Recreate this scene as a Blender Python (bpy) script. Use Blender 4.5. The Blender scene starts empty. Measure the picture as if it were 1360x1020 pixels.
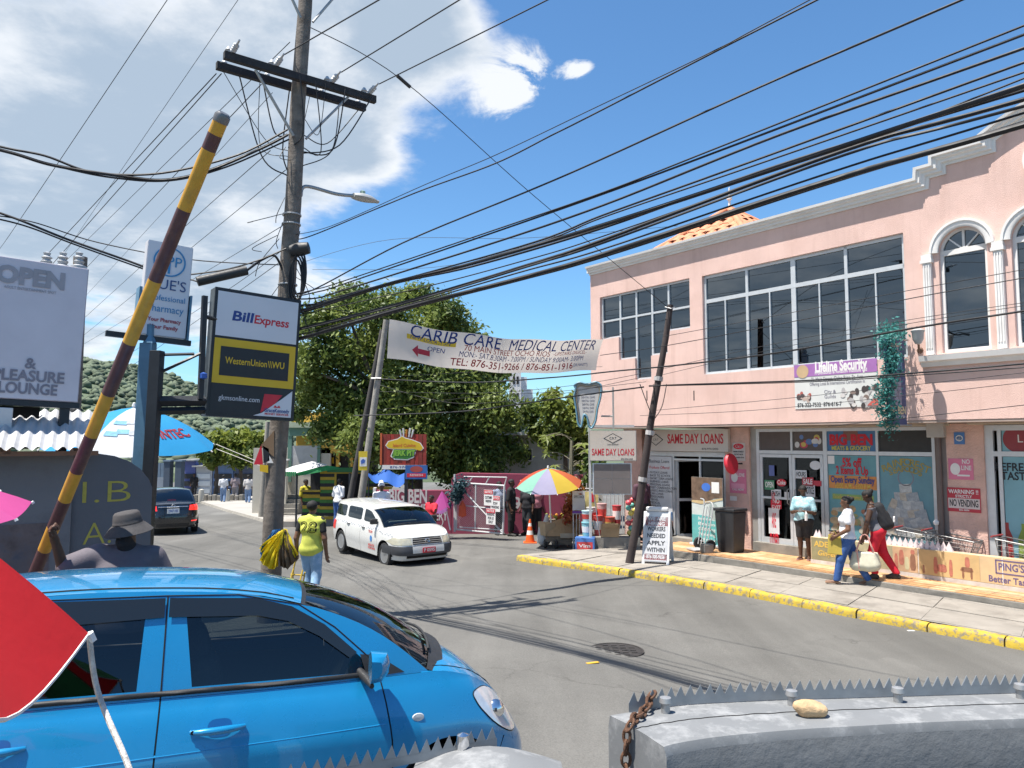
import bpy,bmesh,math,random
import numpy as np
from mathutils import Vector,Matrix,Quaternion,noise as mnoise
random.seed(7); np.random.seed(7)
sc = bpy.context.scene
COL = sc.collection
R = math.radians
# ---------------------------------------------------------------- camera
CAM_H = 2.8; FPX = 1000.0; PITCH = math.atan(75 / 1000)
cam_d = bpy.data.cameras.new('camera'); cam = bpy.data.objects.new('camera',cam_d); COL.objects.link(cam)
cam_d.sensor_width = 36; cam_d.lens = 36 * FPX / 1360
cam.location = (0,0,CAM_H); cam.rotation_euler = (R(90) + PITCH,0,0)
cam_d.clip_start = 0.05; cam_d.clip_end = 4000
sc.camera = cam
# ---------------------------------------------------------------- sun, sky, exposure
SUN_EL = R(70.5)
TO_SUN = Vector((-.92 * math.cos(SUN_EL),-.39 * math.cos(SUN_EL),math.sin(SUN_EL))).normalized()
sun_d = bpy.data.lights.new('sun','SUN'); sun = bpy.data.objects.new('sun',sun_d); COL.objects.link(sun)
sun_d.energy = 4.6; sun_d.angle = R(.53); sun_d.color = (1,.955,.88)
sun.rotation_euler = TO_SUN.to_track_quat('Z','Y').to_euler(); sun.location = (0,0,40)
world = bpy.data.worlds.new('World'); sc.world = world; world.use_nodes = True
sc.view_settings.view_transform = 'Standard'; sc.view_settings.look = 'None'
sc.view_settings.exposure = 1.05; sc.view_settings.gamma = 1; sc.view_settings.use_curve_mapping = False
def build_world():
  nt = world.node_tree; N = nt.nodes; L = nt.links; N.clear()
  out = N.new('ShaderNodeOutputWorld'); bg = N.new('ShaderNodeBackground'); bg.inputs['Strength'].default_value = .085
  sky = N.new('ShaderNodeTexSky'); sky.sky_type = 'NISHITA'; sky.sun_disc = False
  sky.sun_elevation = SUN_EL; sky.sun_rotation = math.atan2(TO_SUN.x,TO_SUN.y)
  sky.air_density = 1.0; sky.dust_density = .3; sky.ozone_density = 5.0
  tc = N.new('ShaderNodeTexCoord')
  def vm(op,a,b=None):
    n = N.new('ShaderNodeVectorMath'); n.operation = op
    for i,q in enumerate((a,b)):
      if q is None: continue
      if isinstance(q,tuple): n.inputs[i].default_value = q
      else: L.new(q,n.inputs[i])
    return n.outputs['Value'] if op == 'DOT_PRODUCT' else n.outputs['Vector']
  def ma(op,a,b=None,c=None,clamp=False):
    n = N.new('ShaderNodeMath'); n.operation = op; n.use_clamp = clamp
    for i,q in enumerate((a,b,c)):
      if q is None: continue
      if isinstance(q,(int,float)): n.inputs[i].default_value = q
      else: L.new(q,n.inputs[i])
    return n.outputs[0]
  d = vm('NORMALIZE',tc.outputs['Generated'])
  sp = N.new('ShaderNodeSeparateXYZ'); L.new(d,sp.inputs[0])
  zc = ma('MAXIMUM',ma('ADD',sp.outputs['Z'],.12),.06)
  cb = N.new('ShaderNodeCombineXYZ')
  L.new(ma('DIVIDE',sp.outputs['X'],zc),cb.inputs[0]); L.new(ma('DIVIDE',sp.outputs['Y'],zc),cb.inputs[1])
  def nz(scale,det,rough,off,warp=0.):
    n = N.new('ShaderNodeTexNoise'); n.inputs['Scale'].default_value = scale; n.inputs['Detail'].default_value = det
    n.inputs['Roughness'].default_value = rough; n.inputs['Distortion'].default_value = warp
    L.new(vm('ADD',cb.outputs[0],off),n.inputs['Vector']); return n.outputs['Fac']
  big = nz(1.3,10,.62,(3.1,1.7,0),.3); fine = nz(7.,8,.68,(5.3,8.1,0),.6)
  bias = ma('MULTIPLY_ADD',sp.outputs['X'],-.42,-.185)
  def puff(px,py,k,amp):
    v = Vector(((px - 680) / FPX,math.cos(PITCH) - (510 - py) / FPX * math.sin(PITCH),math.sin(PITCH) + (510 - py) / FPX * math.cos(PITCH))).normalized()
    dt = vm('DOT_PRODUCT',d,tuple(v))
    return ma('MULTIPLY',ma('EXPONENT',ma('MULTIPLY',ma('SUBTRACT',dt,1.),k)),amp)
  for a in ((545,60,260,.30),(585,15,500,.2),(455,195,900,.26),(500,215,2500,.12),(150,60,30,.16),(230,250,90,.14),(20,430,120,.12),(330,345,300,.18),(380,60,200,.1)):
    bias = ma('ADD',bias,puff(*a))
  dens0 = ma('ADD',big,bias)
  for a in ((672,122,1500,.3),(705,95,2500,.3),(768,92,4000,.34)): bias = ma('ADD',bias,ma('MULTIPLY',puff(*a),ma('MULTIPLY_ADD',fine,3.2,-.8)))
  dens = ma('ADD',ma('ADD',big,bias),ma('MULTIPLY_ADD',fine,.12,-.06))
  mr = N.new('ShaderNodeMapRange'); mr.interpolation_type = 'SMOOTHSTEP'; L.new(dens,mr.inputs['Value'])
  mr.inputs['From Min'].default_value = .45; mr.inputs['From Max'].default_value = .64
  thick = N.new('ShaderNodeMapRange'); thick.interpolation_type = 'SMOOTHSTEP'; L.new(ma('ADD',dens0,ma('MULTIPLY',nz(2.2,7,.6,(9.3,4.1,0)),.7)),thick.inputs['Value'])
  thick.inputs['From Min'].default_value = .86; thick.inputs['From Max'].default_value = 1.16
  cc = N.new('ShaderNodeMix'); cc.data_type = 'RGBA'; L.new(thick.outputs[0],cc.inputs['Factor'])
  cc.inputs['A'].default_value = (5.7,5.85,6.0,1); cc.inputs['B'].default_value = (2.75,3.35,4.05,1)
  mx = N.new('ShaderNodeMix'); mx.data_type = 'RGBA'
  L.new(ma('MULTIPLY',mr.outputs[0],.93),mx.inputs['Factor']); L.new(vm('MULTIPLY',sky.outputs[0],(.74,1.0,1.1)),mx.inputs['A']); L.new(cc.outputs['Result'],mx.inputs['B'])
  L.new(mx.outputs['Result'],bg.inputs['Color']); L.new(bg.outputs[0],out.inputs[0])
build_world()
# ---------------------------------------------------------------- geometry of the place
def ray(px,py):
  u = (px - 680) / FPX; v = (510 - py) / FPX
  return Vector((u,math.cos(PITCH) - v * math.sin(PITCH),math.sin(PITCH) + v * math.cos(PITCH)))
def at(px,py,Y):
  d = ray(px,py); t = Y / d.y
  return Vector((d.x * t,Y,CAM_H + d.z * t))
_zl = ([-50,3,4,5,6,8,10,12,14,18,22,30,45,80,200,3000],[.66,.66,.60,.535,.465,.31,.17,.07,0,-.06,-.16,-.4,-.9,-1.9,-5,-60])
_zr = ([-50,14,18,22,30,45,80,200,3000],[0,0,-.06,-.16,-.4,-.9,-1.9,-5,-60])
def zg(x,y):
  t = min(1,max(0,(x + 1) / 5)); t = t * t * (3 - 2 * t)
  return float((1 - t) * np.interp(y,*_zl) + t * np.interp(y,*_zr))
def gnd(px,py,lift=0.):
  d = ray(px,py); z = lift; p = None
  for _ in range(12):
    t = (z - CAM_H) / d.z; p = Vector((d.x * t,d.y * t,z)); z = zg(p.x,p.y) + lift
  return p
YAW = math.atan(749 / 1000)
E = Vector((math.sin(YAW),-math.cos(YAW),0)); NIN = Vector((math.cos(YAW),math.sin(YAW),0))
def onplane(px,py,D):
  d = ray(px,py); t = D / (d.x * NIN.x + d.y * NIN.y)
  return Vector((d.x * t,d.y * t,CAM_H + d.z * t))
D0 = 15.25
DU = 14.55
S0 = onplane(785,500,DU).dot(E)
def fs(px,py,D=DU):
  p = onplane(px,py,D); return (p.dot(E) - S0,p.z)
def street(s,D,z=0.):
  p = E * (s + S0) + NIN * D; return Vector((p.x,p.y,z))
# ---------------------------------------------------------------- mesh helpers
ORD = 'first second third fourth fifth sixth seventh eighth ninth tenth eleventh twelfth thirteenth fourteenth fifteenth sixteenth'.split()
class MB:
  def __init__(s): s.v = []; s.f = []; s.m = []
  def add(s,vs,fs_,mi=0):
    o = len(s.v); s.v += [tuple(v) for v in vs]
    for f in fs_: s.f.append([i + o for i in f]); s.m.append(mi)
    return s
  def box(s,x0,x1,y0,y1,z0,z1,mi=0):
    return s.add([(x0,y0,z0),(x1,y0,z0),(x1,y1,z0),(x0,y1,z0),(x0,y0,z1),(x1,y0,z1),(x1,y1,z1),(x0,y1,z1)],
                     [(0,3,2,1),(4,5,6,7),(0,1,5,4),(1,2,6,5),(2,3,7,6),(3,0,4,7)],mi)
  def obox(s,c,size,M=None,mi=0):
    a,b,d = [q / 2 for q in size]; M = M or Matrix.Identity(3); c = Vector(c)
    vs = [c + M @ Vector(q) for q in ((-a,-b,-d),(a,-b,-d),(a,b,-d),(-a,b,-d),(-a,-b,d),(a,-b,d),(a,b,d),(-a,b,d))]
    return s.add(vs,[(0,3,2,1),(4,5,6,7),(0,1,5,4),(1,2,6,5),(2,3,7,6),(3,0,4,7)],mi)
  def tube(s,pts,r,n=8,caps=True,mi=0):
    pts = [Vector(p) for p in pts]; k = len(pts); rs = r if isinstance(r,(list,tuple)) else [r] * k
    ring = []; prev = None
    for i,p in enumerate(pts):
      t = (pts[min(i + 1,k - 1)] - pts[max(i - 1,0)]).normalized()
      if prev is None:
        a = Vector((0,0,1)) if abs(t.z) < .9 else Vector((1,0,0)); u = t.cross(a).normalized()
      else: u = (prev - t * prev.dot(t)).normalized()
      prev = u; w = t.cross(u)
      ring.append([p + (u * math.cos(j * 2 * math.pi / n) + w * math.sin(j * 2 * math.pi / n)) * rs[i] for j in range(n)])
    vs = [q for rr in ring for q in rr]
    fs_ = [(i * n + j,i * n + (j + 1) % n,(i + 1) * n + (j + 1) % n,(i + 1) * n + j) for i in range(k - 1) for j in range(n)]
    if caps: fs_ += [tuple(range(n - 1,-1,-1)),tuple((k - 1) * n + j for j in range(n))]
    return s.add(vs,fs_,mi)
  def lathe(s,prof,n=16,M=None,mi=0):
    M = M or Matrix.Identity(4); vs = []; k = len(prof)
    for r,z in prof:
      for j in range(n): vs.append(M @ Vector((r * math.cos(j * 2 * math.pi / n),r * math.sin(j * 2 * math.pi / n),z)))
    fs_ = [(i * n + j,i * n + (j + 1) % n,(i + 1) * n + (j + 1) % n,(i + 1) * n + j) for i in range(k - 1) for j in range(n)]
    if prof[0][0] > 1e-4: fs_.append(tuple(range(n - 1,-1,-1)))
    if prof[-1][0] > 1e-4: fs_.append(tuple((k - 1) * n + j for j in range(n)))
    return s.add(vs,fs_,mi)
  def prism(s,poly,y0,y1,mi=0,M=None):
    n = len(poly); M = M or Matrix.Identity(4)
    ar = sum(poly[i][0] * poly[(i + 1) % n][1] - poly[(i + 1) % n][0] * poly[i][1] for i in range(n))
    if ar < 0: poly = poly[::-1]
    vs = [M @ Vector((p[0],y0,p[1])) for p in poly] + [M @ Vector((p[0],y1,p[1])) for p in poly]
    fs_ = [tuple(range(n)),tuple(range(2 * n - 1,n - 1,-1))] + [(i,i + n,(i + 1) % n + n,(i + 1) % n) for i in range(n)]
    return s.add(vs,fs_,mi)
  def grid(s,P,mi=0,flip=False,wrap=False):
    a = len(P); b = len(P[0]); vs = [q for row in P for q in row]; fs_ = []
    for i in range(a - 1):
      for j in range(b if wrap else b - 1):
        q = (i * b + j,i * b + (j + 1) % b,(i + 1) * b + (j + 1) % b,(i + 1) * b + j)
        fs_.append(q[::-1] if flip else q)
    return s.add(vs,fs_,mi)
  def mesh(s,name):
    me = bpy.data.meshes.new(name); me.from_pydata(s.v,[],s.f); me.update(); return me
  def build(s,name,mat,parent=None,smooth=None,bevel=0,**kw):
    me = s.mesh(name); mats = mat if isinstance(mat,(list,tuple)) else [mat]
    for q in mats: me.materials.append(q)
    if len(mats) > 1: me.polygons.foreach_set('material_index',s.m)
    return link(name,me,parent,smooth,bevel,**kw)
def link(name,me,parent=None,smooth=None,bevel=0,loc=None,label=None,cat=None,group=None,kind=None):
  if smooth: me.shade_smooth(); me.set_sharp_from_angle(angle=R(smooth))
  o = bpy.data.objects.new(name,me); COL.objects.link(o)
  if parent: o.parent = parent
  if loc is not None: o.location = loc
  if bevel:
    b = o.modifiers.new('bevel','BEVEL'); b.width = bevel; b.segments = 2; b.limit_method = 'ANGLE'; b.angle_limit = R(40)
  return tag(o,label,cat,group,kind)
def tag(o,label=None,cat=None,group=None,kind=None):
  if label: o['label'] = label
  if cat: o['category'] = cat
  if group: o['group'] = group
  if kind: o['kind'] = kind
  return o
def thing(name,label,cat,loc=(0,0,0),rz=0.,group=None,rot=None):
  o = bpy.data.objects.new(name,None); COL.objects.link(o); o.empty_display_size = .2
  o.location = loc; o.rotation_euler = rot or (0,0,rz)
  return tag(o,label,cat,group)
def sweep(path,prof,closed=False):
  """profile (out, up) swept along a path lying in local XZ; out = -Y, up = in-plane left normal"""
  mb = MB(); n = len(path); P = []
  for i in range(n):
    a = Vector(path[i - 1] if (i or closed) else path[0]); b = Vector(path[i]); c = Vector(path[(i + 1) % n] if (i < n - 1 or closed) else path[i])
    d1 = (b - a).normalized() if (b - a).length > 1e-6 else (c - b).normalized()
    d2 = (c - b).normalized() if (c - b).length > 1e-6 else d1
    n1 = Vector((-d1.y,d1.x)); n2 = Vector((-d2.y,d2.x)); m = (n1 + n2)
    m = m / max(.3,m.dot(n1)) if m.length > 1e-6 else n1
    P.append([(b.x + m.x * u,-o,b.y + m.y * u) for o,u in prof])
  mb.grid(P,wrap=True)
  if not closed:
    k = len(prof); mb.f.append(list(range(k))); mb.f.append([(n - 1) * k + j for j in range(k)][::-1]); mb.m += [0,0]
  return mb
def wall_holes(outer,holes,t,y0=0.):
  """flat wall in local XZ with openings; front at y0, thickness t"""
  bm = bmesh.new(); loops = [outer] + holes; es = []; rings = []
  for lp in loops:
    vs = [bm.verts.new((p[0],y0,p[1])) for p in lp]; rings.append(lp)
    es += [bm.edges.new((vs[i],vs[(i + 1) % len(vs)])) for i in range(len(vs))]
  bmesh.ops.triangle_fill(bm,use_beauty=True,use_dissolve=False,edges=es)
  bm.normal_update()
  mb = MB(); idx = {v: i for i,v in enumerate(bm.verts)}
  vs = [v.co[:] for v in bm.verts]; fr = [[idx[v] for v in f.verts] if f.normal.y < 0 else [idx[v] for v in f.verts][::-1] for f in bm.faces]
  mb.add(vs,fr); mb.add([(v[0],y0 + t,v[2]) for v in vs],[f[::-1] for f in fr]); bm.free()
  for k,lp in enumerate(rings):
    n = len(lp); ar = sum(lp[i][0] * lp[(i + 1) % n][1] - lp[(i + 1) % n][0] * lp[i][1] for i in range(n))
    q = lp if (ar > 0) == (k == 0) else lp[::-1]
    mb.add([(p[0],y0,p[1]) for p in q] + [(p[0],y0 + t,p[1]) for p in q],[(i,i + n,(i + 1) % n + n,(i + 1) % n) for i in range(n)])
  return mb
# ---------------------------------------------------------------- materials
def hx(s):
  s = s.lstrip('#'); c = [int(s[i:i + 2],16) / 255 for i in (0,2,4)]
  return tuple(x / 12.92 if x <= .04045 else ((x + .055) / 1.055) ** 2.4 for x in c)
MATS = {}
def mat(name,col=(.5,.5,.5),rough=.6,metal=0.,var=.12,scale=4.,bump=0.,bscale=40.,spec=.5,coat=0.,emit=None,trans=0.,sss=0.,dirt=None,dscale=2.,damt=.5,streak=0.,bdist=.01):
  if name in MATS: return MATS[name]
  if isinstance(col,str): col = hx(col)
  m = bpy.data.materials.new(name); m.use_nodes = True; nt = m.node_tree; N = nt.nodes; L = nt.links
  p = N['Principled BSDF']; p.inputs['Roughness'].default_value = rough; p.inputs['Metallic'].default_value = metal
  p.inputs['Specular IOR Level'].default_value = spec; p.inputs['Coat Weight'].default_value = coat; p.inputs['Coat Roughness'].default_value = .04
  tc = N.new('ShaderNodeTexCoord')
  def noise(sc_,det=5.,rough_=.6):
    n = N.new('ShaderNodeTexNoise'); n.inputs['Scale'].default_value = sc_; n.inputs['Detail'].default_value = det; n.inputs['Roughness'].default_value = rough_
    L.new(tc.outputs['Object'],n.inputs['Vector']); return n.outputs['Fac']
  def ramp(sock,a,b,ca,cb):
    r = N.new('ShaderNodeMapRange'); r.inputs['From Min'].default_value = a; r.inputs['From Max'].default_value = b
    r.inputs['To Min'].default_value = ca; r.inputs['To Max'].default_value = cb; L.new(sock,r.inputs['Value']); return r.outputs[0]
  cur = None
  if var:
    f = ramp(noise(scale),.25,.75,1 - var,1 + var)
    v = N.new('ShaderNodeVectorMath'); v.operation = 'SCALE'; v.inputs[0].default_value = col[:3]; L.new(f,v.inputs['Scale']); cur = v.outputs[0]
  if dirt:
    if isinstance(dirt,str): dirt = hx(dirt)
    mx = N.new('ShaderNodeMix'); mx.data_type = 'RGBA'; f = ramp(noise(dscale,8,.7),.5,.68,0,damt); L.new(f,mx.inputs['Factor'])
    if cur: L.new(cur,mx.inputs['A'])
    else: mx.inputs['A'].default_value = (*col[:3],1)
    mx.inputs['B'].default_value = (*dirt[:3],1); cur = mx.outputs['Result']
  if streak:
    mp = N.new('ShaderNodeMapping'); mp.inputs['Scale'].default_value = (5,5,.35); L.new(tc.outputs['Object'],mp.inputs[0]); n = N.new('ShaderNodeTexNoise'); n.inputs['Scale'].default_value = 1.; n.inputs['Detail'].default_value = 7; n.inputs['Roughness'].default_value = .65; L.new(mp.outputs[0],n.inputs['Vector'])
    mx = N.new('ShaderNodeMix'); mx.data_type = 'RGBA'; mx.blend_type = 'MULTIPLY'; L.new(ramp(n.outputs['Fac'],.5,.75,0,streak),mx.inputs['Factor']); L.new(cur,mx.inputs['A']); mx.inputs['B'].default_value = (.6,.52,.48,1); cur = mx.outputs['Result']
  if cur: L.new(cur,p.inputs['Base Color'])
  else: p.inputs['Base Color'].default_value = (*col[:3],1)
  if var: L.new(ramp(noise(scale * 2.3),.3,.7,max(0,rough - .08),min(1,rough + .08)),p.inputs['Roughness'])
  if bump:
    b = N.new('ShaderNodeBump'); b.inputs['Strength'].default_value = bump; b.inputs['Distance'].default_value = bdist; L.new(noise(bscale,6,.65),b.inputs['Height']); L.new(b.outputs[0],p.inputs['Normal'])
  if emit: p.inputs['Emission Color'].default_value = (*emit[:3],1); p.inputs['Emission Strength'].default_value = emit[3]
  if trans: p.inputs['Transmission Weight'].default_value = trans
  if sss: p.inputs['Subsurface Weight'].default_value = sss
  MATS[name] = m; return m
def glassmat(name,tint=(.25,.28,.3),refl=1.,rough=.01,ior=1.65):
  """thin pane: tinted see-through plus mirror by angle"""
  if name in MATS: return MATS[name]
  m = bpy.data.materials.new(name); m.use_nodes = True; nt = m.node_tree; N = nt.nodes; L = nt.links; N.remove(N['Principled BSDF'])
  t = N.new('ShaderNodeBsdfTransparent'); t.inputs[0].default_value = (*tint,1)
  g = N.new('ShaderNodeBsdfGlossy'); g.inputs['Roughness'].default_value = rough; g.inputs['Color'].default_value = (refl * .82,refl * .92,refl,1)
  fr = N.new('ShaderNodeFresnel'); fr.inputs['IOR'].default_value = ior
  mx = N.new('ShaderNodeMixShader'); L.new(fr.outputs[0],mx.inputs[0]); L.new(t.outputs[0],mx.inputs[1]); L.new(g.outputs[0],mx.inputs[2])
  L.new(mx.outputs[0],N['Material Output'].inputs[0]); MATS[name] = m; return m
# ---------------------------------------------------------------- lettering and signs
def text(s,size,m,parent,x=0.,z=0.,y=-.004,width=None,align='CENTER',bold=0.,shear=0.,name='lettering',rot=0.,M=None,ext=.001,sx=1.,spacing=1.,label=None):
  cu = bpy.data.curves.new('t','FONT'); cu.body = s; cu.size = size; cu.align_x = align; cu.align_y = 'CENTER'
  cu.offset = bold * size; cu.shear = shear; cu.extrude = ext; cu.resolution_u = 3; cu.space_character = spacing
  ob = bpy.data.objects.new('t',cu); me = bpy.data.meshes.new_from_object(ob)
  bpy.data.objects.remove(ob); bpy.data.curves.remove(cu)
  if width and len(me.vertices):
    xs = [v.co.x for v in me.vertices]; w = max(xs) - min(xs); sx = width / max(w,1e-4)
  T = Matrix.Translation((x,y,z)) @ Matrix.Rotation(rot,4,'Y') @ Matrix.Rotation(R(90),4,'X') @ Matrix.Diagonal((sx,1,1,1))
  me.transform((M @ T) if M else T); me.materials.clear(); me.materials.append(m); me.name = name
  return link(name,me,parent,label=label)
def rect(parent,name,x,z,w,h,m,y=-.003,t=.004,bevel=0,label=None):
  """thin plate centred on x, z in sign-local coordinates, front at y-t"""
  return MB().box(x - w / 2,x + w / 2,y - t,y,z - h / 2,z + h / 2).build(name,m,parent,bevel=bevel,label=label)
def ellipse(parent,name,x,z,a,b,m,y=-.003,t=.003,n=28,a0=0.,a1=2 * math.pi,ring=None):
  mb = MB(); pts = [(x + a * math.cos(a0 + (a1 - a0) * i / n),z + b * math.sin(a0 + (a1 - a0) * i / n)) for i in range(n + (0 if a1 - a0 > 6.28 else 1))]
  if ring:
    N_ = len(pts); q = [(x + (p[0] - x) * (1 - ring / a),z + (p[1] - z) * (1 - ring / b)) for p in pts]
    for i in range(N_ if a1 - a0 > 6.28 else N_ - 1):
      j = (i + 1) % N_; mb.prism([pts[i],pts[j],q[j],q[i]],y - t,y)
  else: mb.prism(pts,y - t,y)
  return mb.build(name,m,parent)
def poly(parent,name,pts,m,y=-.003,t=.003):
  return MB().prism(pts,y - t,y).build(name,m,parent)
# ================================================================ ground, road, pavement
def asphalt():
  m = bpy.data.materials.new('asphalt'); m.use_nodes = True; nt = m.node_tree; N = nt.nodes; L = nt.links; p = N['Principled BSDF']
  tc = N.new('ShaderNodeTexCoord')
  def nz(s,d=6,r=.6,vec=None):
    n = N.new('ShaderNodeTexNoise'); n.inputs['Scale'].default_value = s; n.inputs['Detail'].default_value = d; n.inputs['Roughness'].default_value = r
    L.new(vec or tc.outputs['Object'],n.inputs['Vector']); return n.outputs['Fac']
  def cr(sock,pts):
    r = N.new('ShaderNodeValToRGB'); e = r.color_ramp.elements
    while len(e) < len(pts): e.new(.5)
    for el,(pos,c) in zip(e,pts): el.position = pos; el.color = (*c,1)
    L.new(sock,r.inputs[0]); return r.outputs[0]
  def mix(f,a,b,typ='MIX'):
    x = N.new('ShaderNodeMix'); x.data_type = 'RGBA'; x.blend_type = typ
    for q,k in ((f,'Factor'),(a,'A'),(b,'B')):
      if isinstance(q,(int,float)): x.inputs[k].default_value = q
      elif isinstance(q,tuple): x.inputs[k].default_value = (*q,1)
      else: L.new(q,x.inputs[k])
    return x.outputs['Result']
  mp = N.new('ShaderNodeMapping'); mp.inputs['Rotation'].default_value = (0,0,YAW); mp.inputs['Scale'].default_value = (1.3,.10,1); L.new(tc.outputs['Object'],mp.inputs[0])
  streak = cr(nz(.9,4,.6,mp.outputs[0]),[(.35,(.86,) * 3),(.65,(1.12,) * 3)])
  base = cr(nz(.5,6,.65),[(.3,(.112,.108,.100)),(.7,(.150,.145,.134))])
  grain = cr(nz(60,4,.8),[(.3,(.72,) * 3),(.5,(1.,) * 3),(.72,(1.32,) * 3)])
  c = mix(1.,mix(1.,base,streak,'MULTIPLY'),grain,'MULTIPLY')
  oil = cr(nz(1.4,7,.7),[(.60,(0,) * 3),(.72,(1,) * 3)]); c = mix(mix(1.,oil,(.3,.3,.3),'MULTIPLY'),c,(.05,.048,.045))
  vo = N.new('ShaderNodeTexVoronoi'); vo.feature = 'DISTANCE_TO_EDGE'; vo.inputs['Scale'].default_value = .33
  wv = N.new('ShaderNodeVectorMath'); wv.operation = 'ADD'; L.new(tc.outputs['Object'],wv.inputs[0])
  nc = N.new('ShaderNodeTexNoise'); nc.inputs['Scale'].default_value = 1.7; nc.inputs['Detail'].default_value = 5; L.new(tc.outputs['Object'],nc.inputs['Vector']); L.new(nc.outputs['Color'],wv.inputs[1]); L.new(wv.outputs[0],vo.inputs['Vector'])
  crack = cr(vo.outputs['Distance'],[(0,(1,) * 3),(.006,(0,) * 3)]); c = mix(mix(1.,crack,cr(nz(.35),[(.5,(0,) * 3),(.6,(.55,) * 3)]),'MULTIPLY'),c,(.035,.033,.03))
  vp = N.new('ShaderNodeTexVoronoi'); vp.inputs['Scale'].default_value = .16; L.new(wv.outputs[0],vp.inputs['Vector']); c = mix(1.,c,cr(vp.outputs['Color'],[(.2,(.86,) * 3),(.8,(1.1,) * 3)]),'MULTIPLY')
  L.new(c,p.inputs['Base Color']); p.inputs['Roughness'].default_value = .88; p.inputs['Specular IOR Level'].default_value = .3
  b = N.new('ShaderNodeBump'); b.inputs['Strength'].default_value = .5; b.inputs['Distance'].default_value = .006; L.new(nz(90,4,.7),b.inputs['Height']); L.new(b.outputs[0],p.inputs['Normal'])
  return m
M_asph = asphalt()
M_conc = mat('concrete_slab',(.27,.245,.215),.9,var=.2,scale=1.7,bump=.4,bscale=60,dirt=(.12,.105,.09),dscale=1.3,damt=.6,spec=.2)
M_conc2 = mat('concrete_old',(.23,.215,.19),.92,var=.25,scale=3,bump=.5,bscale=30,dirt=(.1,.09,.08),damt=.5,spec=.2)
M_yel = mat('kerb_yellow',(.44,.305,.03),.8,var=.25,scale=6,bump=.6,bscale=30,dirt=(.2,.17,.12),dscale=13,damt=2.4)
M_terr = mat('terrain_green',(.05,.07,.025),.95,var=.5,scale=.08,bump=.3,bscale=.5)
xs = [-300,-120,-60] + list(np.arange(-30,14.1,.8)) + [20,30,60,120,300]
ys = [-30,-10] + list(np.arange(-2,40,.8)) + [44,50,60,75,90]
MB().grid([[(x,y,zg(x,y)) for x in xs] for y in ys],flip=False).build('road',M_asph,smooth=60,kind='structure')
xs = [-3000,-800,-300,-100,-30,30,100,300,800,3000]; ys = [-600,-100,-30,0,30,60,90,130,200,400,1000,3500]
MB().grid([[(x,y,zg(x,y) - .5) for x in xs] for y in ys]).build('terrain',M_terr,kind='structure')
kp = [(686,737),(712,741),(745,745.5),(790,751),(839,758),(905,768),(980,781),(1065,797),(1149,814),(1260,832),(1360,849)]
KERB = [gnd(a,b,.13) for a,b in kp]
kd = np.mean([p.dot(NIN) for p in KERB[6:]])
for i in range(6,len(KERB)): KERB[i] += NIN * (kd - KERB[i].dot(NIN)) * .8
for k in range(1,9): KERB.append(KERB[10] + E * k * 1.1)
def kerb_at(s):
  ss = [p.dot(E) - S0 for p in KERB]; dd = [p.dot(NIN) for p in KERB]
  return float(np.interp(s,ss,dd))
PLAT_D = 13.72; PLAT_Z = .25
s_tip = KERB[0].dot(E) - S0
sw = MB(); rows = []
back = [(686,735),(700,728),(735,718),(775,708),(806,700)]
B = [gnd(a,b,.13) for a,b in back]
sEnd = KERB[-1].dot(E) - S0
n = 40
for i in range(n + 1):
  s = s_tip + (sEnd - s_tip) * i / n
  D1 = kerb_at(s) + .14
  bs = [p.dot(E) - S0 for p in B]; bd = [p.dot(NIN) for p in B]
  D2 = float(np.interp(s,bs,bd)) if s < bs[-1] else 16.2
  D2 = max(D2,D1 + .02); row = []
  for k in range(7):
    p = street(s,D1 + (D2 - D1) * k / 6); p.z = zg(p.x,p.y) + .13; row.append(p)
  rows.append(row)
sw.grid(rows); SIDEWALK = sw.build('pavement',M_conc,smooth=60,kind='structure')
s = s_tip + .02; rnd = random.Random(3)
while s < sEnd - .3:
  w = rnd.uniform(.85,1.1); mb = MB(); P = []
  for k in range(4):
    q = s + (w - .02) * k / 3; D = kerb_at(q); f = street(q,D); z = zg(f.x,f.y); j = rnd.uniform(-.012,.012); g = rnd.uniform(-.012,.01)
    P.append([street(q,D + dd,z + zz) for dd,zz in ((-.015,-.05),(-.01 + j,.08 + g),(.008 + j,.112 + g),(.04,.13 + g),(.115 + j,.132 + g),(.12,.0))])
  mb.grid(P,flip=True); mb.f.append([0,1,2,3,4,5]); mb.f.append([23,22,21,20,19,18]); mb.m += [0,0]
  mb.build('kerb_stone',M_yel if rnd.random() > .05 else M_conc2,SIDEWALK,smooth=35); s += w
s = fs(760,740,12.5)[0]; rnd = random.Random(5)
while s < sEnd - 1.3:
  w = rnd.uniform(1.15,1.35); D1,D2 = max(kerb_at(s),kerb_at(s + w)) + .17,PLAT_D - .02
  for r in range(2):
    a,b = D1 + (D2 - D1) * r / 2,D1 + (D2 - D1) * (r + 1) / 2; top = []; sk = -.25 * r
    h = rnd.uniform(.004,.016)
    for (q,D) in ((s + sk + .012,a + .012),(s + sk + w - .012,a + .012),(s + sk - .25 + w - .012,b - .012),(s + sk - .25 + .012,b - .012)):
      p = street(q,D); p.z = zg(p.x,p.y) + .13 + h + rnd.uniform(-.003,.003); top.append(p)
    mb = MB(); mb.add(top + [p - Vector((0,0,.05)) for p in top],[(0,1,2,3),(0,4,5,1),(1,5,6,2),(2,6,7,3),(3,7,4,0)])
    mb.build('paving_slab',M_conc,SIDEWALK)
  s += w
sP = fs(856,712,PLAT_D)[0]
mb = MB(); 
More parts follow.
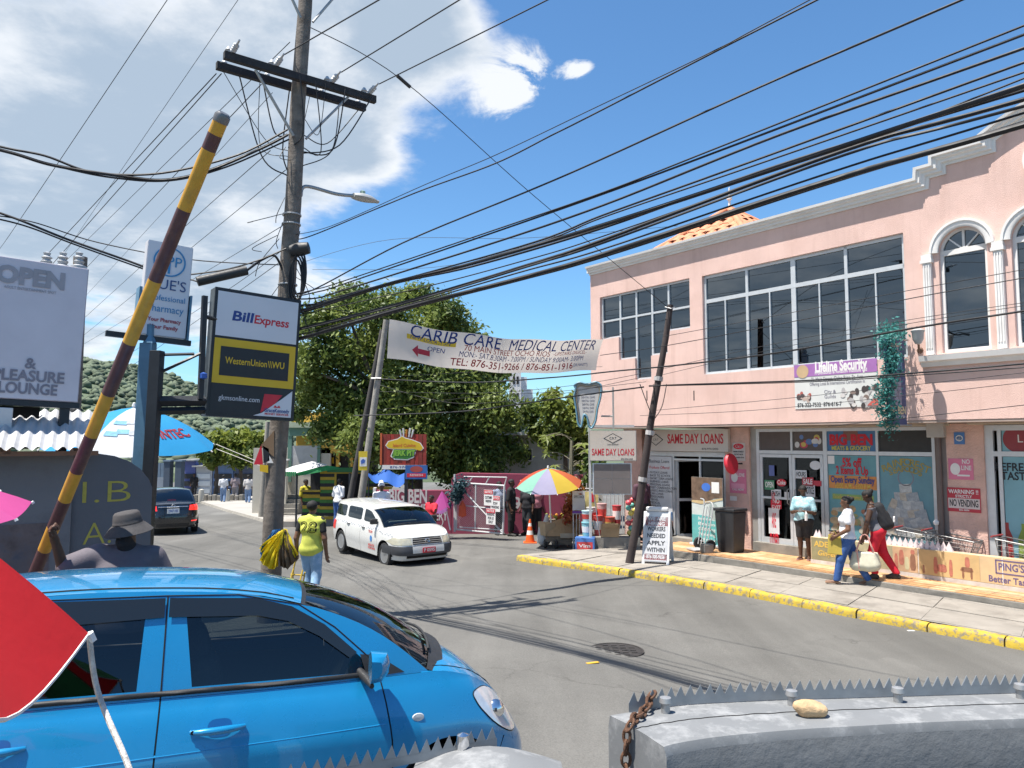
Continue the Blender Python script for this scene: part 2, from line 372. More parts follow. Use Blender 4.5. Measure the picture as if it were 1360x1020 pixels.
def stbox(mb,s0,s1,d0,d1,z0,z1,mi=0):
  v = [street(s,d,z) for z in (z0,z1) for (s,d) in ((s0,d0),(s1,d0),(s1,d1),(s0,d1))]
  return mb.add(v,[(0,3,2,1),(4,5,6,7),(0,1,5,4),(1,2,6,5),(2,3,7,6),(3,0,4,7)],mi)
stbox(mb,sP,sEnd + 1,PLAT_D,16.3,-.1,PLAT_Z - .012)
STEP = mb.build('tiled_step',M_conc2,kind='structure',bevel=.012)
tm = [mat('terrace_tile_%d' % i,c,.55,var=.25,scale=5,dirt=(.25,.17,.1),damt=.4) for i,c in enumerate(((.46,.25,.115),(.42,.22,.10),(.55,.36,.2),(.5,.29,.14)))]
proto = {}
for k in range(4):
  q = MB(); stw = .44
  v = [E * a + NIN * b + Vector((0,0,z)) for z in (0,.012) for a,b in ((.004,.004),(stw - .004,.004),(stw - .004,.352),(.004,.352))]
  q.add(v,[(4,5,6,7),(0,1,5,4),(1,2,6,5),(2,3,7,6),(3,0,4,7)]); proto[k] = q.mesh('tile'); proto[k].materials.append(tm[k])
s = sP + .02; rnd = random.Random(9); i = 0
while s < fs(1360,800,PLAT_D)[0] + 1.5:
  for r in range(4):
    k = (0,2,1,3)[r] if rnd.random() > .25 else rnd.randrange(4)
    link('tile',proto[k],STEP,loc=street(s,PLAT_D + .03 + r * .36,PLAT_Z - .0115))
  s += .44
p = gnd(818,864); mh = thing('manhole_cover','round iron manhole cover set in the grey road','manhole',(p.x,p.y,p.z))
M_iron = mat('cast_iron',(.055,.05,.047),.6,.5,var=.3,scale=15,bump=.3,bscale=60)
q = MB().lathe([(.36,0),(.36,.008),(.33,.01),(.33,.006),(.0,.006)],32).build('frame_ring',M_iron,mh,smooth=40)
for a in range(5):
  for b in range(5):
    if (a - 2) ** 2 + (b - 2) ** 2 < 6: MB().obox(((a - 2) * .11,(b - 2) * .11,.009),(.07,.05,.008)).build('raised_pad',M_iron,mh)
p = gnd(787,881); MB().obox((0,0,.006),(.16,.05,.008),Matrix.Rotation(.4,3,'Z')).build('wrapper',mat('litter_yellow',(.6,.35,.03),.6),loc=p,label='small yellow wrapper lying on the road beside the manhole cover',cat='litter')
p = gnd(1210,838); MB().obox((0,0,.004),(.1,.05,.006)).build('paper_scrap',mat('litter_white',(.6,.58,.54),.8),loc=p,label='tiny white paper scrap on the road near yellow kerb',cat='litter')
# ================================================================ the pink building
M_pink = mat('pink_stucco',(.70,.49,.43),.93,var=.10,scale=1.1,bump=.9,bscale=70,dirt=(.56,.36,.30),dscale=.9,damt=.35,spec=.15,bdist=.012,streak=.35)
M_pinkb = mat('pink_brick_base',(.64,.42,.355),.93,var=.2,scale=3,bump=1.,bscale=26,dirt=(.5,.34,.28),dscale=2.5,damt=.6,spec=.15,bdist=.02)
M_white = mat('white_trim',(.72,.70,.68),.75,var=.06,scale=3,bump=.15,bscale=50,dirt=(.5,.47,.43),dscale=2,damt=.3,streak=.12)
M_alu = mat('aluminium_frame',(.58,.6,.62),.42,.35,var=.08,scale=8)
M_alud = mat('aluminium_dull',(.34,.33,.31),.5,.3,var=.15,scale=5)
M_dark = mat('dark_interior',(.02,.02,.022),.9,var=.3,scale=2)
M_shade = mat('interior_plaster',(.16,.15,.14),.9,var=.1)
G_up = glassmat('glass_smoked',(.12,.14,.16),.9,ior=2.45)
G_shop = glassmat('glass_shop',(.3,.32,.33),.8)
p0 = street(0,D0)
PB = thing('pink_building','two storey pink stucco shop building with white cornice and shopfronts','building',(p0.x,p0.y,0),-math.pi / 2 + YAW)
PB.rotation_euler = (0,0,math.atan2(E.y,E.x))
YU = DU - D0
SR = 17.
def zat(px,py,D=DU): return fs(px,py,D)[1]
zb = zat(960,563.5); zc = (zat(783,357.5) + zat(1000,299)) / 2
def sx(px,D=DU,py=430): return fs(px,py,D)[0]
st = [(0,zc),(sx(1220,py=240),zc)]
xa,xb_,xc_ = sx(1221,py=235),sx(1241,py=215),sx(1306,py=190)
z1 = zat(1221,227); z2 = zat(1242,210); z3 = zat(1316,176); z4 = zat(1360,152)
x4 = sx(1360,py=152); xm = x4 + 1.1
st += [(xa,z1),(xb_,z1),(xb_,z2),(xc_,z2)]
arc = []
for i in range(9):
  t = i / 8; arc.append((xc_ + (xm - xc_) * t,z2 + .12 + (z4 + .32 - z2 - .12) * math.sin(t * math.pi / 2) ** .9))
st += arc
par = [q for q in st]
right = [(2 * xm - q[0],q[1]) for q in st[::-1] if 2 * xm - q[0] > xm + .01 and 2 * xm - q[0] < SR]
par += right + [(SR,zc)]
zt = zat(797,394); 
lw_x = [sx(797,py=430),sx(821.5),sx(843),sx(864),sx(886),sx(916.5)]
lw_top = zat(850,383.5)
lw_mid = zat(850,418); 
lb = [zat(810,449.5),zat(832,477),zat(850,504),zat(875,471),zat(902,437.5)]
lw_hole = [(lw_x[0],lw_top),(lw_x[5],lw_top),(lw_x[5],lb[4]),(lw_x[4],lb[4]),(lw_x[4],lb[3]),(lw_x[3],lb[3]),(lw_x[3],lb[2]),(lw_x[2],lb[2]),(lw_x[2],lb[1]),(lw_x[1],lb[1]),(lw_x[1],lb[0]),(lw_x[0],lb[0])]
bw = [sx(933.5),sx(1202.5,py=390)]; bz = [zat(1000,492),zat(1000,352)]
bw_hole = [(bw[0],bz[0]),(bw[1],bz[0]),(bw[1],bz[1]),(bw[0],bz[1])]
aw0,aw1 = sx(1249,py=400),sx(1314,py=400); aw = aw1 - aw0; pitch = sx(1345,py=400) - aw0 + .02
azb,azs = zat(1260,468),zat(1280,330)
def arch(x0,w,zb_,zs,n=14,grow=0.):
  c = x0 + w / 2; r = w / 2 + grow
  return [(c + r * math.cos(math.pi * i / n),zs + r * math.sin(math.pi * i / n)) for i in range(n + 1)]
A_holes = []
for k in range(4):
  x = aw0 + k * pitch; A_holes.append([(x,azb),(x + aw,azb)] + arch(x,aw,azb,azs))
outer = [(0,zb),(SR,zb)] + par[::-1]
W = wall_holes(outer,[lw_hole,bw_hole] + A_holes,.22,YU).build('upper_wall',M_pink,PB)
prof = [(.0,-.2),(.03,-.2),(.035,-.15),(.08,-.14),(.085,-.09),(.13,-.07),(.135,-.03),(.18,-.02),(.19,.03),(-.24,.03),(-.24,-.02),(0,-.02)]
q = sweep([(-.02,zc)] + par[1:],prof); c = q.build('cornice',M_white,PB,smooth=40); c.location = (0,YU,0)
q = MB().box(-.18,.0,YU + .03,YU + 9,zc - .1,zc + .03).build('cornice',M_white,PB)
for nm,bx in (('side_wall',(.0,.2,YU + .222,YU + 10,zb,zc - .12)),('side_wall',(SR - .2,SR,YU + .222,YU + 10,0,zc - .12)),('rear_wall',(.202,SR - .202,YU + 9.8,YU + 10,0,zc - .12))):
  if nm == 'side_wall' and bx[0] == 0:
    ho = [(0.9,lb[0] - .1),(2.6,lb[0] - .1),(2.6,lw_top),(.9,lw_top)]
    w = wall_holes([(0,zb),(9.6,zb),(9.6,zc - .12),(0,zc - .12)],[ho],.2)
    o = w.build(nm,M_pink,PB); o.location = (.2,YU + .222,0); o.rotation_euler = (0,0,R(90))
  else: MB().box(*bx).build(nm,M_pink,PB)
MB().box(.202,SR - .202,YU + .222,YU + 9.79,zc - .45,zc - .3).build('flat_roof',M_conc2,PB)
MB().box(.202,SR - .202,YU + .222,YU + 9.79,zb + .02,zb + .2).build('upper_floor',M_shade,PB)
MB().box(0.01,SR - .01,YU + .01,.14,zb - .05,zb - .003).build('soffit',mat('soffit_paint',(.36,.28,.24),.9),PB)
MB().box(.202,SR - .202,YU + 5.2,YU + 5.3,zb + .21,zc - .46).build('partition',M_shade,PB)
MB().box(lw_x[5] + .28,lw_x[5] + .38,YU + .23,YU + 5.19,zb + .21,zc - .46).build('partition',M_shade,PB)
for i in range(5): MB().box(bw[0] + .3 + i * 1.15,bw[0] + 1.1 + i * 1.15,YU + 1.5,YU + 1.9,zb + .21,zb + 1.5 + .2 * (i % 2)).build('cabinet',mat('cabinet_dull',(.12,.1,.09),.7),PB)
def window(parent,name,bars,panes,y,fm,gm,fw=.05,fd=.07):
  """frame from bar rectangles (x0,x1,z0,z1) and separate pane objects"""
  mb = MB()
  for i,(a,b,c,d) in enumerate(bars): mb.box(a,b,y - .001 * (i % 5),y + fd + .001 * (i % 3),c,d)
  w = mb.build(name,fm,parent)
  for (a,b,c,d) in panes: MB().box(a,b,y + fd * .5,y + fd * .5 + .006,c,d).build('pane',gm,w)
  return w
def vb(x,z0,z1,w=.05): return (x - w / 2,x + w / 2,z0,z1)
def hb(z,x0,x1,w=.05): return (x0,x1,z - w / 2,z + w / 2)
bars = []; panes = []; yw = YU + .07
for i in range(5):
  a,b = lw_x[i],lw_x[i + 1]; zl = lb[i]
  bars += [hb(zl + .025,a,b),hb(lw_top - .025,a,b),hb(lw_mid,a,b)]
  panes += [(a + .02,b - .02,zl + .03,lw_mid - .02),(a + .02,b - .02,lw_mid + .02,lw_top - .03)]
for i in range(6): bars.append(vb(lw_x[i] + (.025 if i == 0 else -.025 if i == 5 else 0),min(lb[max(0,i - 1)],lb[min(4,i)]) + .001,lw_top - .001,.055))
window(PB,'window',bars,panes,yw,M_alu,G_up)['label'] = 'stepped five-column window with white frame at the corner'
x0,x1 = bw; zt_ = zat(1000,388.5); W4 = [x0,sx(990.5),sx(1052.5),sx(1123,py=420),x1]; bars = []; panes = []
bars += [hb(bz[0] + .03,x0,x1,.06),hb(bz[1] - .035,x0,x1,.07),hb(zt_,x0,x1,.09)]
for i,x in enumerate(W4): bars.append(vb(x + (.03 if i == 0 else -.03 if i == 4 else 0),bz[0],bz[1],.11 if i == 2 else .065))
for i in range(4):
  a,b = W4[i],W4[i + 1]; m = (a + b) / 2; bars.append(vb(m,bz[0] + .03,zt_,.03))
  panes += [(a + .03,m - .01,bz[0] + .05,zt_ - .04),(m + .01,b - .03,bz[0] + .05,zt_ - .04),(a + .03,b - .03,zt_ + .04,bz[1] - .06)]
window(PB,'window',bars,panes,yw,M_alu,G_up)['label'] = 'wide eight-pane window with small panes along its top'
MB().box(x0,x1,YU - .0,YU + .07,bz[0] - .0,bz[0] + .004).build('window_sill',M_white,PB)
for k in range(4):
  x = aw0 + k * pitch; mb = MB(); zs = azs
  mb.box(x,x + .06,yw,yw + .07,azb,zs); mb.box(x + aw - .06,x + aw,yw,yw + .07,azb,zs); mb.box(x,x + aw,yw - .001,yw + .071,azb,azb + .06); mb.box(x,x + aw,yw - .001,yw + .071,zs - .06,zs + .04)
  c = x + aw / 2; r = aw / 2
  for a in (45,90,135): mb.prism([(c - .02,zs),(c + .02,zs),(c + r * math.cos(R(a)) + .02 * math.sin(R(a)),zs + r * math.sin(R(a))),(c + r * math.cos(R(a)) - .02 * math.sin(R(a)),zs + r * math.sin(R(a)))],yw + .004,yw + .06)
  o = arch(x,aw,azb,zs); inn = arch(x,aw,azb,zs,grow=-.05)
  for i in range(len(o) - 1): mb.prism([o[i],o[i + 1],inn[i + 1],inn[i]],yw + .002,yw + .068)
  w = mb.build('arched_window',M_white,PB)
  MB().box(x + .05,x + aw - .05,yw + .035,yw + .041,azb + .05,zs - .05).build('pane',G_up,w)
  MB().prism(arch(x,aw,azb,zs,grow=-.04),yw + .035,yw + .041).build('pane',G_up,w)
  pr = [(0,.0),(.04,.0),(.055,.03),(.055,.09),(.075,.1),(.075,.14),(.0,.14)]
  pth = arch(x,aw,azb,zs,18)
  t = sweep(pth[::-1],pr).build('arch_trim',M_white,PB,smooth=30); t.location = (0,YU,0)
for k in range(5):
  xx = aw0 + k * pitch - (pitch - aw) / 2; hw = .07
  mb = MB().box(xx - hw,xx + hw,YU - .07,YU,azb - .02,azs - .16)
  for j in (-1,0,1): mb.box(xx + j * .043 - .011,xx + j * .043 + .011,YU - .085,YU - .069,azb + .1,azs - .2)
  mb.box(xx - hw - .035,xx + hw + .035,YU - .1,YU,azs - .16,azs - .1); mb.box(xx - hw - .02,xx + hw + .02,YU - .085,YU,azs - .1,azs - .002)
  mb.build('pilaster',M_white,PB)
sl = sx(1225,py=478); sz = azb - .02
q = sweep([(sl,sz - .02),(SR - 2,sz - .02)],[(0,-.2),(.05,-.2),(.08,-.12),(.14,-.1),(.16,0),(0,0)]).build('sill_moulding',M_white,PB); q.location = (0,YU,0)
oc = (sx(1366,py=212) + .42,zat(1360,215)); ellipse(PB,'roundel',oc[0],oc[1],.5,.5,M_white,YU - .0,.05,ring=.09)
for px in (858,920): MB().box(sx(px) - .015,sx(px) + .015,YU - .004,YU - .001,zat(px,532),zat(px,519)).build('weep_slot',M_dark,PB)
ap = onplane(969,279,18.9); As = ap.dot(E) - S0; Az = ap.z; hb_ = 2.75; ez = zc + .05; Ay = 18.9 - D0
M_tile = mat('terracotta',(.58,.235,.125),.85,var=.25,scale=4,bump=.3,bscale=30)
roof = MB(); cs = [(As - hb_,Ay - hb_,ez),(As + hb_,Ay - hb_,ez),(As + hb_,Ay + hb_,ez),(As - hb_,Ay + hb_,ez),(As,Ay,Az)]
roof.add([(a,b,c - .06) for a,b,c in cs],[(0,1,4),(1,2,4),(2,3,4),(3,0,4)]); RF = roof.build('hip_roof',M_tile,PB)
nr = 10
tile = MB()
for i in range(2):
  for j in range(5):
    a = math.pi * j / 4; tile.v.append((-.5 * math.cos(a),i,.5 * math.sin(a) * (.85 if i else 1.)))
for j in range(4): tile.f.append([j,j + 1,j + 6,j + 5]); tile.m.append(0)
tme = tile.mesh('roof_tile'); tme.materials.append(M_tile); tme.shade_smooth()
for face in range(4):
  ang = face * math.pi / 2; Rz = Matrix.Rotation(ang,4,'Z'); sl_ = math.hypot(hb_,Az - ez); tw = .42; tl = sl_ / nr
  pit = math.atan2(Az - ez,hb_)
  if face == 2: continue
  for r in range(nr):
    half = hb_ * (1 - (r + .4) / nr); nx = int(half * 2 / tw)
    for c in range(nx):
      x = (c - (nx - 1) / 2) * tw
      M = Matrix.Translation((As,Ay,ez)) @ Rz @ Matrix.Translation((x,-hb_,0)) @ Matrix.Rotation(pit,4,'X') @ Matrix.Translation((0,r * tl,random.uniform(0,.02))) @ Matrix.Rotation(-.03,4,'X') @ Matrix.Diagonal((tw * .98,tl * 1.12,.2,1))
      o = link('roof_tile',tme,RF); o.matrix_local = M
for (cx,cy) in ((-1,-1),(1,-1),(1,1),(-1,1)):
  MB().tube([(As + cx * hb_,Ay + cy * hb_,ez + .03),(As,Ay,Az + .05)],.09,8).build('ridge_tile',M_tile,RF,smooth=50)
MB().lathe([(.1,0),(.1,.08),(.04,.12),(.035,.3),(.08,.33),(.08,.42),(.03,.45),(.02,.7),(.0,.72)],10,Matrix.Translation((As,Ay,Az))).build('finial',M_white,RF)
# ---------------------------------------------------------------- ground floor
def gs(px,py=650): return fs(px,py,D0)[0]
def gz(px,py): return fs(px,py,D0)[1]
ztop = zb - .06; zlo = PLAT_Z
lx0,lx1 = gs(853),gs(964); bx0,bx1 = gs(1004),gs(1243); rx0 = gs(1309); rx1 = rx0 + 3.4; gx0 = gs(829)
for a,b in ((gx0,lx0),(lx1,gs(996)),(gs(1259),rx0),(rx1,SR - .2)):
  MB().box(a,b,0,.5,zlo - .2,ztop).build('pier',M_pinkb,PB)
MB().box(gx0,gx0 + .15,.5,9.2,-.3,ztop).build('side_wall',M_pinkb,PB)
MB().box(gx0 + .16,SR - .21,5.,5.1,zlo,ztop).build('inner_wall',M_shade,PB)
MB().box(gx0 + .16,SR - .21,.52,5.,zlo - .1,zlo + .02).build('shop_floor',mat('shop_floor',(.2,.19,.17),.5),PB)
MB().box(gs(996),gs(1004),.06,.5,zlo,ztop).build('door_jamb',M_alud,PB)
lz = gz(905,603); lt = ztop - .02
dl,dr = gs(893),gs(962); dm = gs(928)
MB().box(lx0,dl - .04,.02,.3,zlo,gz(872,690)).build('stall_riser',M_pinkb,PB)
fr = [vb(lx0 + .03,zlo + .5,lz,.06),vb(dl - .02,zlo,lz,.08),hb(lz,lx0,lx1,.12),vb(dm,zlo,lz - .06,.05),vb(dr - .02,zlo,lz,.07),hb(gz(930,611),dl,dr,.05)]
window(PB,'shop_window',fr,[(dm + .03,dr - .05,zlo + .03,lz - .07)],.06,M_alu,G_shop)
DOOR = window(PB,'open_door',[(.0,.06,0,2.05),(.74,.8,0,2.05),(0,.8,0,.1),(0,.8,1.97,2.05),(0,.8,.95,1.02)],[(.05,.75,.08,1.99)],-.03,M_alu,G_shop)
DOOR.location = (dl + .03,.12,zlo + .02); DOOR.rotation_euler = (0,0,R(62)); DOOR['label'] = 'glass shop door standing open inward'
MB().box(dl - .3,lx1 + .02,-.28,.05,zlo - .05,zlo + .09).build('door_step',M_conc2,PB)
gtr = gz(1100,570.5); gmid = gz(1100,601.5); gbase = gz(1007,719)
bp = [bx0 + .04,gs(1051),gs(1095.5),gs(1165),bx1 - .02]
bars = [hb(gtr,bx0,bx1,.07),hb(gmid,bx0,bx1,.08),vb(bp[0],gbase,gtr,.08),vb(bp[2],gbase,gtr,.09),vb(bp[3],gbase,gtr,.05),vb(bp[4],gbase,gtr,.1),hb(gbase + .04,bp[2],bx1,.08),vb(bp[1],gmid,gtr,.05)]
panes = [(bp[i] + .03,bp[i + 1] - .03,gmid + .03,gtr - .03) for i in range(4)] + [(bp[i] + .03,bp[i + 1] - .03,gbase + .06,gmid - .03) for i in (2,3)]
SW = window(PB,'shop_window',bars,panes,.05,M_alu,G_shop)
zmidd = gz(1030,661.5)
for a,b in ((bp[0] + .05,bp[1] - .004),(bp[1] + .004,bp[2] - .055)):
  d = window(PB,'glass_door',[vb(a + .035,gbase,gmid - .05,.07),vb(b - .035,gbase,gmid - .05,.07),hb(gbase + .06,a,b,.12),hb(gmid - .085,a,b,.07),hb(zmidd,a,b,.05)],
               [(a + .06,b - .06,gbase + .1,zmidd - .02),(a + .06,b - .06,zmidd + .02,gmid - .11)],.045,M_alu,G_shop)
  hxx = b - .09 if a < bp[1] - .1 else a + .09
  MB().tube([(hxx,.03,zmidd - .12),(hxx,-.02,zmidd - .1),(hxx,-.02,zmidd + .2),(hxx,.03,zmidd + .22)],.012,6).build('handle',M_alud,d)
MB().box(bx0 - .05,bp[2] + .05,-.1,.3,zlo - .05,gbase - .002).build('door_step',M_conc2,PB)
MB().box(bp[2] + .05,bx1 + .05,.0,.3,zlo - .05,gbase).build('stall_riser',M_pinkb,PB)
MB().box(bx0,bx1 + .3,-.05,.2,gtr + .04,ztop + .02).build('shutter_housing',mat('housing_cream',(.42,.36,.29),.8),PB,bevel=.02)
MB().box(gs(1237),gs(1260),-.12,.1,gz(1250,581),gz(1250,557)).build('shutter_motor_box',mat('box_grey',(.4,.38,.36),.7),PB,bevel=.01)
MB().box(bx1 + .02,gs(1259),.0,.3,zlo,ztop).build('shutter_guide',mat('guide_dull',(.2,.17,.16),.7),PB)
MB().tube([(gs(1250),-.06,zlo),(gs(1250),-.06,gz(1250,580))],.055,10).build('downpipe',mat('pipe_brown',(.13,.1,.09),.6),PB,smooth=40)
MB().lathe([(.02,0),(.045,.02),(.05,.07),(.03,.1),(.0,.12)],10,Matrix.Translation((gs(1246),-.14,gz(1246,697)))).build('wall_lamp',M_white,PB)
for k in range(3):
  MB().box(bp[0] + .5 + k * 2.2,bp[0] + 1.9 + k * 2.2,2.2,2.8,zlo + .03,zlo + 1.3 + .2 * k).build('shelf_unit',mat('shelf_dull',(.2,.15,.1),.7),PB)
rt,rm = gz(1330,568),gz(1340,603); 
window(PB,'shop_window',[hb(rt,rx0,rx1,.1),hb(rm,rx0,rx1,.09),vb(rx0 + .07,zlo + .1,rt,.14),vb(rx0 + .24,zlo + .1,rt,.06),vb(rx1 - .05,zlo + .1,rt,.1),hb(zlo + .14,rx0,rx1,.08)],[(rx0 + .27,rx1 - .1,rm + .03,rt - .04),(rx0 + .27,rx1 - .1,zlo + .18,rm - .04)],.05,M_alu,G_shop)
MB().box(rx0 - .25,rx1,-.06,.2,rt + .06,ztop + .02).build('shutter_housing',MATS['housing_cream'],PB,bevel=.02)
# ================================================================ vehicles
def curve(pts):
  xs = [p[0] for p in pts]; ys = [p[1] for p in pts]; n = len(pts)
  d = [(ys[i + 1] - ys[i]) / (xs[i + 1] - xs[i]) for i in range(n - 1)]
  m = [d[0]] + [0 if d[i - 1] * d[i] <= 0 else 2 * d[i - 1] * d[i] / (d[i - 1] + d[i]) for i in range(1,n - 1)] + [d[-1]]
  def f(x):
    if x <= xs[0]: return ys[0] + m[0] * (x - xs[0]) * .0
    if x >= xs[-1]: return ys[-1]
    i = max(k for k in range(n - 1) if xs[k] <= x); h = xs[i + 1] - xs[i]; t = (x - xs[i]) / h
    return (2*t**3-3*t**2+1)*ys[i] + (t**3-2*t**2+t)*h*m[i] + (-2*t**3+3*t**2)*ys[i+1] + (t**3-t**2)*h*m[i+1]
  return f
def surf_n(fn,u,v,e=.004):
  a = Vector(fn(u + e,v)) - Vector(fn(u - e,v)); b = Vector(fn(u,v + e)) - Vector(fn(u,v - e)); n = a.cross(b)
  return n.normalized() if n.length > 1e-12 else Vector((0,0,1))
def dens(pl,step):
  out = []
  for i in range(len(pl)):
    a,b = pl[i],pl[(i + 1) % len(pl)]; k = max(1,int(math.hypot(b[0]-a[0],b[1]-a[1]) / step))
    out += [(a[0] + (b[0]-a[0]) * j / k,a[1] + (b[1]-a[1]) * j / k) for j in range(k)]
  return out
def smoothpoly(pl,it=2,q=.2):
  for _ in range(it):
    out = []
    for i in range(len(pl)):
      a,b,c = pl[i - 1],pl[i],pl[(i + 1) % len(pl)]
      out += [((b[0]*(1-q)+a[0]*q),(b[1]*(1-q)+a[1]*q)),((b[0]*(1-q)+c[0]*q),(b[1]*(1-q)+c[1]*q))]
    pl = out
  return pl
def surf(pl,fn,out,step=.07,off=0.,holes=None,thick=0.):
  """patch of the surface fn(u,v) bounded by the 2-D outline pl; out = point the surface faces away from"""
  V = {}; F = []
  def key(p):
    k = (round(p[0],5),round(p[1],5))
    if k not in V: V[k] = len(V)
    return V[k]
  if holes:
    bm = bmesh.new(); es = []
    for lp in [dens(pl,step)] + [dens(h,step) for h in holes]:
      vs = [bm.verts.new((p[0],p[1],0)) for p in lp]; es += [bm.edges.new((vs[i],vs[(i + 1) % len(vs)])) for i in range(len(vs))]
    bmesh.ops.triangle_fill(bm,use_beauty=True,edges=es); bm.normal_update()
    for f in bm.faces: F.append([key(v.co) for v in (f.verts if f.normal.z > 0 else list(f.verts)[::-1])])
    bm.free()
  else:
    ar = sum(pl[i][0]*pl[(i+1) % len(pl)][1]-pl[(i+1) % len(pl)][0]*pl[i][1] for i in range(len(pl)))
    if ar < 0: pl = pl[::-1]
    u0 = math.floor(min(p[0] for p in pl) / step); u1 = math.ceil(max(p[0] for p in pl) / step)
    v0 = math.floor(min(p[1] for p in pl) / step); v1 = math.ceil(max(p[1] for p in pl) / step)
    def clip(P,ax,val,sg):
      o = []
      for i in range(len(P)):
        a,b = P[i - 1],P[i]; ia = sg * (a[ax] - val) >= 0; ib = sg * (b[ax] - val) >= 0
        if ia != ib:
          t = (val - a[ax]) / (b[ax] - a[ax]); q = [a[0]+(b[0]-a[0])*t,a[1]+(b[1]-a[1])*t]; q[ax] = val; o.append(tuple(q))
        if ib: o.append(b)
      return o
    for i in range(u0,u1):
      col = clip(clip(pl,0,i*step,1),0,(i+1)*step,-1)
      if len(col) < 3: continue
      for j in range(v0,v1):
        c = clip(clip(col,1,j*step,1),1,(j+1)*step,-1)
        if len(c) < 3: continue
        idx = []
        for p in c:
          k = key(p)
          if not idx or (idx[-1] != k): idx.append(k)
        if len(idx) > 2 and idx[0] == idx[-1]: idx.pop()
        if len(idx) > 2: F.append(idx)
  uv = sorted(V,key=lambda k: V[k]); ns = []; ps = []
  for u,v in uv:
    p = Vector(fn(u,v)); nn = surf_n(fn,u,v)
    if nn.dot(p - Vector(out)) < 0: nn = -nn
    ns.append(nn); ps.append(p + nn * off)
  f0 = F[0]; tst = (ps[f0[1]] - ps[f0[0]]).cross(ps[f0[2]] - ps[f0[0]]) if F else Vector((0,0,1))
  agree = sum(1 if (ps[f[1]] - ps[f[0]]).cross(ps[f[2]] - ps[f[0]]).dot(ns[f[0]]) > 0 else -1 for f in F)
  if agree < 0: F = [f[::-1] for f in F]
  return ps,F,ns
def patch(name,m,parent,*a,**k):
  lab = k.pop('label',None); ps,F,ns = surf(*a,**k)
  me = bpy.data.meshes.new(name); me.from_pydata([p[:] for p in ps],[],F); me.update(); me.materials.append(m)
  me.shade_smooth(); me.normals_split_custom_set_from_vertices([n[:] for n in ns])
  return link(name,me,parent,label=lab)
def seam(pts,fn,m,parent,w=.003,name='panel_gap',step=.06):
  P = []
  for i in range(len(pts) - 1):
    a,b = pts[i],pts[i + 1]; k = max(1,int(math.hypot(b[0]-a[0],b[1]-a[1]) / step))
    P += [Vector(fn(a[0]+(b[0]-a[0])*j/k,a[1]+(b[1]-a[1])*j/k)) for j in range(k)]
  P.append(Vector(fn(*pts[-1])))
  return MB().tube(P,w,5).build(name,m,parent,smooth=60)
M_tyre = mat('tyre_rubber',(.018,.018,.018),.85,var=.3,scale=10,bump=.2,bscale=80)
M_rim = mat('wheel_alloy',(.45,.46,.47),.35,.8,var=.1,scale=10)
M_blk = mat('black_plastic',(.02,.02,.021),.55,var=.2,scale=12,bump=.1,bscale=120)
M_gap = mat('gap_black',(.004,.004,.004),.9,var=0)
M_lamp = mat('lamp_clear',(.62,.64,.66),.12,.25,var=.15,scale=20,coat=1.)
M_chr = mat('chrome',(.75,.76,.78),.12,1.,var=.05,scale=5)
M_seat = mat('seat_cloth',(.12,.12,.125),.9,var=.3,scale=20,bump=.2,bscale=200)
G_car = glassmat('car_glass',(.34,.38,.38),.95)
G_wind = glassmat('windscreen_glass',(.42,.5,.48),.95)
def wheel(parent,x,y,r,w,spokes=8):
  s = 1 if y > 0 else -1
  M = Matrix.Translation((x,y,r)) @ Matrix.Rotation(R(-90) * s,4,'X')
  t = MB().lathe([(r*.64,-w*.5),(r*.93,-w*.48),(r*.99,-w*.36),(r,-w*.1),(r,w*.1),(r*.99,w*.36),(r*.93,w*.48),(r*.72,w*.47),(r*.64,w*.4)],32,M).build('tyre',M_tyre,parent,smooth=35)
  mb = MB().lathe([(r*.66,w*.42),(r*.64,w*.45),(r*.6,w*.40),(r*.58,.0),(.0,-.01)],32,M)
  mb.lathe([(r*.2,.0),(r*.2,w*.3),(r*.14,w*.36),(.0,w*.36)],16,M)
  for k in range(spokes):
    a = 2*math.pi*k/spokes; mb.obox(M @ Vector((math.cos(a)*r*.4,math.sin(a)*r*.4,w*.28)),(r*.5,r*.13,w*.12),(M.to_3x3() @ Matrix.Rotation(a,3,'Z')))
  mb.build('rim',M_rim,t,smooth=35)
  return t
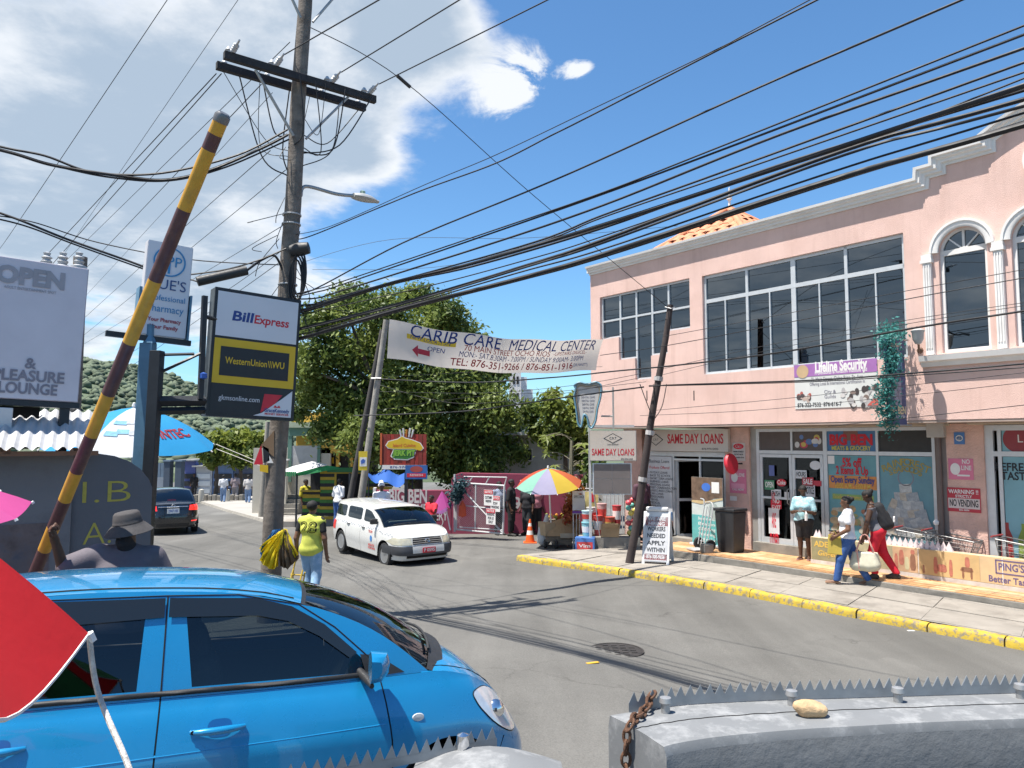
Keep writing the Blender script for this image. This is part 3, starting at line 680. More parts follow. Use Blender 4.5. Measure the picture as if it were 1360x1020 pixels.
def make_car(S):
  T = curve(S['T']); CR = curve(S['crown']); B = S['B']; W = S['W']; a_f = curve(S['af']); a_b = curve(S['ab']); bb = curve(S['b']); p = S.get('p',5.)
  arf,arb = S['Lf'],S['Lb']; ZG = curve(S['zg']); root = S['root']; paint = S['paint']; ctr = (0,0,.6)
  def rr(u,z): return min(1,max(0,(z - B) / (T(u) - B)))
  def ring(xn,r): return W * bb(r) * max(0,1 - abs(xn) ** p) ** (1 / p)
  def side(sg):
    def f(u,z):
      xn = u / (arf if u > 0 else arb); xn = max(-.9999,min(.9999,xn)); r = rr(u,z); a = (arf * a_f(r) if u > 0 else arb * a_b(r))
      return (xn * a,sg * ring(xn,r),z)
    return f
  def end(sg):
    def f(ph,z):
      c = max(0,math.cos(ph)); xn = sg * c ** (2 / p); L_ = arf if sg > 0 else arb; u = xn * L_; r = rr(u,z); a = L_ * (a_f(r) if sg > 0 else a_b(r))
      return (xn * a,math.copysign(abs(math.sin(ph)) ** (2 / p),ph) * W * bb(r),z)
    return f
  def face(sg):
    def f(y,z):
      yn = min(.995,abs(y) / W); xn = sg * max(0,1 - yn ** p) ** (1 / p); L_ = arf if sg > 0 else arb; r = rr(xn * L_,z); a = L_ * (a_f(r) if sg > 0 else a_b(r))
      return (xn * a,math.copysign(yn,y) * W * bb(r),z)
    return f
  def top(u,k):
    xn = max(-.9999,min(.9999,u / (arf if u > 0 else arb))); a = (arf * a_f(1) if u > 0 else arb * a_b(1)); k = max(-1,min(1,k))
    return (xn * a,k * ring(xn,1),T(u) + CR(u) * (1 - abs(k) ** 2.4))
  def gs_(sg):
    def f(u,z):
      xn = max(-.9999,min(.9999,u / (arf if u > 0 else arb))); d = z - T(u); y0 = ring(xn,1) * .992; a = (a_f(1) if u > 0 else a_b(1))
      return (u * a,sg * (y0 - S['tum'] * d - S.get('tum2',.12) * d * d),z)
    return f
  G1 = gs_(1)
  def roof(t,k):
    k = max(-1,min(1,k)); x0 = S['xr'] - S.get('rb',.05) * (1 - k * k); x1 = S['xh'] + .07 * (1 - k * k); u = x0 + (x1 - x0) * t; ue = S['xr'] + (S['xh'] - S['xr']) * t
    q = G1(ue,ZG(ue)); return (u,k * q[1],ZG(ue) + S['roofc'] * (1 - abs(k) ** 2.6))
  def wind(t,k):
    k = max(-1,min(1,k)); a = G1(S['xc'],T(S['xc'])); h = roof(1,k)
    b0 = Vector((a[0] + S.get('cb',.16) * (1 - k * k),k * a[1],T(S['xc']) + CR(S['xc']) * (1 - abs(k) ** 2.4)))
    q = b0.lerp(Vector(h),t); bul = S.get('wbul',.05) * math.sin(math.pi * min(1,max(0,t))); return (q.x + bul * .6,q.y,q.z + bul)
  def back(t,k):
    k = max(-1,min(1,k)); a = G1(S['xk'],T(S['xk'])); h = roof(0,k)
    b0 = Vector((a[0] - S.get('kb',.06) * (1 - k * k),k * a[1],T(S['xk']) + CR(S['xk']) * (1 - abs(k) ** 2.4)))
    q = b0.lerp(Vector(h),t); bul = S.get('bbul',.03) * math.sin(math.pi * min(1,max(0,t))); return (q.x - bul,q.y,q.z + bul * .5)
  F = dict(side=side,end=end,face=face,top=top,gside=gs_,roof=roof,wind=wind,back=back,T=T,ZG=ZG)
  ph0 = S.get('ph0',.62); xs_f = math.cos(ph0) ** (2 / p) * arf; xs_b = -math.cos(ph0) ** (2 / p) * arb
  wx = S['wheels']; ra = S['ra']
  st = S.get('step',.07)
  def archpts(cx,x0,x1,rev=False):
    pts = []; z0 = B + .02
    for i in range(19):
      an = math.pi * i / 18; x = cx - ra * math.cos(an); z = S['wr'] + .015 + ra * math.sin(an)
      if z >= z0: pts.append((x,z))
    return [(pts[0][0],z0)] + pts + [(pts[-1][0],z0)]
  g = .004
  cuts = S['cuts']
  xsn = [xs_b] + [c for c in cuts] + [xs_f]; names = S['panels']
  for sg in (-1,1):
    fn = side(sg)
    for i,nm in enumerate(names):
      x0,x1 = xsn[i] + (g if i else 0),xsn[i + 1] - (g if i < len(names) - 1 else 0)
      bot = [(x0,B + .02)]
      for cx in wx:
        ap = [q for q in archpts(cx,x0,x1) if x0 <= q[0] <= x1]
        if ap and (cx - ra < x1 and cx + ra > x0):
          if cx - ra < x0: bot = [(x0,S['wr'] + .015 + math.sqrt(max(0,ra**2 - (cx - x0)**2)))] + ap
          elif cx + ra > x1: bot += ap + [(x1,S['wr'] + .015 + math.sqrt(max(0,ra**2 - (cx - x1)**2)))]
          else: bot += ap
      if bot[-1][0] < x1 - 1e-6: bot.append((x1,B + .02))
      k = max(2,int((x1 - x0) / st)); topc = [(x1 - (x1 - x0) * j / k,T(x1 - (x1 - x0) * j / k) - .0005) for j in range(k + 1)]
      pn = patch(nm,paint,root,bot + topc,fn,ctr,step=st)
      F[(nm,sg)] = pn
      if i: seam([(xsn[i],B + .03),(xsn[i],T(xsn[i]))],lambda u,z,f=fn: tuple(Vector(f(u,z)) * 1 + Vector((0,-sg * .004,0))),M_gap,root)
    for cx in wx:
      mb = MB(); y1 = ring(cx / arf,.5)
      for i in range(12):
        a0,a1 = math.pi * i / 12,math.pi * (i + 1) / 12; q = ra + .003
        mb.add([(cx - q*math.cos(a0),sg*(y1 - .012),S['wr'] + q*math.sin(a0)),(cx - q*math.cos(a1),sg*(y1 - .012),S['wr'] + q*math.sin(a1)),(cx - q*math.cos(a1),sg*(y1 - .35),S['wr'] + q*math.sin(a1)),(cx - q*math.cos(a0),sg*(y1 - .35),S['wr'] + q*math.sin(a0))],[(0,1,2,3)])
      mb.add([(cx + ra*math.cos(2*math.pi*i/24),sg*(y1 - .33),S['wr'] + ra*math.sin(2*math.pi*i/24)) for i in range(24)],[tuple(range(24))])
      mb.build('wheel_well',M_gap,root)
      wheel(root,cx,sg * (y1 - .10),S['wr'],.18,S.get('spokes',8))
  for sg,nm in ((1,'front_body'),(-1,'rear_body')):
    zs = [B + .02,9]; fn = end(sg); k = 24
    phs = [-(ph0) + 2 * ph0 * j / k for j in range(k + 1)]
    pl = [(ph,B + .02) for ph in phs] + [(ph,T(sg * max(0,math.cos(ph)) ** (2 / p) * (arf if sg > 0 else arb)) - .0005) for ph in phs[::-1]]
    F[nm] = patch(nm,S.get('endmat',paint),root,pl,fn,ctr,step=.05)
  if S.get('hood'):
    F['hood'] = patch('bonnet',paint,root,[(S['xc'] - .05,-1),(arf * .9998,-1),(arf * .9998,1),(S['xc'] - .05,1)],top,(S['xc'],0,0),step=.06)
  if S.get('deck'):
    F['deck'] = patch('boot_lid',paint,root,[(-arb * .9998,-1),(S['xk'] + .03,-1),(S['xk'] + .03,1),(-arb * .9998,1)],top,(S['xk'],0,0),step=.06)
  else: patch('tailgate_top',paint,root,[(-arb * .9998,-1),(S['xk'] + .03,-1),(S['xk'] + .03,1),(-arb * .9998,1)],top,(S['xk'],0,0),step=.06)
  kx = 16; xk,xc,xr,xh = S['xk'],S['xc'],S['xr'],S['xh']
  ol = [(xk + (xc - xk) * j / kx,T(xk + (xc - xk) * j / kx)) for j in range(kx + 1)]
  nseg = 10
  fe = []
  for j in range(1,nseg):
    w = Vector(wind(j / nseg,1)); fe.append((w.x / a_f(1),w.z))
  be = []
  for j in range(1,nseg):
    w = Vector(back(j / nseg,1)); be.append((w.x / (a_b(1) if w.x < 0 else a_f(1)),w.z))
  tp = [(xh + (xr - xh) * j / kx,ZG(xh + (xr - xh) * j / kx)) for j in range(kx + 1)]
  outl = ol + fe + tp + be[::-1]
  for sg in (-1,1):
    fn = gs_(sg)
    patch('cabin_side',paint,root,outl,fn,(0,0,1.),holes=S['windows'],step=.06)
    for wpl in S['windows']: patch('window',S.get('glass',G_car),root,wpl,fn,(0,0,1.),step=.08,off=-.004)
  r_ = patch('roof',paint,root,[(0,-1),(1,-1),(1,1),(0,1)],roof,(0,0,1.),step=.05)
  F['roofpart'] = r_
  patch('windscreen',S.get('wglass',G_wind),root,[(.0,-.985),(.97,-.985),(.97,.985),(.0,.985)],wind,(0,0,.9),step=.1,off=-.002)
  patch('windscreen_surround',M_blk,root,[(-.02,-1),(1,-1),(1,1),(-.02,1)],wind,(0,0,.9),step=.1,off=-.003,holes=[[(.03,-.95),(.94,-.95),(.94,.95),(.03,.95)]])
  patch('rear_window',S.get('rglass',S.get('glass',G_car)),root,[(.08,-.93),(.93,-.93),(.93,.93),(.08,.93)],back,(0,0,.9),step=.1,off=-.002)
  patch('tailgate_frame',paint,root,[(0,-1),(1,-1),(1,1),(0,1)],back,(0,0,.9),step=.1,off=-.001,holes=[[(.08,-.93),(.93,-.93),(.93,.93),(.08,.93)]])
  MB().box(-arb * .9,arf * .9,-W * .8,W * .8,B + .03,B + .08).build('floor_pan',M_gap,root)
  zt = min(T(0),T(.5)) - .06
  MB().box(-arb * .85,xc - .12,-W * .88,-W * .84,B + .08,zt).build('door_trim',M_blk,root); MB().box(-arb * .85,xc - .12,W * .84,W * .88,B + .08,zt).build('door_trim',M_blk,root)
  sx0 = S.get('seatx',.15)
  for sy in (-.36,.36):
    for x in (sx0,sx0 - .95):
      mb = MB(); mb.box(x - .05,x + .45,sy - .25,sy + .25,B + .1,.52 + S.get('seatz',0)); mb.obox((x - .13,sy,.78 + S.get('seatz',0)),(.14,.46,.62),Matrix.Rotation(R(-12),3,'Y')); mb.obox((x - .22,sy,1.14 + S.get('seatz',0)),(.1,.26,.17),Matrix.Rotation(R(-8),3,'Y'))
      mb.build('seat',M_seat,root,bevel=.04)
  mb = MB(); mb.grid([[(xc + .06 + .1 * (1 - (k / 6) ** 2),W * .82 * k / 6,T(xc) - .01 + .02 * (1 - abs(k / 6))) for k in range(-6,7)],[(xc - .35,W * .82 * k / 6,T(xc) - .03 + .04 * (1 - abs(k / 6))) for k in range(-6,7)],[(xc - .42,W * .82 * k / 6,T(xc) - .3) for k in range(-6,7)]],flip=True)
  mb.build('dashboard',S.get('dash',M_blk),root,smooth=40)
  sw = Matrix.Translation((xc - .52,S.get('steer',-.36),T(xc) - .02)) @ Matrix.Rotation(R(-65),4,'Y')
  MB().tube([sw @ Vector((.18*math.cos(a*math.pi/10),.18*math.sin(a*math.pi/10),0)) for a in range(21)],.015,6).build('steering_wheel',M_blk,root,smooth=60)
  return F
def wiper(parent,wind,k0,k1,t0=.04,t1=.06):
  P = [Vector(wind(t0 + (t1 - t0) * i / 8,k0 + (k1 - k0) * i / 8)) + Vector((.012,0,.014)) for i in range(9)]
  return MB().tube(P,.009,5).build('wiper',M_blk,parent)
def plate(parent,fn,y,z,w,h,m,txt,tm,sg,name='number_plate'):
  o = Vector(fn(y,z)); n = surf_n(fn,y,z); n = n if n.x * sg > 0 else -n
  M = Matrix.Translation(o + n * .012) @ Vector((n.x,n.y,0)).to_track_quat('-Y','Z').to_matrix().to_4x4()
  me = MB(); me.obox((0,0,0),(w,.012,h)); q = me.mesh(name); q.transform(M); q.materials.append(m); pl = link(name,q,parent,bevel=.004)
  if txt: text(txt,h * .85,tm,pl,M=M,y=-.0075,width=w * .82,bold=.02)
  return pl
# ---------------------------------------------------------------- blue hatchback in the foreground
M_blue = mat('blue_paint',(.008,.22,.46),.3,.2,var=.03,scale=3,coat=1.,spec=.5)
hd = R(25); Bp = Vector((-.472 * 3.45,3.45,0)); fw = Vector((math.cos(hd),math.sin(hd),0)); rt_ = Vector((math.sin(hd),-math.cos(hd),0))
HW = .83; cpos = Bp + fw * .25 - rt_ * HW * .985
blue = thing('blue_hatchback','bright blue small hatchback parked across the foreground','car',(cpos.x,cpos.y,.585),hd)
blue.rotation_euler = (Matrix.Rotation(hd,3,'Z') @ Matrix.Rotation(R(2.6),3,'Y') @ Matrix.Rotation(R(-4.5),3,'X')).to_euler()
S = dict(root=blue,paint=M_blue,B=.2,W=HW,Lf=1.80,Lb=1.8,p=4.6,
  T=[(-1.8,.86),(-1.3,.93),(-.6,.945),(.2,.945),(.87,.955),(1.2,.96),(1.42,.92),(1.6,.835),(1.72,.74),(1.8,.66)],
  crown=[(-1.8,.03),(-1,.05),(.9,.09),(1.2,.10),(1.5,.085),(1.72,.045),(1.8,.015)],
  af=[(0,.955),(.3,1),(.55,.995),(.8,.965),(1,.93)],ab=[(0,.96),(.3,1),(.6,.99),(1,.95)],
  b=[(0,.93),(.25,.965),(.5,1),(.62,1),(.78,.972),(.92,.93),(1,.89)],
  zg=[(-1.65,1.30),(-1.2,1.385),(-.5,1.425),(-.1,1.415),(.2,1.385),(.42,1.335)],tum=.20,tum2=.14,roofc=.065,xr=-1.55,xh=.40,xc=1.17,xk=-1.72,
  wheels=(-1.26,1.2),wr=.29,ra=.335,cuts=(-1.08,-.25,.87),panels=('quarter_panel','rear_door','front_door','front_wing'),hood=True,step=.06,wbul=.045,
  windows=[[(-1.0,.985),(-.36,.985),(-.345,1.375),(-.75,1.378),(-1.02,1.345),(-1.12,1.2)],[(-.11,.985),(.80,.985),(.835,1.0),(.70,1.115),(.53,1.235),(.36,1.318),(.18,1.36),(-.165,1.376)]],ph0=.66)
F = make_car(S)
for sg in (-1,1):
  fn = F['side'](sg); gf = F['gside'](sg); door = F[('front_door',sg)]; rdoor = F[('rear_door',sg)]
  P = [Vector(gf(x,F['T'](x) + .022)) + Vector((0,sg * .004,0)) for x in np.linspace(-1.1,.84,24)]
  MB().tube(P,.013,6).build('weather_strip',M_blk,blue,smooth=60)
  seam([(-.25,.945),(-.25,1.40)],gf,M_gap,blue,.004); seam([(-.25,1.40),(.1,1.393),(.42,1.335),(.62,1.215),(.9,.985)],gf,M_gap,blue,.0035)
  seam([(-.25,1.40),(-.8,1.398),(-1.12,1.34)],gf,M_gap,blue,.0035)
  mv = mat('visor_smoke',(.012,.014,.016),.15,var=0,coat=.5)
  patch('rain_visor',mv,blue,[(-.24,1.30),(.20,1.288),(.36,1.255),(.53,1.175),(.70,1.06),(.74,1.085),(.56,1.23),(.38,1.325),(.19,1.372),(-.24,1.388)],gf,(0,0,1),off=.012,step=.05)
  patch('rain_visor',mv,blue,[(-1.04,1.27),(-.26,1.30),(-.26,1.388),(-.78,1.388),(-1.06,1.35)],gf,(0,0,1),off=.012,step=.05)
  for d,hxp in ((door,.02),(rdoor,-.9)):
    o = Vector(fn(hxp,.80)); ax = Vector((1,0,.03)); P = [o + Vector((t,sg * (.004 + .028 * math.sin(math.pi * (i / 8)) ** .6),.006 * i / 8)) for i,t in enumerate(np.linspace(-.12,.12,9))]
    MB().tube(P,[.010,.014,.017,.018,.018,.018,.017,.014,.010],8).build('door_handle',M_blue,d,smooth=60)
    patch('handle_recess_shade',mat('blue_shadow_gap',(.004,.09,.27),.4,.2,coat=.6),d,smoothpoly([(hxp - .05,.77),(hxp + .06,.77),(hxp + .065,.845),(hxp - .045,.845)],2),fn,(0,0,.6),step=.03,off=.0015)  # flat patch of darker blue; the hollow's shade is put into its colour
  MB().lathe([(.009,0),(.009,.004),(0,.005)],10,Matrix.Translation(Vector(fn(-.095,.802)) + Vector((0,sg * .018,0))) @ Matrix.Rotation(R(-90) * sg,4,'X')).build('keyhole',M_gap,door)
  o = Vector(gf(.76,1.03)); mc = o + Vector((.02,sg * .12,-.005)); mb = MB()
  prof = [(0,-.06),(.055,-.052),(.085,-.02),(.09,.02),(.075,.05),(.0,.058)]
  rows_ = []
  for k in range(9):
    t = k / 8; sc_ = math.sin(math.pi * (.08 + .84 * t)) ** .45; yy = sg * (-.06 + .18 * t); rows_.append([mc + Vector((q[0] * 1.15 * sc_ - .02 + .03 * (1 - t),yy,q[1] * 1.35 * sc_ + .012)) for q in prof + [(-.0,.0)]])
  mb.grid(rows_,wrap=True); k7 = len(rows_[0]); mb.f += [list(range(k7)),list(range(8 * k7,9 * k7))[::-1]]; mb.m += [0,0]
  mir = mb.build('wing_mirror',M_blue,blue,smooth=50)
  MB().tube([o + Vector((0,-sg * .01,-.04)),mc + Vector((0,-sg * .05,-.06)),mc + Vector((0,sg * .06,-.075))],[.022,.025,.012],8).build('mirror_arm',M_blk,mir,smooth=50)
  patch('quarter_glass_panel',M_blk,blue,[(.80,.96),(1.02,.97),(.86,1.065),(.76,1.075)],gf,(0,0,1.),off=.002,step=.05)
  o = Vector(fn(1.03,.755)); MB().lathe([(.034,0),(.03,.006),(0,.008)],14,Matrix.Translation(o) @ Matrix.Rotation(R(-90) * sg,4,'X') @ Matrix.Diagonal((1,.62,1,1))).build('side_repeater',M_lamp,blue,smooth=50)
  ef = F['end'](1); q = lambda a,z: ef(sg * a,z)
  hp = smoothpoly([(1.40,.835),(1.52,.855),(1.63,.80),(1.70,.70),(1.715,.615),(1.62,.585),(1.50,.66),(1.42,.76)],2)
  patch('headlamp',M_lamp,blue,[(a,min(z,F['T'](a) - .004)) for a,z in hp],fn,(0,0,.5),off=.004,step=.025)
  seam(hp[::1] + hp[:1],lambda u,z: tuple(Vector(fn(u,min(z,F['T'](u) - .003))) + Vector((0,sg * .003,0))),M_gap,blue,.003,'headlamp_rim')
  MB().lathe([(.055,0),(.05,.015),(.02,.035),(.0,.035)],14,Matrix.Translation(Vector(fn(1.55,.72)) + Vector((0,-sg * .01,0))) @ Matrix.Rotation(R(-90) * sg,4,'X')).build('lamp_bowl',M_chr,blue,smooth=50)
  seam([(1.16,.93 * sg),(1.4,.9 * sg),(1.62,.86 * sg),(1.74,.74 * sg)],F['top'],M_gap,blue,.0035)
  seam([(1.55,.585),(1.50,.50),(1.52,.42)],fn,M_gap,blue,.003)
  seam([(-1.0,.70),(-.25,.715),(.4,.728),(.85,.742)],lambda u,z: tuple(Vector(fn(u,z)) - Vector((0,sg * .006,0))),M_blue,blue,.0075,'swage_line')
  P = [Vector(F['roof'](t,.93 * sg)) + Vector((0,0,.0)) for t in np.linspace(.02,.98,14)]; MB().tube(P,.006,5).build('roof_moulding',M_gap,blue)
mb = MB(); mb.grid([[Vector(F['wind'](-.03,k / 8)) + Vector((.05,0,-.006)) for k in range(-8,9)],[Vector(F['wind'](.02,k / 8)) + Vector((0,0,.004)) for k in range(-8,9)]]); mb.build('cowl_panel',M_blk,blue,smooth=50)
wiper(blue,F['wind'],-.75,-.02); wiper(blue,F['wind'],-.05,.65)
fc = F['face'](1)
patch('grille',M_blk,blue,smoothpoly([(-.42,.56),(.42,.56),(.45,.63),(-.45,.63)],1),fc,(0,0,.5),off=.004,step=.05); patch('lower_grille',M_blk,blue,smoothpoly([(-.5,.3),(.5,.3),(.45,.44),(-.45,.44)],1),fc,(0,0,.5),off=.004,step=.05)
plate(blue,fc,0,.5,.34,.11,mat('plate_white',(.7,.7,.68),.5),None,None,1)
# ---------------------------------------------------------------- white station wagon
M_wht = mat('white_paint',(.62,.62,.60),.3,0,var=.04,scale=3,coat=.8)
M_bump = mat('grey_bumper',(.05,.053,.06),.6,var=.1)
fax = Vector((-2.9,17.65,0)) + NIN * .74; vc = fax - E * 1.28
van = thing('white_station_wagon','white station wagon with black bumper driving toward the camera','car',(vc.x,vc.y,zg(vc.x,vc.y) + .0),math.atan2(E.y,E.x))
van.scale = (.94,.94,.93); van.rotation_euler = (0,R(1.6),math.atan2(E.y,E.x))
S = dict(root=van,paint=M_wht,B=.2,W=.845,Lf=2.02,Lb=2.15,p=6.5,
  T=[(-2.15,.88),(-1.5,.93),(0,.94),(.9,.945),(1.25,.935),(1.6,.89),(1.85,.825),(2.02,.76)],
  crown=[(-2.15,.02),(-1,.03),(1,.07),(1.3,.075),(1.7,.06),(1.95,.03),(2.02,.015)],
  af=[(0,.95),(.2,.985),(.4,1),(.7,.985),(1,.95)],ab=[(0,.96),(.3,1),(.6,.995),(1,.975)],
  b=[(0,.95),(.25,.975),(.5,1),(.8,.985),(.93,.96),(1,.925)],
  zg=[(-2.1,1.32),(-1.6,1.36),(-.6,1.375),(.1,1.365),(.42,1.325)],tum=.17,tum2=.1,roofc=.05,xr=-1.98,xh=.42,xc=1.2,xk=-2.12,
  wheels=(-1.27,1.28),wr=.3,ra=.35,cuts=(-.95,-.06,.92),panels=('quarter_panel','rear_door','front_door','front_wing'),hood=True,step=.09,
  windows=[smoothpoly([(-1.98,1.0),(-1.12,1.0),(-1.14,1.30),(-1.85,1.285)],1,.1),smoothpoly([(-1.0,1.0),(-.14,1.0),(-.16,1.312),(-1.02,1.305)],1,.1),smoothpoly([(0,1.0),(.86,1.0),(.62,1.15),(.38,1.265),(.2,1.295),(-.02,1.312)],1,.1)],seatz=.06)
F = make_car(S); fc = F['face'](1)
M_red = mat('taxi_red',(.55,.03,.02),.5); M_chk = mat('decal_grey',(.35,.36,.38),.5)
for sg in (-1,1):
  fn = F['side'](sg)
  for d,hxp in ((F[('front_door',sg)],.12),(F[('rear_door',sg)],-.8)):
    MB().tube([Vector(fn(hxp - .09 + .18 * i / 5,.84)) + Vector((0,sg * (.004 + .02 * math.sin(math.pi * i / 5)),0)) for i in range(6)],.014,6).build('door_handle',M_blk,d)
  o = Vector(F['gside'](sg)(.8,1.04)); mir = MB().obox(o + Vector((.02,sg * .11,.03)),(.1,.2,.14)).build('wing_mirror',M_blk,van,bevel=.03)
  mb = MB()
  for i in range(46):
    u = -1.75 + i * .075
    if not (-1.75 < u < 1.72): continue
    for j in range(2):
      if (i + j) % 2: continue
      uu = u; z0 = .9 - .033 * j - (.04 if u > 1.05 else 0)
      if u > 1.3: z0 -= (u - 1.3) * .06
      if i % 7 == 5: continue
      q = [Vector(fn(a,z)) + Vector((0,sg * .002,0)) for a,z in ((uu,z0),(uu + .07,z0),(uu + .07,z0 - .03),(uu,z0 - .03))]; mb.add(q,[(0,1,2,3)])
  mb.build('chequered_stripe',M_chk,van,kind='stuff')
  d = F[('front_door',sg)]
  Mt = lambda u,z: Matrix.Translation(Vector(fn(u,z)) + Vector((0,sg * .003,0))) @ Matrix.Rotation(0 if sg < 0 else math.pi,4,'Z')
  text('TAXI',.10,M_red,d,M=Mt(.55,.78),y=0,bold=.02); text('ROUTE',.10,M_red,d,M=Mt(.6,.45),y=0,bold=.02); text('OCHO RIOS',.07,M_red,d,M=Mt(.6,.37),y=0,bold=.02)
  em = MB().lathe([(.06,0),(.06,.003),(0,.003)],16,Mt(.6,.62) @ Matrix.Rotation(R(90),4,'X') @ Matrix.Diagonal((1,1.3,1,1))).build('door_emblem',mat('emblem_blue',(.05,.2,.5),.5),d)
  ef = F['end'](1)
  hp = [(sg * .44,.60),(sg * .80,.60),(sg * .835,.66),(sg * .80,.765),(sg * .45,.755)]
  hl = patch('headlamp',mat('lamp_yellowed',(.5,.47,.36),.15,.2,coat=1.,var=.2,scale=10),van,hp,fc,(0,0,.5),off=.006,step=.03)
  seam([(1.2,.93 * sg),(1.6,.92 * sg),(1.95,.9 * sg)],F['top'],M_gap,van,.004)
  patch('tail_lamp',M_red,van,[(sg * .62,.6),(sg * .82,.6),(sg * .82,.84),(sg * .62,.84)],F['face'](-1),(0,0,.5),off=.006,step=.05)
patch('grille',M_blk,van,[(-.42,.61),(.42,.61),(.42,.755),(-.42,.755)],fc,(0,0,.5),off=.006,step=.05)
for i in range(3): MB().tube([Vector(fc(-.41 + .82 * k / 8,.64 + .045 * i)) + Vector((.012,0,0)) for k in range(9)],.008,5).build('grille_bar',M_alud,van)
MB().tube([Vector(fc(0,.69)) + Vector((.022,.065 * math.cos(a * math.pi / 8),.045 * math.sin(a * math.pi / 8))) for a in range(17)],.009,5).build('badge',M_chr,van); MB().tube([Vector(fc(0,.70)) + Vector((.022,.03 * math.cos(a * math.pi / 8),.03 * math.sin(a * math.pi / 8))) for a in range(17)],.007,5).build('badge',M_chr,van)
patch('front_bumper',M_bump,van,[(-.84,.36),(.84,.36),(.84,.57),(-.84,.57)],fc,(0,0,.5),off=.03,step=.04)
for sg in (-1,1): patch('front_bumper',M_bump,van,[(1.84,.38),(2.0,.38),(2.0,.57),(1.72,.57)],F['side'](sg),(0,0,.5),off=.02,step=.04)
patch('bumper_insert',M_wht,van,[(-.44,.41),(.44,.41),(.44,.565),(-.44,.565)],fc,(0,0,.5),off=.036,step=.05)
patch('air_intake',M_gap,van,[(-.58,.285),(.58,.285),(.58,.365),(-.58,.365)],fc,(0,0,.5),off=.008,step=.05)
plate(van,lambda y,z: tuple(Vector(fc(y,z)) + Vector((.045,0,0))),0,.47,.36,.13,mat('plate_red',(.5,.02,.04),.5),'P 0595',mat('plate_ink',(.75,.72,.7),.5),1)
wiper(van,F['wind'],-.7,.0); wiper(van,F['wind'],0.,.7)
MB().box(.78,.82,-.45,.35,1.02,1.05).build('windscreen_strip',M_white,van)
# ---------------------------------------------------------------- black sedan seen from behind
M_black = mat('black_paint',(.012,.014,.018),.25,.2,var=.1,scale=4,coat=1.)
q = gnd(229,711); hv = Vector((-.485,.875,0)); ccn = Vector((q.x,q.y,0)) + hv * 2.2
sed = thing('black_sedan','black four-door sedan driving away with red tail lights lit','car',(ccn.x,ccn.y,zg(ccn.x,ccn.y)),math.atan2(hv.y,hv.x))
sed.rotation_euler = (0,R(1.7),math.atan2(hv.y,hv.x))
S = dict(root=sed,paint=M_black,B=.2,W=.85,Lf=2.28,Lb=2.28,p=5.,
  T=[(-2.28,.96),(-2.1,1.0),(-1.6,.985),(0,.93),(1,.92),(1.5,.86),(2,.74),(2.28,.62)],
  crown=[(-2.28,.015),(-2,.03),(-1.5,.04),(1,.08),(1.8,.06),(2.28,.015)],
  af=[(0,.96),(.4,1),(1,.93)],ab=[(0,.95),(.25,.99),(.45,1),(.75,.985),(1,.965)],b=[(0,.94),(.25,.98),(.55,1),(.85,.98),(1,.915)],
  zg=[(-1.3,1.34),(-.9,1.395),(-.2,1.42),(.3,1.40),(.55,1.35)],tum=.3,tum2=.15,roofc=.06,xr=-1.05,xh=.5,xc=1.2,xk=-1.85,
  wheels=(-1.35,1.35),wr=.31,ra=.35,cuts=(-1.0,-.1,1.),panels=('quarter_panel','rear_door','front_door','front_wing'),hood=True,deck=True,step=.1,
  windows=[[(-1.35,1.0),(-.15,.985),(-.18,1.33),(-.95,1.32)],[(-.05,.985),(.95,.98),(.5,1.28),(.3,1.33),(-.08,1.335)]],glass=glassmat('car_glass_dark',(.05,.055,.06)),rglass=glassmat('rear_glass_dark',(.04,.045,.055)))
F = make_car(S); fb = F['face'](-1)
M_tail = mat('tail_lamp_red',(.5,.01,.01),.2,coat=1.,var=.1,scale=20,emit=(1,.03,.02,.8))
for sg in (-1,1):
  patch('tail_lamp',M_tail,sed,[(sg * .47,.78),(sg * .80,.76),(sg * .835,.86),(sg * .81,.955),(sg * .52,.93)],fb,(0,0,.5),off=.008,step=.03)
  patch('reflector',M_tail,sed,[(sg * .55,.42),(sg * .75,.42),(sg * .75,.45),(sg * .55,.45)],fb,(0,0,.5),off=.006,step=.05)
  MB().obox(Vector(F['gside'](sg)(.85,1.02)) + Vector((0,sg * .1,0)),(.1,.2,.13)).build('wing_mirror',M_black,sed,bevel=.03)
MB().tube([Vector(fb(-.46 + .92 * i / 10,.90)) + Vector((-.015,0,0)) for i in range(11)],.014,6).build('boot_trim',M_chr,sed,smooth=50)
plate(sed,lambda y,z: tuple(Vector(fb(y,z)) + Vector((-.008,0,0))),0,.76,.36,.15,mat('plate_white',(.7,.7,.68),.5),'2947 HK',mat('plate_blue',(.08,.12,.35),.5),-1)
MB().obox(Vector((-1.58,0,1.09)),(.05,.26,.05)).build('brake_light',M_tail,sed); MB().tube([Vector(fb(0,.93)) + Vector((-.02,.05 * math.cos(a * math.pi / 8),.035 * math.sin(a * math.pi / 8))) for a in range(17)],.008,5).build('badge',M_chr,sed)
patch('bumper_insert',M_blk,sed,[(-.5,.26),(.5,.26),(.5,.36),(-.5,.36)],fb,(0,0,.5),off=.006,step=.1)
MB().obox(Vector(fb(.55,.66)) + Vector((-.01,0,0)),(.01,.16,.03)).build('model_badge',M_chr,sed)
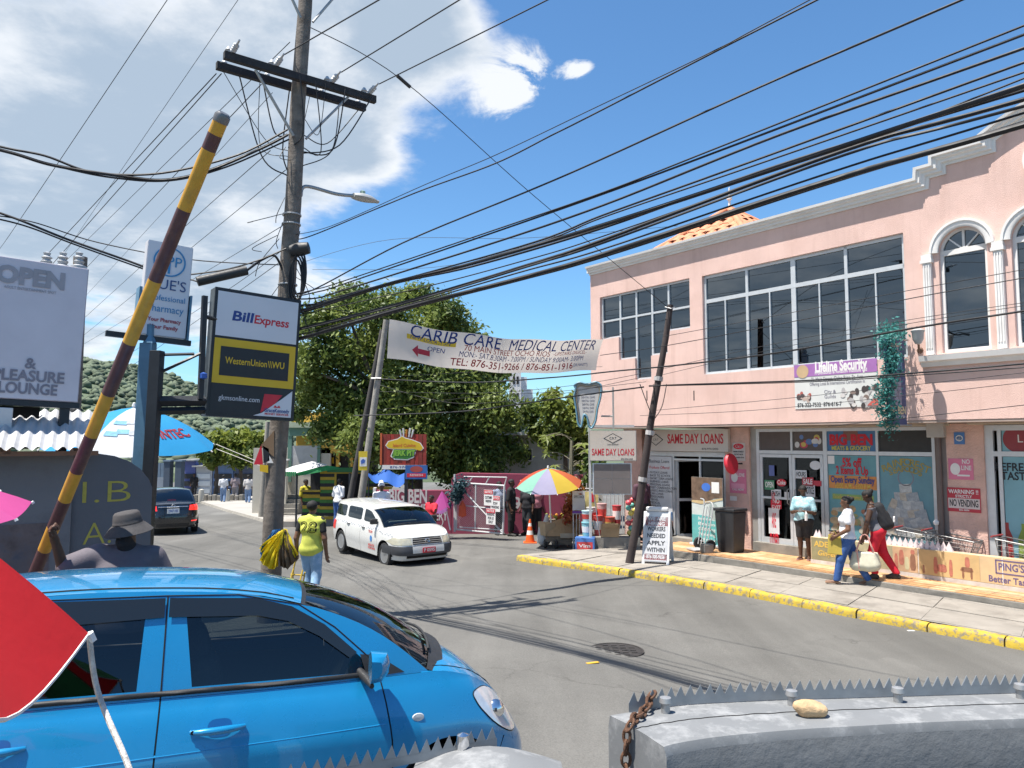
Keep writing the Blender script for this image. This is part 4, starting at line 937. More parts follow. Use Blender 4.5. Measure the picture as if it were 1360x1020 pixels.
# ================================================================ people
def nets(fn_cones,lo,hi,res,k=.02,clip=None,plane=None):
  """smooth union of round cones -> quad mesh by surface nets. cones: (a, ra, b, rb)"""
  lo = np.array(lo); hi = np.array(hi); n = np.ceil((hi - lo) / res).astype(int) + 2
  ax = [lo[i] + res * np.arange(n[i]) for i in range(3)]; D = np.full(n,1.,dtype=np.float32)
  for a,ra,b,rb,kk in fn_cones:
    a = np.array(a,float); b = np.array(b,float); m = max(ra,rb) + .05; l = np.minimum(a,b) - m; h = np.maximum(a,b) + m
    sl = []
    for i in range(3):
      i0 = max(0,int((l[i] - lo[i]) / res)); i1 = min(n[i],int((h[i] - lo[i]) / res) + 2); sl.append(slice(i0,max(i0,i1)))
    X,Y,Z = np.meshgrid(ax[0][sl[0]],ax[1][sl[1]],ax[2][sl[2]],indexing='ij')
    if X.size == 0: continue
    ba = b - a; L2 = max(1e-9,ba.dot(ba)); t = np.clip(((X - a[0]) * ba[0] + (Y - a[1]) * ba[1] + (Z - a[2]) * ba[2]) / L2,0,1)
    d = np.sqrt((X - a[0] - t * ba[0]) ** 2 + (Y - a[1] - t * ba[1]) ** 2 + (Z - a[2] - t * ba[2]) ** 2) - (ra + t * (rb - ra))
    old = D[tuple(sl)]; kq = kk if kk else k
    h_ = np.clip(.5 + .5 * (old - d) / kq,0,1); D[tuple(sl)] = np.where(old > .9,d,old * (1 - h_) + d * h_ - kq * h_ * (1 - h_))
  if clip:
    X,Y,Z = np.meshgrid(*ax,indexing='ij')
    for (pn,pd) in clip: D = np.maximum(D,X * pn[0] + Y * pn[1] + Z * pn[2] - pd)
  D[0] = D[-1] = 1; D[:,0] = D[:,-1] = 1; D[:,:,0] = D[:,:,-1] = 1
  S_ = D < 0
  c = np.zeros(n - 1,int)
  for dx in (0,1):
    for dy in (0,1):
      for dz in (0,1): c += S_[dx:n[0]-1+dx,dy:n[1]-1+dy,dz:n[2]-1+dz]
  act = (c > 0) & (c < 8); idx = -np.ones(n - 1,int); I = np.argwhere(act); idx[act] = np.arange(len(I))
  P = np.zeros((len(I),3)); W = np.zeros(len(I))
  for e in range(3):
    for o1 in (0,1):
      for o2 in (0,1):
        o = [0,0,0]; q = [i for i in range(3) if i != e]; o[q[0]] = o1; o[q[1]] = o2; p0 = I + o; o[e] = 1; p1 = I + o
        d0 = D[p0[:,0],p0[:,1],p0[:,2]]; d1 = D[p1[:,0],p1[:,1],p1[:,2]]; m = (d0 < 0) != (d1 < 0)
        t = np.where(m,d0 / np.where(m,d0 - d1,1),0)[:,None]; P += np.where(m[:,None],p0 + t * (p1 - p0),0); W += m
  P = lo + res * P / W[:,None]; F = []
  for e in range(3):
    q = [i for i in range(3) if i != e]
    sl0 = [slice(1,n[i] - 1) for i in range(3)]; sl0[e] = slice(0,n[e] - 1); sl1 = list(sl0); sl1[e] = slice(1,n[e])
    s0 = S_[tuple(sl0)]; s1 = S_[tuple(sl1)]; J = np.argwhere(s0 != s1); off = np.array([1,1,1]); off[e] = 0; J = J + off
    inv = s0[s0 != s1]
    v = []
    for (a,b) in ((1,1),(0,1),(0,0),(1,0)):
      o = np.zeros(3,int); o[q[0]] = a; o[q[1]] = b; g = J - o; v.append(idx[g[:,0],g[:,1],g[:,2]])
    f = np.stack(v,1); fl = inv if e != 1 else ~inv
    f[~fl] = f[~fl][:,::-1]; F.append(f)
  return P,np.concatenate(F)
def np_obj(name,P,F,m,parent,smooth=True,**kw):
  me = bpy.data.meshes.new(name); me.vertices.add(len(P)); me.vertices.foreach_set('co',np.asarray(P,np.float32).ravel())
  k = F.shape[1]; me.loops.add(F.size); me.loops.foreach_set('vertex_index',F.astype(np.int32).ravel())
  me.polygons.add(len(F)); me.polygons.foreach_set('loop_start',np.arange(0,F.size,k,dtype=np.int32))
  me.update(calc_edges=True); me.validate(); me.materials.append(m)
  if smooth: me.shade_smooth()
  return link(name,me,parent,**kw)
SKIN = mat('skin_dark',(.085,.042,.026),.5,var=.15,scale=9,spec=.4)
SKIN2 = mat('skin_brown',(.17,.085,.05),.5,var=.12,scale=9,spec=.4)
HAIR = mat('hair_black',(.008,.007,.007),.75,var=.3,scale=60,bump=.5,bscale=120)
M_shoe = mat('shoe_dark',(.03,.028,.026),.7)
def J0(H):
  j = {'pel': (0,0,.53),'wai': (0,-.004,.61),'che': (0,0,.725),'nek': (0,.008,.825),'hed': (0,-.01,.925)}
  for s,q in ((1,'L'),(-1,'R')):
    j.update({'hip' + q: (.05*s,0,.515),'kne' + q: (.052*s,-.008,.285),'ank' + q: (.055*s,.012,.05),'toe' + q: (.068*s,-.095,.018),
                  'sho' + q: (.102*s,.005,.80),'elb' + q: (.128*s,.015,.63),'wri' + q: (.135*s,-.03,.485)})
  return j
def person(label,pos,yaw,H=1.7,pose=None,b=1.,female=False,top=None,bottom=None,top_hem=.50,sleeve=.9,bottom_len=.08,skin=None,hair='short',shoe=None,res=.013,lean=0.,head_turn=(0,0,0),curl=.4,noshoe=False,group=None,sandal=None,neckclip=.872,loose=.012,hat=None,legs=True):
  root = thing('person',label,'person',pos,yaw,group); skin = skin or SKIN
  j = {k: Vector(v) for k,v in J0(H).items()}
  if lean:
    M = Matrix.Rotation(lean,3,'X')
    for k in j:
      if k[:3] in ('wai','che','nek','hed','sho','elb','wri'): j[k] = j['pel'] + M @ (j[k] - j['pel'])
  for k,v in (pose or {}).items(): j[k] = Vector(v)
  j = {k: v * H for k,v in j.items()}; h = H
  C = []
  def co(a,ra,b_,rb,k=None): C.append((tuple(a),ra * h,tuple(b_),rb * h,k))
  hw = .05 if female else .042; X = Vector((1,0,0)); sd = (j['shoL'] - j['shoR']).normalized(); hdv = (j['hipL'] - j['hipR']).normalized()
  up = (j['che'] - j['pel']).normalized(); fwd = sd.cross(up) * 1.
  if fwd.dot(Vector((0,-1,0))) < 0 and not pose: fwd = -fwd
  torso = [(j['pel'] - hdv * hw * h,.064 * b,j['pel'] + hdv * hw * h,.064 * b,.05),(j['pel'],.07 * b,j['wai'],.064 * b,.05),(j['wai'] - sd * .02 * h,.062 * b,j['wai'] + sd * .02 * h,.062 * b,.05),
             (j['che'] - sd * .04 * h,.064 * b,j['che'] + sd * .04 * h,.064 * b,.05),(j['wai'],.062 * b,j['che'],.068 * b,.05),(j['shoL'].lerp(j['shoR'],.1) - up * .006 * h,.034 * b,j['shoR'].lerp(j['shoL'],.1) - up * .006 * h,.034 * b,.05),(j['che'],.06 * b,j['nek'],.038,.05)] + [(j['nek'] - up * .015 * h,.03,j['sho' + s],.028 * (b * .5 + .5),.04) for s in 'LR']
  if female: torso += [(j['che'] + sd * s * .042 * h + fwd * .045 * h - up * .005 * h,.038 * b,j['che'] + sd * s * .042 * h + fwd * .05 * h,.036 * b,.03) for s in (1,-1)] + [(j['pel'] - hdv * .045 * h - fwd * .02 * h,.06 * b,j['pel'] + hdv * .045 * h - fwd * .02 * h,.06 * b,.04)]
  armU = [(j['sho' + s],.034 * (b * .5 + .5),j['elb' + s],.026 * (b * .5 + .5),.02) for s in 'LR']
  armF = [(j['elb' + s],.025,j['wri' + s],.0165,.015) for s in 'LR']
  legU = [(j['hip' + s],.056 * (b * .6 + .4),j['kne' + s],.036,.03) for s in 'LR']; legF = [(j['kne' + s].lerp(j['ank' + s],.0),.035,j['ank' + s],.022,.02) for s in 'LR'] + [(j['kne' + s].lerp(j['ank' + s],.25) + Vector((0,.008 * h,0)),.034,j['kne' + s].lerp(j['ank' + s],.5),.028,.02) for s in 'LR']
  foot = [(j['ank' + s] - Vector((0,0,.02 * h)),.021,j['toe' + s],.016,.015) for s in 'LR']
  Rh = Matrix.Rotation(head_turn[2],3,'Z') @ Matrix.Rotation(head_turn[0],3,'X') @ Matrix.Rotation(head_turn[1],3,'Y'); hc = j['hed']
  def hp(x,y,z): return hc + Rh @ Vector((x,y,z)) * h
  headC = [(j['nek'] - Vector((0,0,.02 * h)),.034 * (b * .4 + .6),hp(0,.006,-.035),.03,.02),(hp(0,.012,.018),.047,hp(0,-.006,.018),.044,.02),(hp(0,-.018,-.026),.032,hp(0,-.022,-.034),.026,.02),(hp(0,-.048,.0),.006,hp(0,-.054,-.014),.009,.01),
             (hp(-.02,-.044,-.032),.007,hp(.02,-.044,-.032),.007,.01),(hp(-.02,-.040,.012),.008,hp(.02,-.040,.012),.008,.012)] + [(hp(s * .045,.0,.0),.008,hp(s * .05,.008,.012),.010,.008) for s in (1,-1)]
  hands = []
  for s in 'LR':
    d = (j['wri' + s] - j['elb' + s]).normalized(); sg = 1 if s == 'L' else -1; w = j['wri' + s]
    ac = Vector((0,-1,0)) - d * Vector((0,-1,0)).dot(d); ac = ac.normalized() if ac.length > .2 else Vector((0,0,-1)); pn = d.cross(ac) * sg
    kn = w + d * .05 * h
    hands += [(w,.0155,kn - ac * .011 * h,.012,.012),(w,.0155,kn + ac * .013 * h,.012,.012)]
    for f,ln in zip((-.0175,-.006,.006,.0175),(.036,.046,.043,.036)):
      a = kn + ac * f * h; m_ = a + (d * math.cos(curl * .6) + pn * -math.sin(curl * .6)) * ln * .55 * h; e = m_ + (d * math.cos(curl * 2) + pn * -math.sin(curl * 2)) * ln * .5 * h
      hands += [(a,.0062,m_,.0056,.004),(m_,.0056,e,.0048,.004)]
    a = w + d * .015 * h - ac * -.012 * h; m_ = a + (d * .7 + ac * .8).normalized() * .028 * h; hands += [(a,.008,m_,.0066,.006),(m_,.0066,m_ + (d * .95 + ac * .25 - pn * .2) * .024 * h,.0055,.005)]
  for q in torso + armU + armF + (legU + legF + foot if legs else []) + headC + hands: C.append((tuple(q[0]),q[1] * h,tuple(q[2]),q[3] * h,q[4]))
  pts = np.array([c[0] for c in C] + [c[2] for c in C]); lo = pts.min(0) - .16; hi = pts.max(0) + .16
  P,Fq = nets(C,lo,hi,res); np_obj('body',P,Fq,skin,root)
  def garment(name,parts,infl,m,clip=None,fold=.006,seed=0,k=.03):
    cc = [(tuple(q[0]),q[1] * h + infl,tuple(q[2]),q[3] * h + infl,q[4] if q[4] else k) for q in parts]
    pp = np.array([c[0] for c in cc] + [c[2] for c in cc]); P,Fq = nets(cc,pp.min(0) - .2,pp.max(0) + .2,res,clip=clip)
    if fold:
      rs = np.random.RandomState(seed + int(abs(pos[0]) * 100)); 
      for f_ in (9,17,31): 
        d = rs.normal(size=3); P += (np.sin(P @ (d / np.linalg.norm(d)) * f_ + rs.rand() * 6) * fold * 9 / f_)[:,None] * np.array(rs.normal(size=3)) * .6
    return np_obj(name,P,Fq,m,root)
  if bottom and legs:
    cut = bottom_len * h; parts = torso[:2] + ([torso[-1]] if female else []); ll = []
    for s in 'LR':
      ll += [(j['hip' + s],.058 * (b * .6 + .4),j['kne' + s],.042,.03)]
      if bottom_len < .28: ll += [(j['kne' + s],.042,j['ank' + s],.031,.03)]
    garment('trousers' if bottom_len < .28 else 'shorts',parts + ll,.011,bottom,[((0,0,-1),-cut),((0,.0,1),.60 * h)],.005)
  if top:
    at_ = []
    for s in 'LR':
      e = j['sho' + s].lerp(j['elb' + s],min(1,sleeve)); at_.append((j['sho' + s],.037 * (b * .5 + .5),e,.033 * (b * .5 + .5),.02))
      if sleeve > 1: at_.append((j['elb' + s],.03,j['elb' + s].lerp(j['wri' + s],sleeve - 1),.023,.02))
    cl = [(tuple(-up),-(up.dot(j['pel']) + (top_hem - .53) * h)),(tuple(up),up.dot(j['nek']) + (neckclip - .825) * h)]
    garment('shirt',torso + (at_ if sleeve > 0 else []),loose + .004,top,cl if sleeve <= 1 and (j['wriL'].z < j['shoL'].z) else cl[:1],.007,1)
  if hair:
    hr = [(hp(0,.016,.024),.052,hp(0,.0,.03),.046,.02)]; cl = [(tuple(Rh @ Vector((0,-.8,-.6))),(Rh @ Vector((0,-.8,-.6))).dot(hp(0,-.030,.012)))]
    if hair == 'bun': hr += [(hp(0,.06,.035),.026,hp(0,.066,.04),.026,.01)]
    if hair == 'topbun': hr += [(hp(0,.02,.085),.024,hp(0,.03,.09),.026,.01)]
    if hair == 'wrap': hr = [(hp(0,.02,.03),.058,hp(0,.0,.036),.05,.02),(hp(0,.04,.07),.04,hp(0,.05,.075),.045,.02)]
    cc = [(tuple(q[0]),q[1] * h,tuple(q[2]),q[3] * h,q[4]) for q in hr]; pp = np.array([c[0] for c in cc] + [c[2] for c in cc])
    P,Fq = nets(cc,pp.min(0) - .12,pp.max(0) + .12,min(res,.011),clip=cl); np_obj('headwrap' if hair == 'wrap' else 'hair',P,Fq,hat if hair == 'wrap' else HAIR,root)
  if legs and not noshoe:
    for s in 'LR':
      t = j['toe' + s]; a = j['ank' + s]; dv = (t - a); dv.z = 0; dv = dv.normalized(); heel = Vector((a.x,a.y,t.z)) - dv * .022 * h
      q = [(heel + Vector((0,0,.006 * h)),.024 * h,t - Vector((0,0,.0)),.021 * h,.01)]
      if not sandal: q.append((tuple(a - Vector((0,0,.012 * h))),.028 * h,tuple(t),.02 * h,.02))
      q = [(tuple(c[0]),c[1],tuple(c[2]),c[3],c[4]) for c in q]
      pp = np.array([c[0] for c in q] + [c[2] for c in q]); zc_ = heel.z + (.012 * h if sandal else .05 * h)
      P,Fq = nets(q,pp.min(0) - .1,pp.max(0) + .1,min(res,.01),clip=[((0,0,1),zc_ - (.012 * h if sandal else 0))] if sandal else [((0,0,-1),-(t.z - .016 * h))]); np_obj('sandal' if sandal else 'shoe',P,Fq,sandal or shoe or M_shoe,root)
  return root,j
def strap(parent,pts,r,m,name='strap'): return MB().tube(pts,r,6).build(name,m,parent,smooth=60)
def face(px,py,lift=0.): return gnd(px,py,lift)
def yaw_to(dx,dy): return math.atan2(dx,-dy)
cl = lambda n,c,**k: mat(n,c,.85,var=k.pop('var',.15),scale=k.pop('scale',12),bump=.25,bscale=90,**k)
p = street(fs(1069,741,14.85)[0],14.85,PLAT_Z)
printm = mat('print_top',(.28,.5,.55),.85,var=.1,dirt=(.7,.8,.82),dscale=26,damt=.9)
w1,j = person('woman in pale blue patterned top and black shorts at the glass doors',p,yaw_to(-.55,-.75),1.58,b=1.16,female=True,top=printm,bottom=cl('black_shorts',(.02,.02,.022)),bottom_len=.30,top_hem=.475,sleeve=.75,hair='bun',loose=.008,head_turn=(.35,0,.1),
  pose={'elbL': (.145,-.01,.635),'wriL': (.06,-.13,.66),'elbR': (-.145,-.01,.635),'wriR': (-.05,-.135,.66)},skin=SKIN,sandal=mat('sandal_pink',(.5,.3,.28),.7))
MB().obox((0.01,-.27,1.08),(.075,.012,.145),Matrix.Rotation(-.9,3,'X')).build('phone',M_blk,bevel=.006,loc=(0,0,0),label='dark phone held by the woman in blue',cat='phone')
ph = bpy.data.objects['phone']; ph.matrix_world = Matrix.Translation(p) @ Matrix.Rotation(yaw_to(-.55,-.75),4,'Z')
bg = MB().lathe([(.03,-.2),(.032,-.06),(.014,-.02),(.014,.0)],10).build('bottle',M_white,label='white bottle held at the side of the woman in blue',cat='bottle')
bg.matrix_world = Matrix.Translation(p) @ Matrix.Rotation(yaw_to(-.55,-.75),4,'Z') @ Matrix.Translation((.12,-.26,1.06))
q = gnd(1128,777,.13); hdg = Vector((-.72,.28,0)).normalized(); jeans = cl('blue_jeans',(.028,.085,.26),dirt=(.12,.2,.4),dscale=8,damt=.5); wtee = cl('white_tee',(.7,.7,.72),var=.05)
w2,j = person('woman in white t-shirt and blue jeans walking along the pavement',(q.x,q.y,q.z + .0),yaw_to(hdg.x,hdg.y),1.64,female=True,b=.95,top=wtee,bottom=jeans,top_hem=.53,sleeve=.55,hair='bun',sandal=mat('sandal_tan',(.35,.2,.12),.7),bottom_len=.05,skin=SKIN2,res=.012,
  pose={'kneL': (.05,-.085,.29),'ankL': (.05,-.13,.055),'toeL': (.055,-.235,.035),'kneR': (-.05,.06,.29),'ankR': (-.05,.20,.075),'toeR': (-.055,.12,.018),'elbL': (.14,.0,.635),'wriL': (.11,-.12,.555),'elbR': (-.14,.02,.635),'wriR': (-.10,-.12,.57)})
Mw = Matrix.Translation(q) @ Matrix.Rotation(yaw_to(hdg.x,hdg.y),4,'Z')
b1 = thing('handbag','mustard yellow paper bag held by the woman in white','bag'); b1.matrix_world = Mw
mb = MB(); mb.add([(.1,-.33,.93),(.1,-.13,.90),(.14,-.12,.90),(.14,-.34,.93),(.09,-.36,.58),(.09,-.1,.56),(.17,-.1,.56),(.17,-.36,.58)],[(0,1,2,3),(4,7,6,5),(0,4,5,1),(1,5,6,2),(2,6,7,3),(3,7,4,0)]); mb.build('bag_body',mat('bag_mustard',(.42,.31,.05),.7,bump=.3,bscale=15),b1,bevel=.01)
strap(b1,[(.12,-.28,.92),(.14,-.24,1.0),(.12,-.18,.91)],.008,MATS['bag_mustard'],'handle')
ph2 = MB().obox((-.06,-.26,.98),(.07,.14,.012)).build('phone',M_blk,label='dark phone in the hand of the woman in white',cat='phone'); ph2.matrix_world = Mw
q = street(fs(1168,764,13.95)[0],13.95,PLAT_Z); hdg = Vector((-.85,.5,0)).normalized(); redt = cl('red_trousers',(.55,.012,.03)); q2 = q
w3,j = person('woman in loose red trousers bending forward with a backpack',(q.x,q.y,q.z),yaw_to(hdg.x,hdg.y),1.64,female=True,b=1.0,top=cl('grey_vest',(.10,.10,.115)),bottom=redt,top_hem=.54,sleeve=0,hair='bun',lean=.22,head_turn=(.5,0,0),bottom_len=.06,skin=SKIN,neckclip=.80,
  pose={'kneL': (.055,-.06,.29),'ankL': (.055,-.04,.06),'kneR': (-.055,.04,.29),'ankR': (-.055,.17,.07),'toeR': (-.055,.08,.02),'elbL': (.14,-.10,.62),'wriL': (.13,-.14,.47),'elbR': (-.14,-.09,.62),'wriR': (-.12,-.12,.49)})
Mw = Matrix.Translation(q) @ Matrix.Rotation(yaw_to(hdg.x,hdg.y),4,'Z')
bp_ = thing('backpack','black backpack worn by the woman in red trousers','backpack'); bp_.matrix_world = Mw
cc = [((-.06,.12,1.0),.11,(-.05,.02,1.3),.10,.05),((.06,.12,1.0),.11,(.05,.02,1.3),.10,.05),((0,.2,1.0),.08,(0,.13,1.18),.07,.04)]
P,Fq = nets(cc,(-.3,-.2,.8),(.3,.4,1.5),.014); np_obj('pack_body',P,Fq,cl('nylon_black',(.015,.015,.018)),bp_); MB().obox((0,.28,1.1),(.14,.03,.1)).build('pocket_patch',M_white,bp_,bevel=.01)
for s in (-1,1): strap(bp_,[(s * .09,.0,1.36),(s * .10,-.15,1.38),(s * .11,-.2,1.2),(s * .12,.0,1.02)],.014,MATS['nylon_black'])
tb = thing('tote_bag','large cream tote bag with pink handles hanging low','bag'); tb.matrix_world = Mw
cc = [((.24,-.36 + .1 * i,.26 + .02 * (i % 2)),.12,(.24,-.34 + .09 * i,.46),.085,.05) for i in range(4)]
P,Fq = nets(cc,(0,-.6,.05),(.5,.25,.7),.014,clip=[((0,0,1),.5)])
P += (np.sin(P[:,1] * 40 + P[:,2] * 9) * .006)[:,None] * np.array([1,0,0]); np_obj('bag_body',P,Fq,mat('canvas_cream',(.55,.52,.40),.85,var=.15,scale=8,bump=.4,bscale=30),tb)
for x in (.17,.31): strap(tb,[(x,-.36,.5),(.24,-.25,.8),(.24,-.2,.82),(.24,-.16,.8),(x,-.06,.5)],.011,mat('handle_pink',(.6,.3,.25),.7),'handle')
for x in (.125,.355): strap(tb,[(x,-.33,.52),(x - .0,-.3,.2)],.012,MATS['handle_pink'],'handle')
p = street(fs(853,690,14.7)[0],14.7,.2)
person('man in dull plum shirt standing behind the leaning pole',p,yaw_to(.4,-.8),1.72,top=cl('plum_shirt',(.09,.04,.06)),bottom=cl('dark_trousers',(.02,.02,.025)),res=.016)
def at_px(px,Y): 
  X = (px - 680) / FPX * Y; return Vector((X,Y,zg(X,Y)))
for (px,Y,H,lab,tc_,bc,yw) in ((679,24.2,1.8,'man all in black standing just right of the mesh gate',(.012,.012,.014),(.012,.012,.014),(1,-.3)),(700,24.6,1.66,'person in dark top in the shade behind the traffic cone',(.02,.02,.024),(.03,.035,.04),(-.5,-.9)),(712,24.9,1.68,'person in pink shirt standing by the maroon wall',(.55,.22,.27),(.015,.015,.018),(.3,-1))):
  person(lab,at_px(px,Y),yaw_to(*yw),H,top=cl('top_' + str(px),tc_),bottom=cl('bot_' + str(px),bc),res=.02,hair='short',group=None)
person('man in pale blue shirt half hidden behind the mesh gate',at_px(663,24.6),yaw_to(.5,-1),1.72,top=cl('pale_blue',(.3,.36,.5)),bottom=MATS['dark_trousers'],res=.02)
person('woman with white head wrap and white top behind the white wagon',at_px(508,22.6),yaw_to(.3,-1),1.72,female=True,top=wtee,bottom=jeans,hair='wrap',hat=wtee,res=.018)
person('person in bright red top beside the front of the wagon',at_px(574,21.2),yaw_to(-.6,-.8),1.42,top=cl('red_top',(.62,.02,.04)),bottom=MATS['dark_trousers'],res=.018,sleeve=.9,pose={'elbL': (.15,-.06,.68),'wriL': (.22,-.12,.72)})
person('man in white t-shirt leaning at the striped stall',at_px(451,27.5),yaw_to(.5,.8),1.75,top=wtee,bottom=jeans,res=.02,lean=.12)
person('vendor in yellow and black behind the striped stall counter',at_px(408,28.8),yaw_to(.7,-.4),1.7,top=cl('vendor_yellow',(.5,.42,.03)),bottom=MATS['dark_trousers'],res=.022)
for (px,py,lab,tc_,bc,yw,h_) in ((296,669,'far pedestrian in white shirt and jeans, leftmost of the three',(.55,.55,.56),(.13,.2,.33),(-.3,1),1.68),(312,667,'far pedestrian in checked shirt and grey trousers, middle of the three',(.24,.19,.2),(.2,.19,.2),(-.2,1),1.74),(329,670,'far pedestrian in pale top and jeans, rightmost of the three',(.45,.42,.40),(.13,.2,.33),(-.3,1),1.68),(257,661,'far pedestrian in black walking past the blue gate',(.015,.013,.014),(.015,.015,.018),(.4,-1),1.66)):
  g_ = gnd(px,py,.0)
  person(lab,(g_.x,g_.y,g_.z),yaw_to(*yw),h_,top=cl('ft_%d' % px,tc_,dirt=(.4,.35,.36) if px == 312 else None,dscale=20),bottom=cl('fb_%d' % px,bc),res=.026,pose={'kneL': (.05,-.05,.29),'ankL': (.05,-.08,.05),'toeL': (.05,-.18,.02),'kneR': (-.05,.02,.285),'ankR': (-.05,.12,.06),'toeR': (-.05,.04,.018)})
q = gnd(412,802); yv = cl('vest_yellow',(.58,.60,.10)); ljean = cl('light_jeans',(.23,.38,.56),dirt=(.5,.6,.72),dscale=6,damt=.7)
w5,j = person('man in yellow jersey with black number walking away in light jeans',(q.x,q.y,q.z),yaw_to(.18,1),1.74,b=1.02,top=yv,bottom=ljean,top_hem=.47,sleeve=0,bottom_len=.055,skin=SKIN2,res=.011,loose=.02,sandal=mat('sandal_white',(.6,.57,.52),.6),
  pose={'kneL': (.045,-.05,.29),'ankL': (.04,-.03,.05),'toeL': (.045,-.13,.018),'kneR': (-.06,.0,.285),'ankR': (-.07,.10,.055),'toeR': (-.075,.01,.018),'elbL': (.145,.03,.635),'wriL': (.15,.0,.48),'elbR': (-.145,.02,.635),'wriR': (-.15,-.02,.48)})
cc = [((s * .178,.01,1.40),.07,(s * .222,.03,1.235),.058,.02) for s in (1,-1)]
for c in cc:
  P,Fq = nets([c],(-.4,-.2,1.1),(.4,.2,1.55),.011,clip=[((0,0,-1),-1.2)]); np_obj('sleeve',P,Fq,cl('sleeve_black',(.015,.015,.017)),w5)
Mv = Matrix.Translation((0,.135,1.29)) @ Matrix.Rotation(math.pi,4,'Z')
from mathutils.bvhtree import BVHTree
shirt5 = [c for c in w5.children if c.name.startswith('shirt')][0]; bv = BVHTree.FromPolygons([v.co[:] for v in shirt5.data.vertices],[p_.vertices[:] for p_ in shirt5.data.polygons])
for tx,sz,mm,of,wd,bo in (('28',.25,MATS['sleeve_black'],.004,.30,.035),('28',.25,mat('vest_yellow_print',(.58,.60,.10),.8),.007,.25,-.012)):
  t5 = text(tx,sz,mm,w5,M=Mv,y=0.,bold=bo,name='jersey_number',width=wd)
  for vt in t5.data.vertices:
    h_ = bv.ray_cast(Vector((vt.co.x,1.,vt.co.z)),Vector((0,-1,0)))
    if h_[0]: vt.co.y = h_[0].y + of
hp_ = Vector((-3.0,5.95,0)); hp_.z = zg(-3.0,5.95)
HATM = dict()
hs = cl('slate_shirt',(.12,.105,.12),scale=6); yw = yaw_to(.25,-1)
w6,j = person('man in grey bucket hat and slate shirt gripping the barrier pole',hp_,yw,1.76,b=1.32,top=hs,bottom=MATS['dark_trousers'],sleeve=.8,res=.011,hair='short',loose=.02,head_turn=(.12,0,-.35),curl=1.35,neckclip=.89,
  pose={'shoR': (-.115,0,.815),'elbR': (-.235,-.05,.775),'wriR': (-.262,-.09,.905),'elbL': (.17,.03,.645),'wriL': (.24,-.06,.56)})
MB().lathe([(.085,-.02),(.10,.0),(.094,.035),(.086,.04)],16,Matrix.Translation(j['nek'] + Vector((0,-.015,.0))) @ Matrix.Rotation(.35,4,'X')).build('collar',hs,w6,smooth=50)
MB().tube([j['nek'] + Vector((.0,-.14,-.06)),j['che'] + Vector((0,-.19,-.05)),j['wai'] + Vector((0,-.19,0))],.006,5).build('placket',cl('placket_dark',(.05,.045,.05)),w6)
hatm = mat('hat_charcoal',(.06,.055,.055),.9,var=.15,scale=15,bump=.3,bscale=120)
hz_ = j['hed'] + Vector((0,.0,.035 * 1.76)); 
Mh = Matrix.Translation(hz_) @ Matrix.Rotation(-.35,4,'Z') @ Matrix.Rotation(.14,4,'X') @ Matrix.Rotation(-.10,4,'Y')
ht = MB().lathe([(.172,-.075),(.176,-.073),(.135,-.025),(.107,.0),(.102,.03),(.094,.075),(.082,.088),(.0,.094)],28,Mh).build('bucket_hat',hatm,w6,smooth=50)
MB().lathe([(.106,-.003),(.109,.003),(.106,.01)],28,Mh).build('hat_band',mat('hat_seam',(.03,.028,.028),.9),ht)
MB().lathe([(.171,-.077),(.134,-.028),(.106,-.003)],28,Mh).build('hat_brim_lining',hatm,ht,smooth=50)
P,Fq = nets([(tuple(j['hed'] + Vector((-.012,-.03,-.05))),.058,tuple(j['hed'] + Vector((-.018,-.055,-.075))),.05,.02),(tuple(j['nek'] + Vector((0,0,0))),.085,tuple(j['nek'] + Vector((0,-.03,.05))),.07,.03)],np.array(j['hed']) - .35,np.array(j['hed']) + .2,.011); np_obj('face_cover',P,Fq,cl('scarf_black',(.014,.014,.017)),w6)
for s in (-1,1): MB().lathe([(0,-.008),(.009,0),(0,.008)],8,Matrix.Translation(j['hed'] + Matrix.Rotation(-.35,3,'Z') @ Vector((s * .03,-.078,.012)))).build('eye',M_white,w6)
Mq = Matrix.Translation(hp_) @ Matrix.Rotation(yw,4,'Z')
fl = MB().obox((.47,-.16,.97),(.2,.12,.012)).build('folded_papers',mat('paper_grey',(.35,.37,.42),.7),label='folded grey papers in the hand of the man in bucket hat',cat='papers'); fl.matrix_world = Mq
# ================================================================ poles, cables, signs on the near left
M_wood = mat('weathered_wood',(.16,.135,.115),.9,var=.35,scale=6,bump=.8,bscale=14,dirt=(.06,.05,.045),dscale=5,damt=.7,bdist=.02)
M_arm = mat('dark_timber',(.03,.028,.03),.85,var=.3,scale=8,bump=.4,bscale=30)
M_steel = mat('galvanised',(.36,.36,.36),.5,.6,var=.15,scale=10)
M_cer = mat('insulator_grey',(.42,.42,.43),.35,var=.15,scale=20)
M_cable = mat('cable_black',(.012,.012,.015),.6,var=.2,scale=5)
M_cone = mat('concrete_pole',(.27,.25,.22),.9,var=.2,scale=5,bump=.4,bscale=25,dirt=(.12,.11,.1),damt=.6)
M_stl = mat('painted_steel_dark',(.022,.026,.032),.5,.2,var=.2,scale=8)
M_bpost = mat('painted_steel_blue',(.09,.20,.30),.55,.1,var=.15,scale=6,dirt=(.06,.09,.12),damt=.5)
def crom(pts,n=8):
  pts = [Vector(p) for p in pts]; out = []
  for i in range(len(pts) - 1):
    p0,p1,p2,p3 = pts[max(0,i - 1)],pts[i],pts[i + 1],pts[min(len(pts) - 1,i + 2)]
    for k in range(n):
      t = k / n; out.append(.5 * ((2 * p1) + (p2 - p0) * t + (2 * p0 - 5 * p1 + 4 * p2 - p3) * t * t + (3 * p1 - p0 - 3 * p2 + p3) * t ** 3))
  return out + [pts[-1]]
UP = Vector((-3.66,11.5,0)); UPz = zg(-3.66,11.5); UT = Vector((-3.24,11.5,11.4))
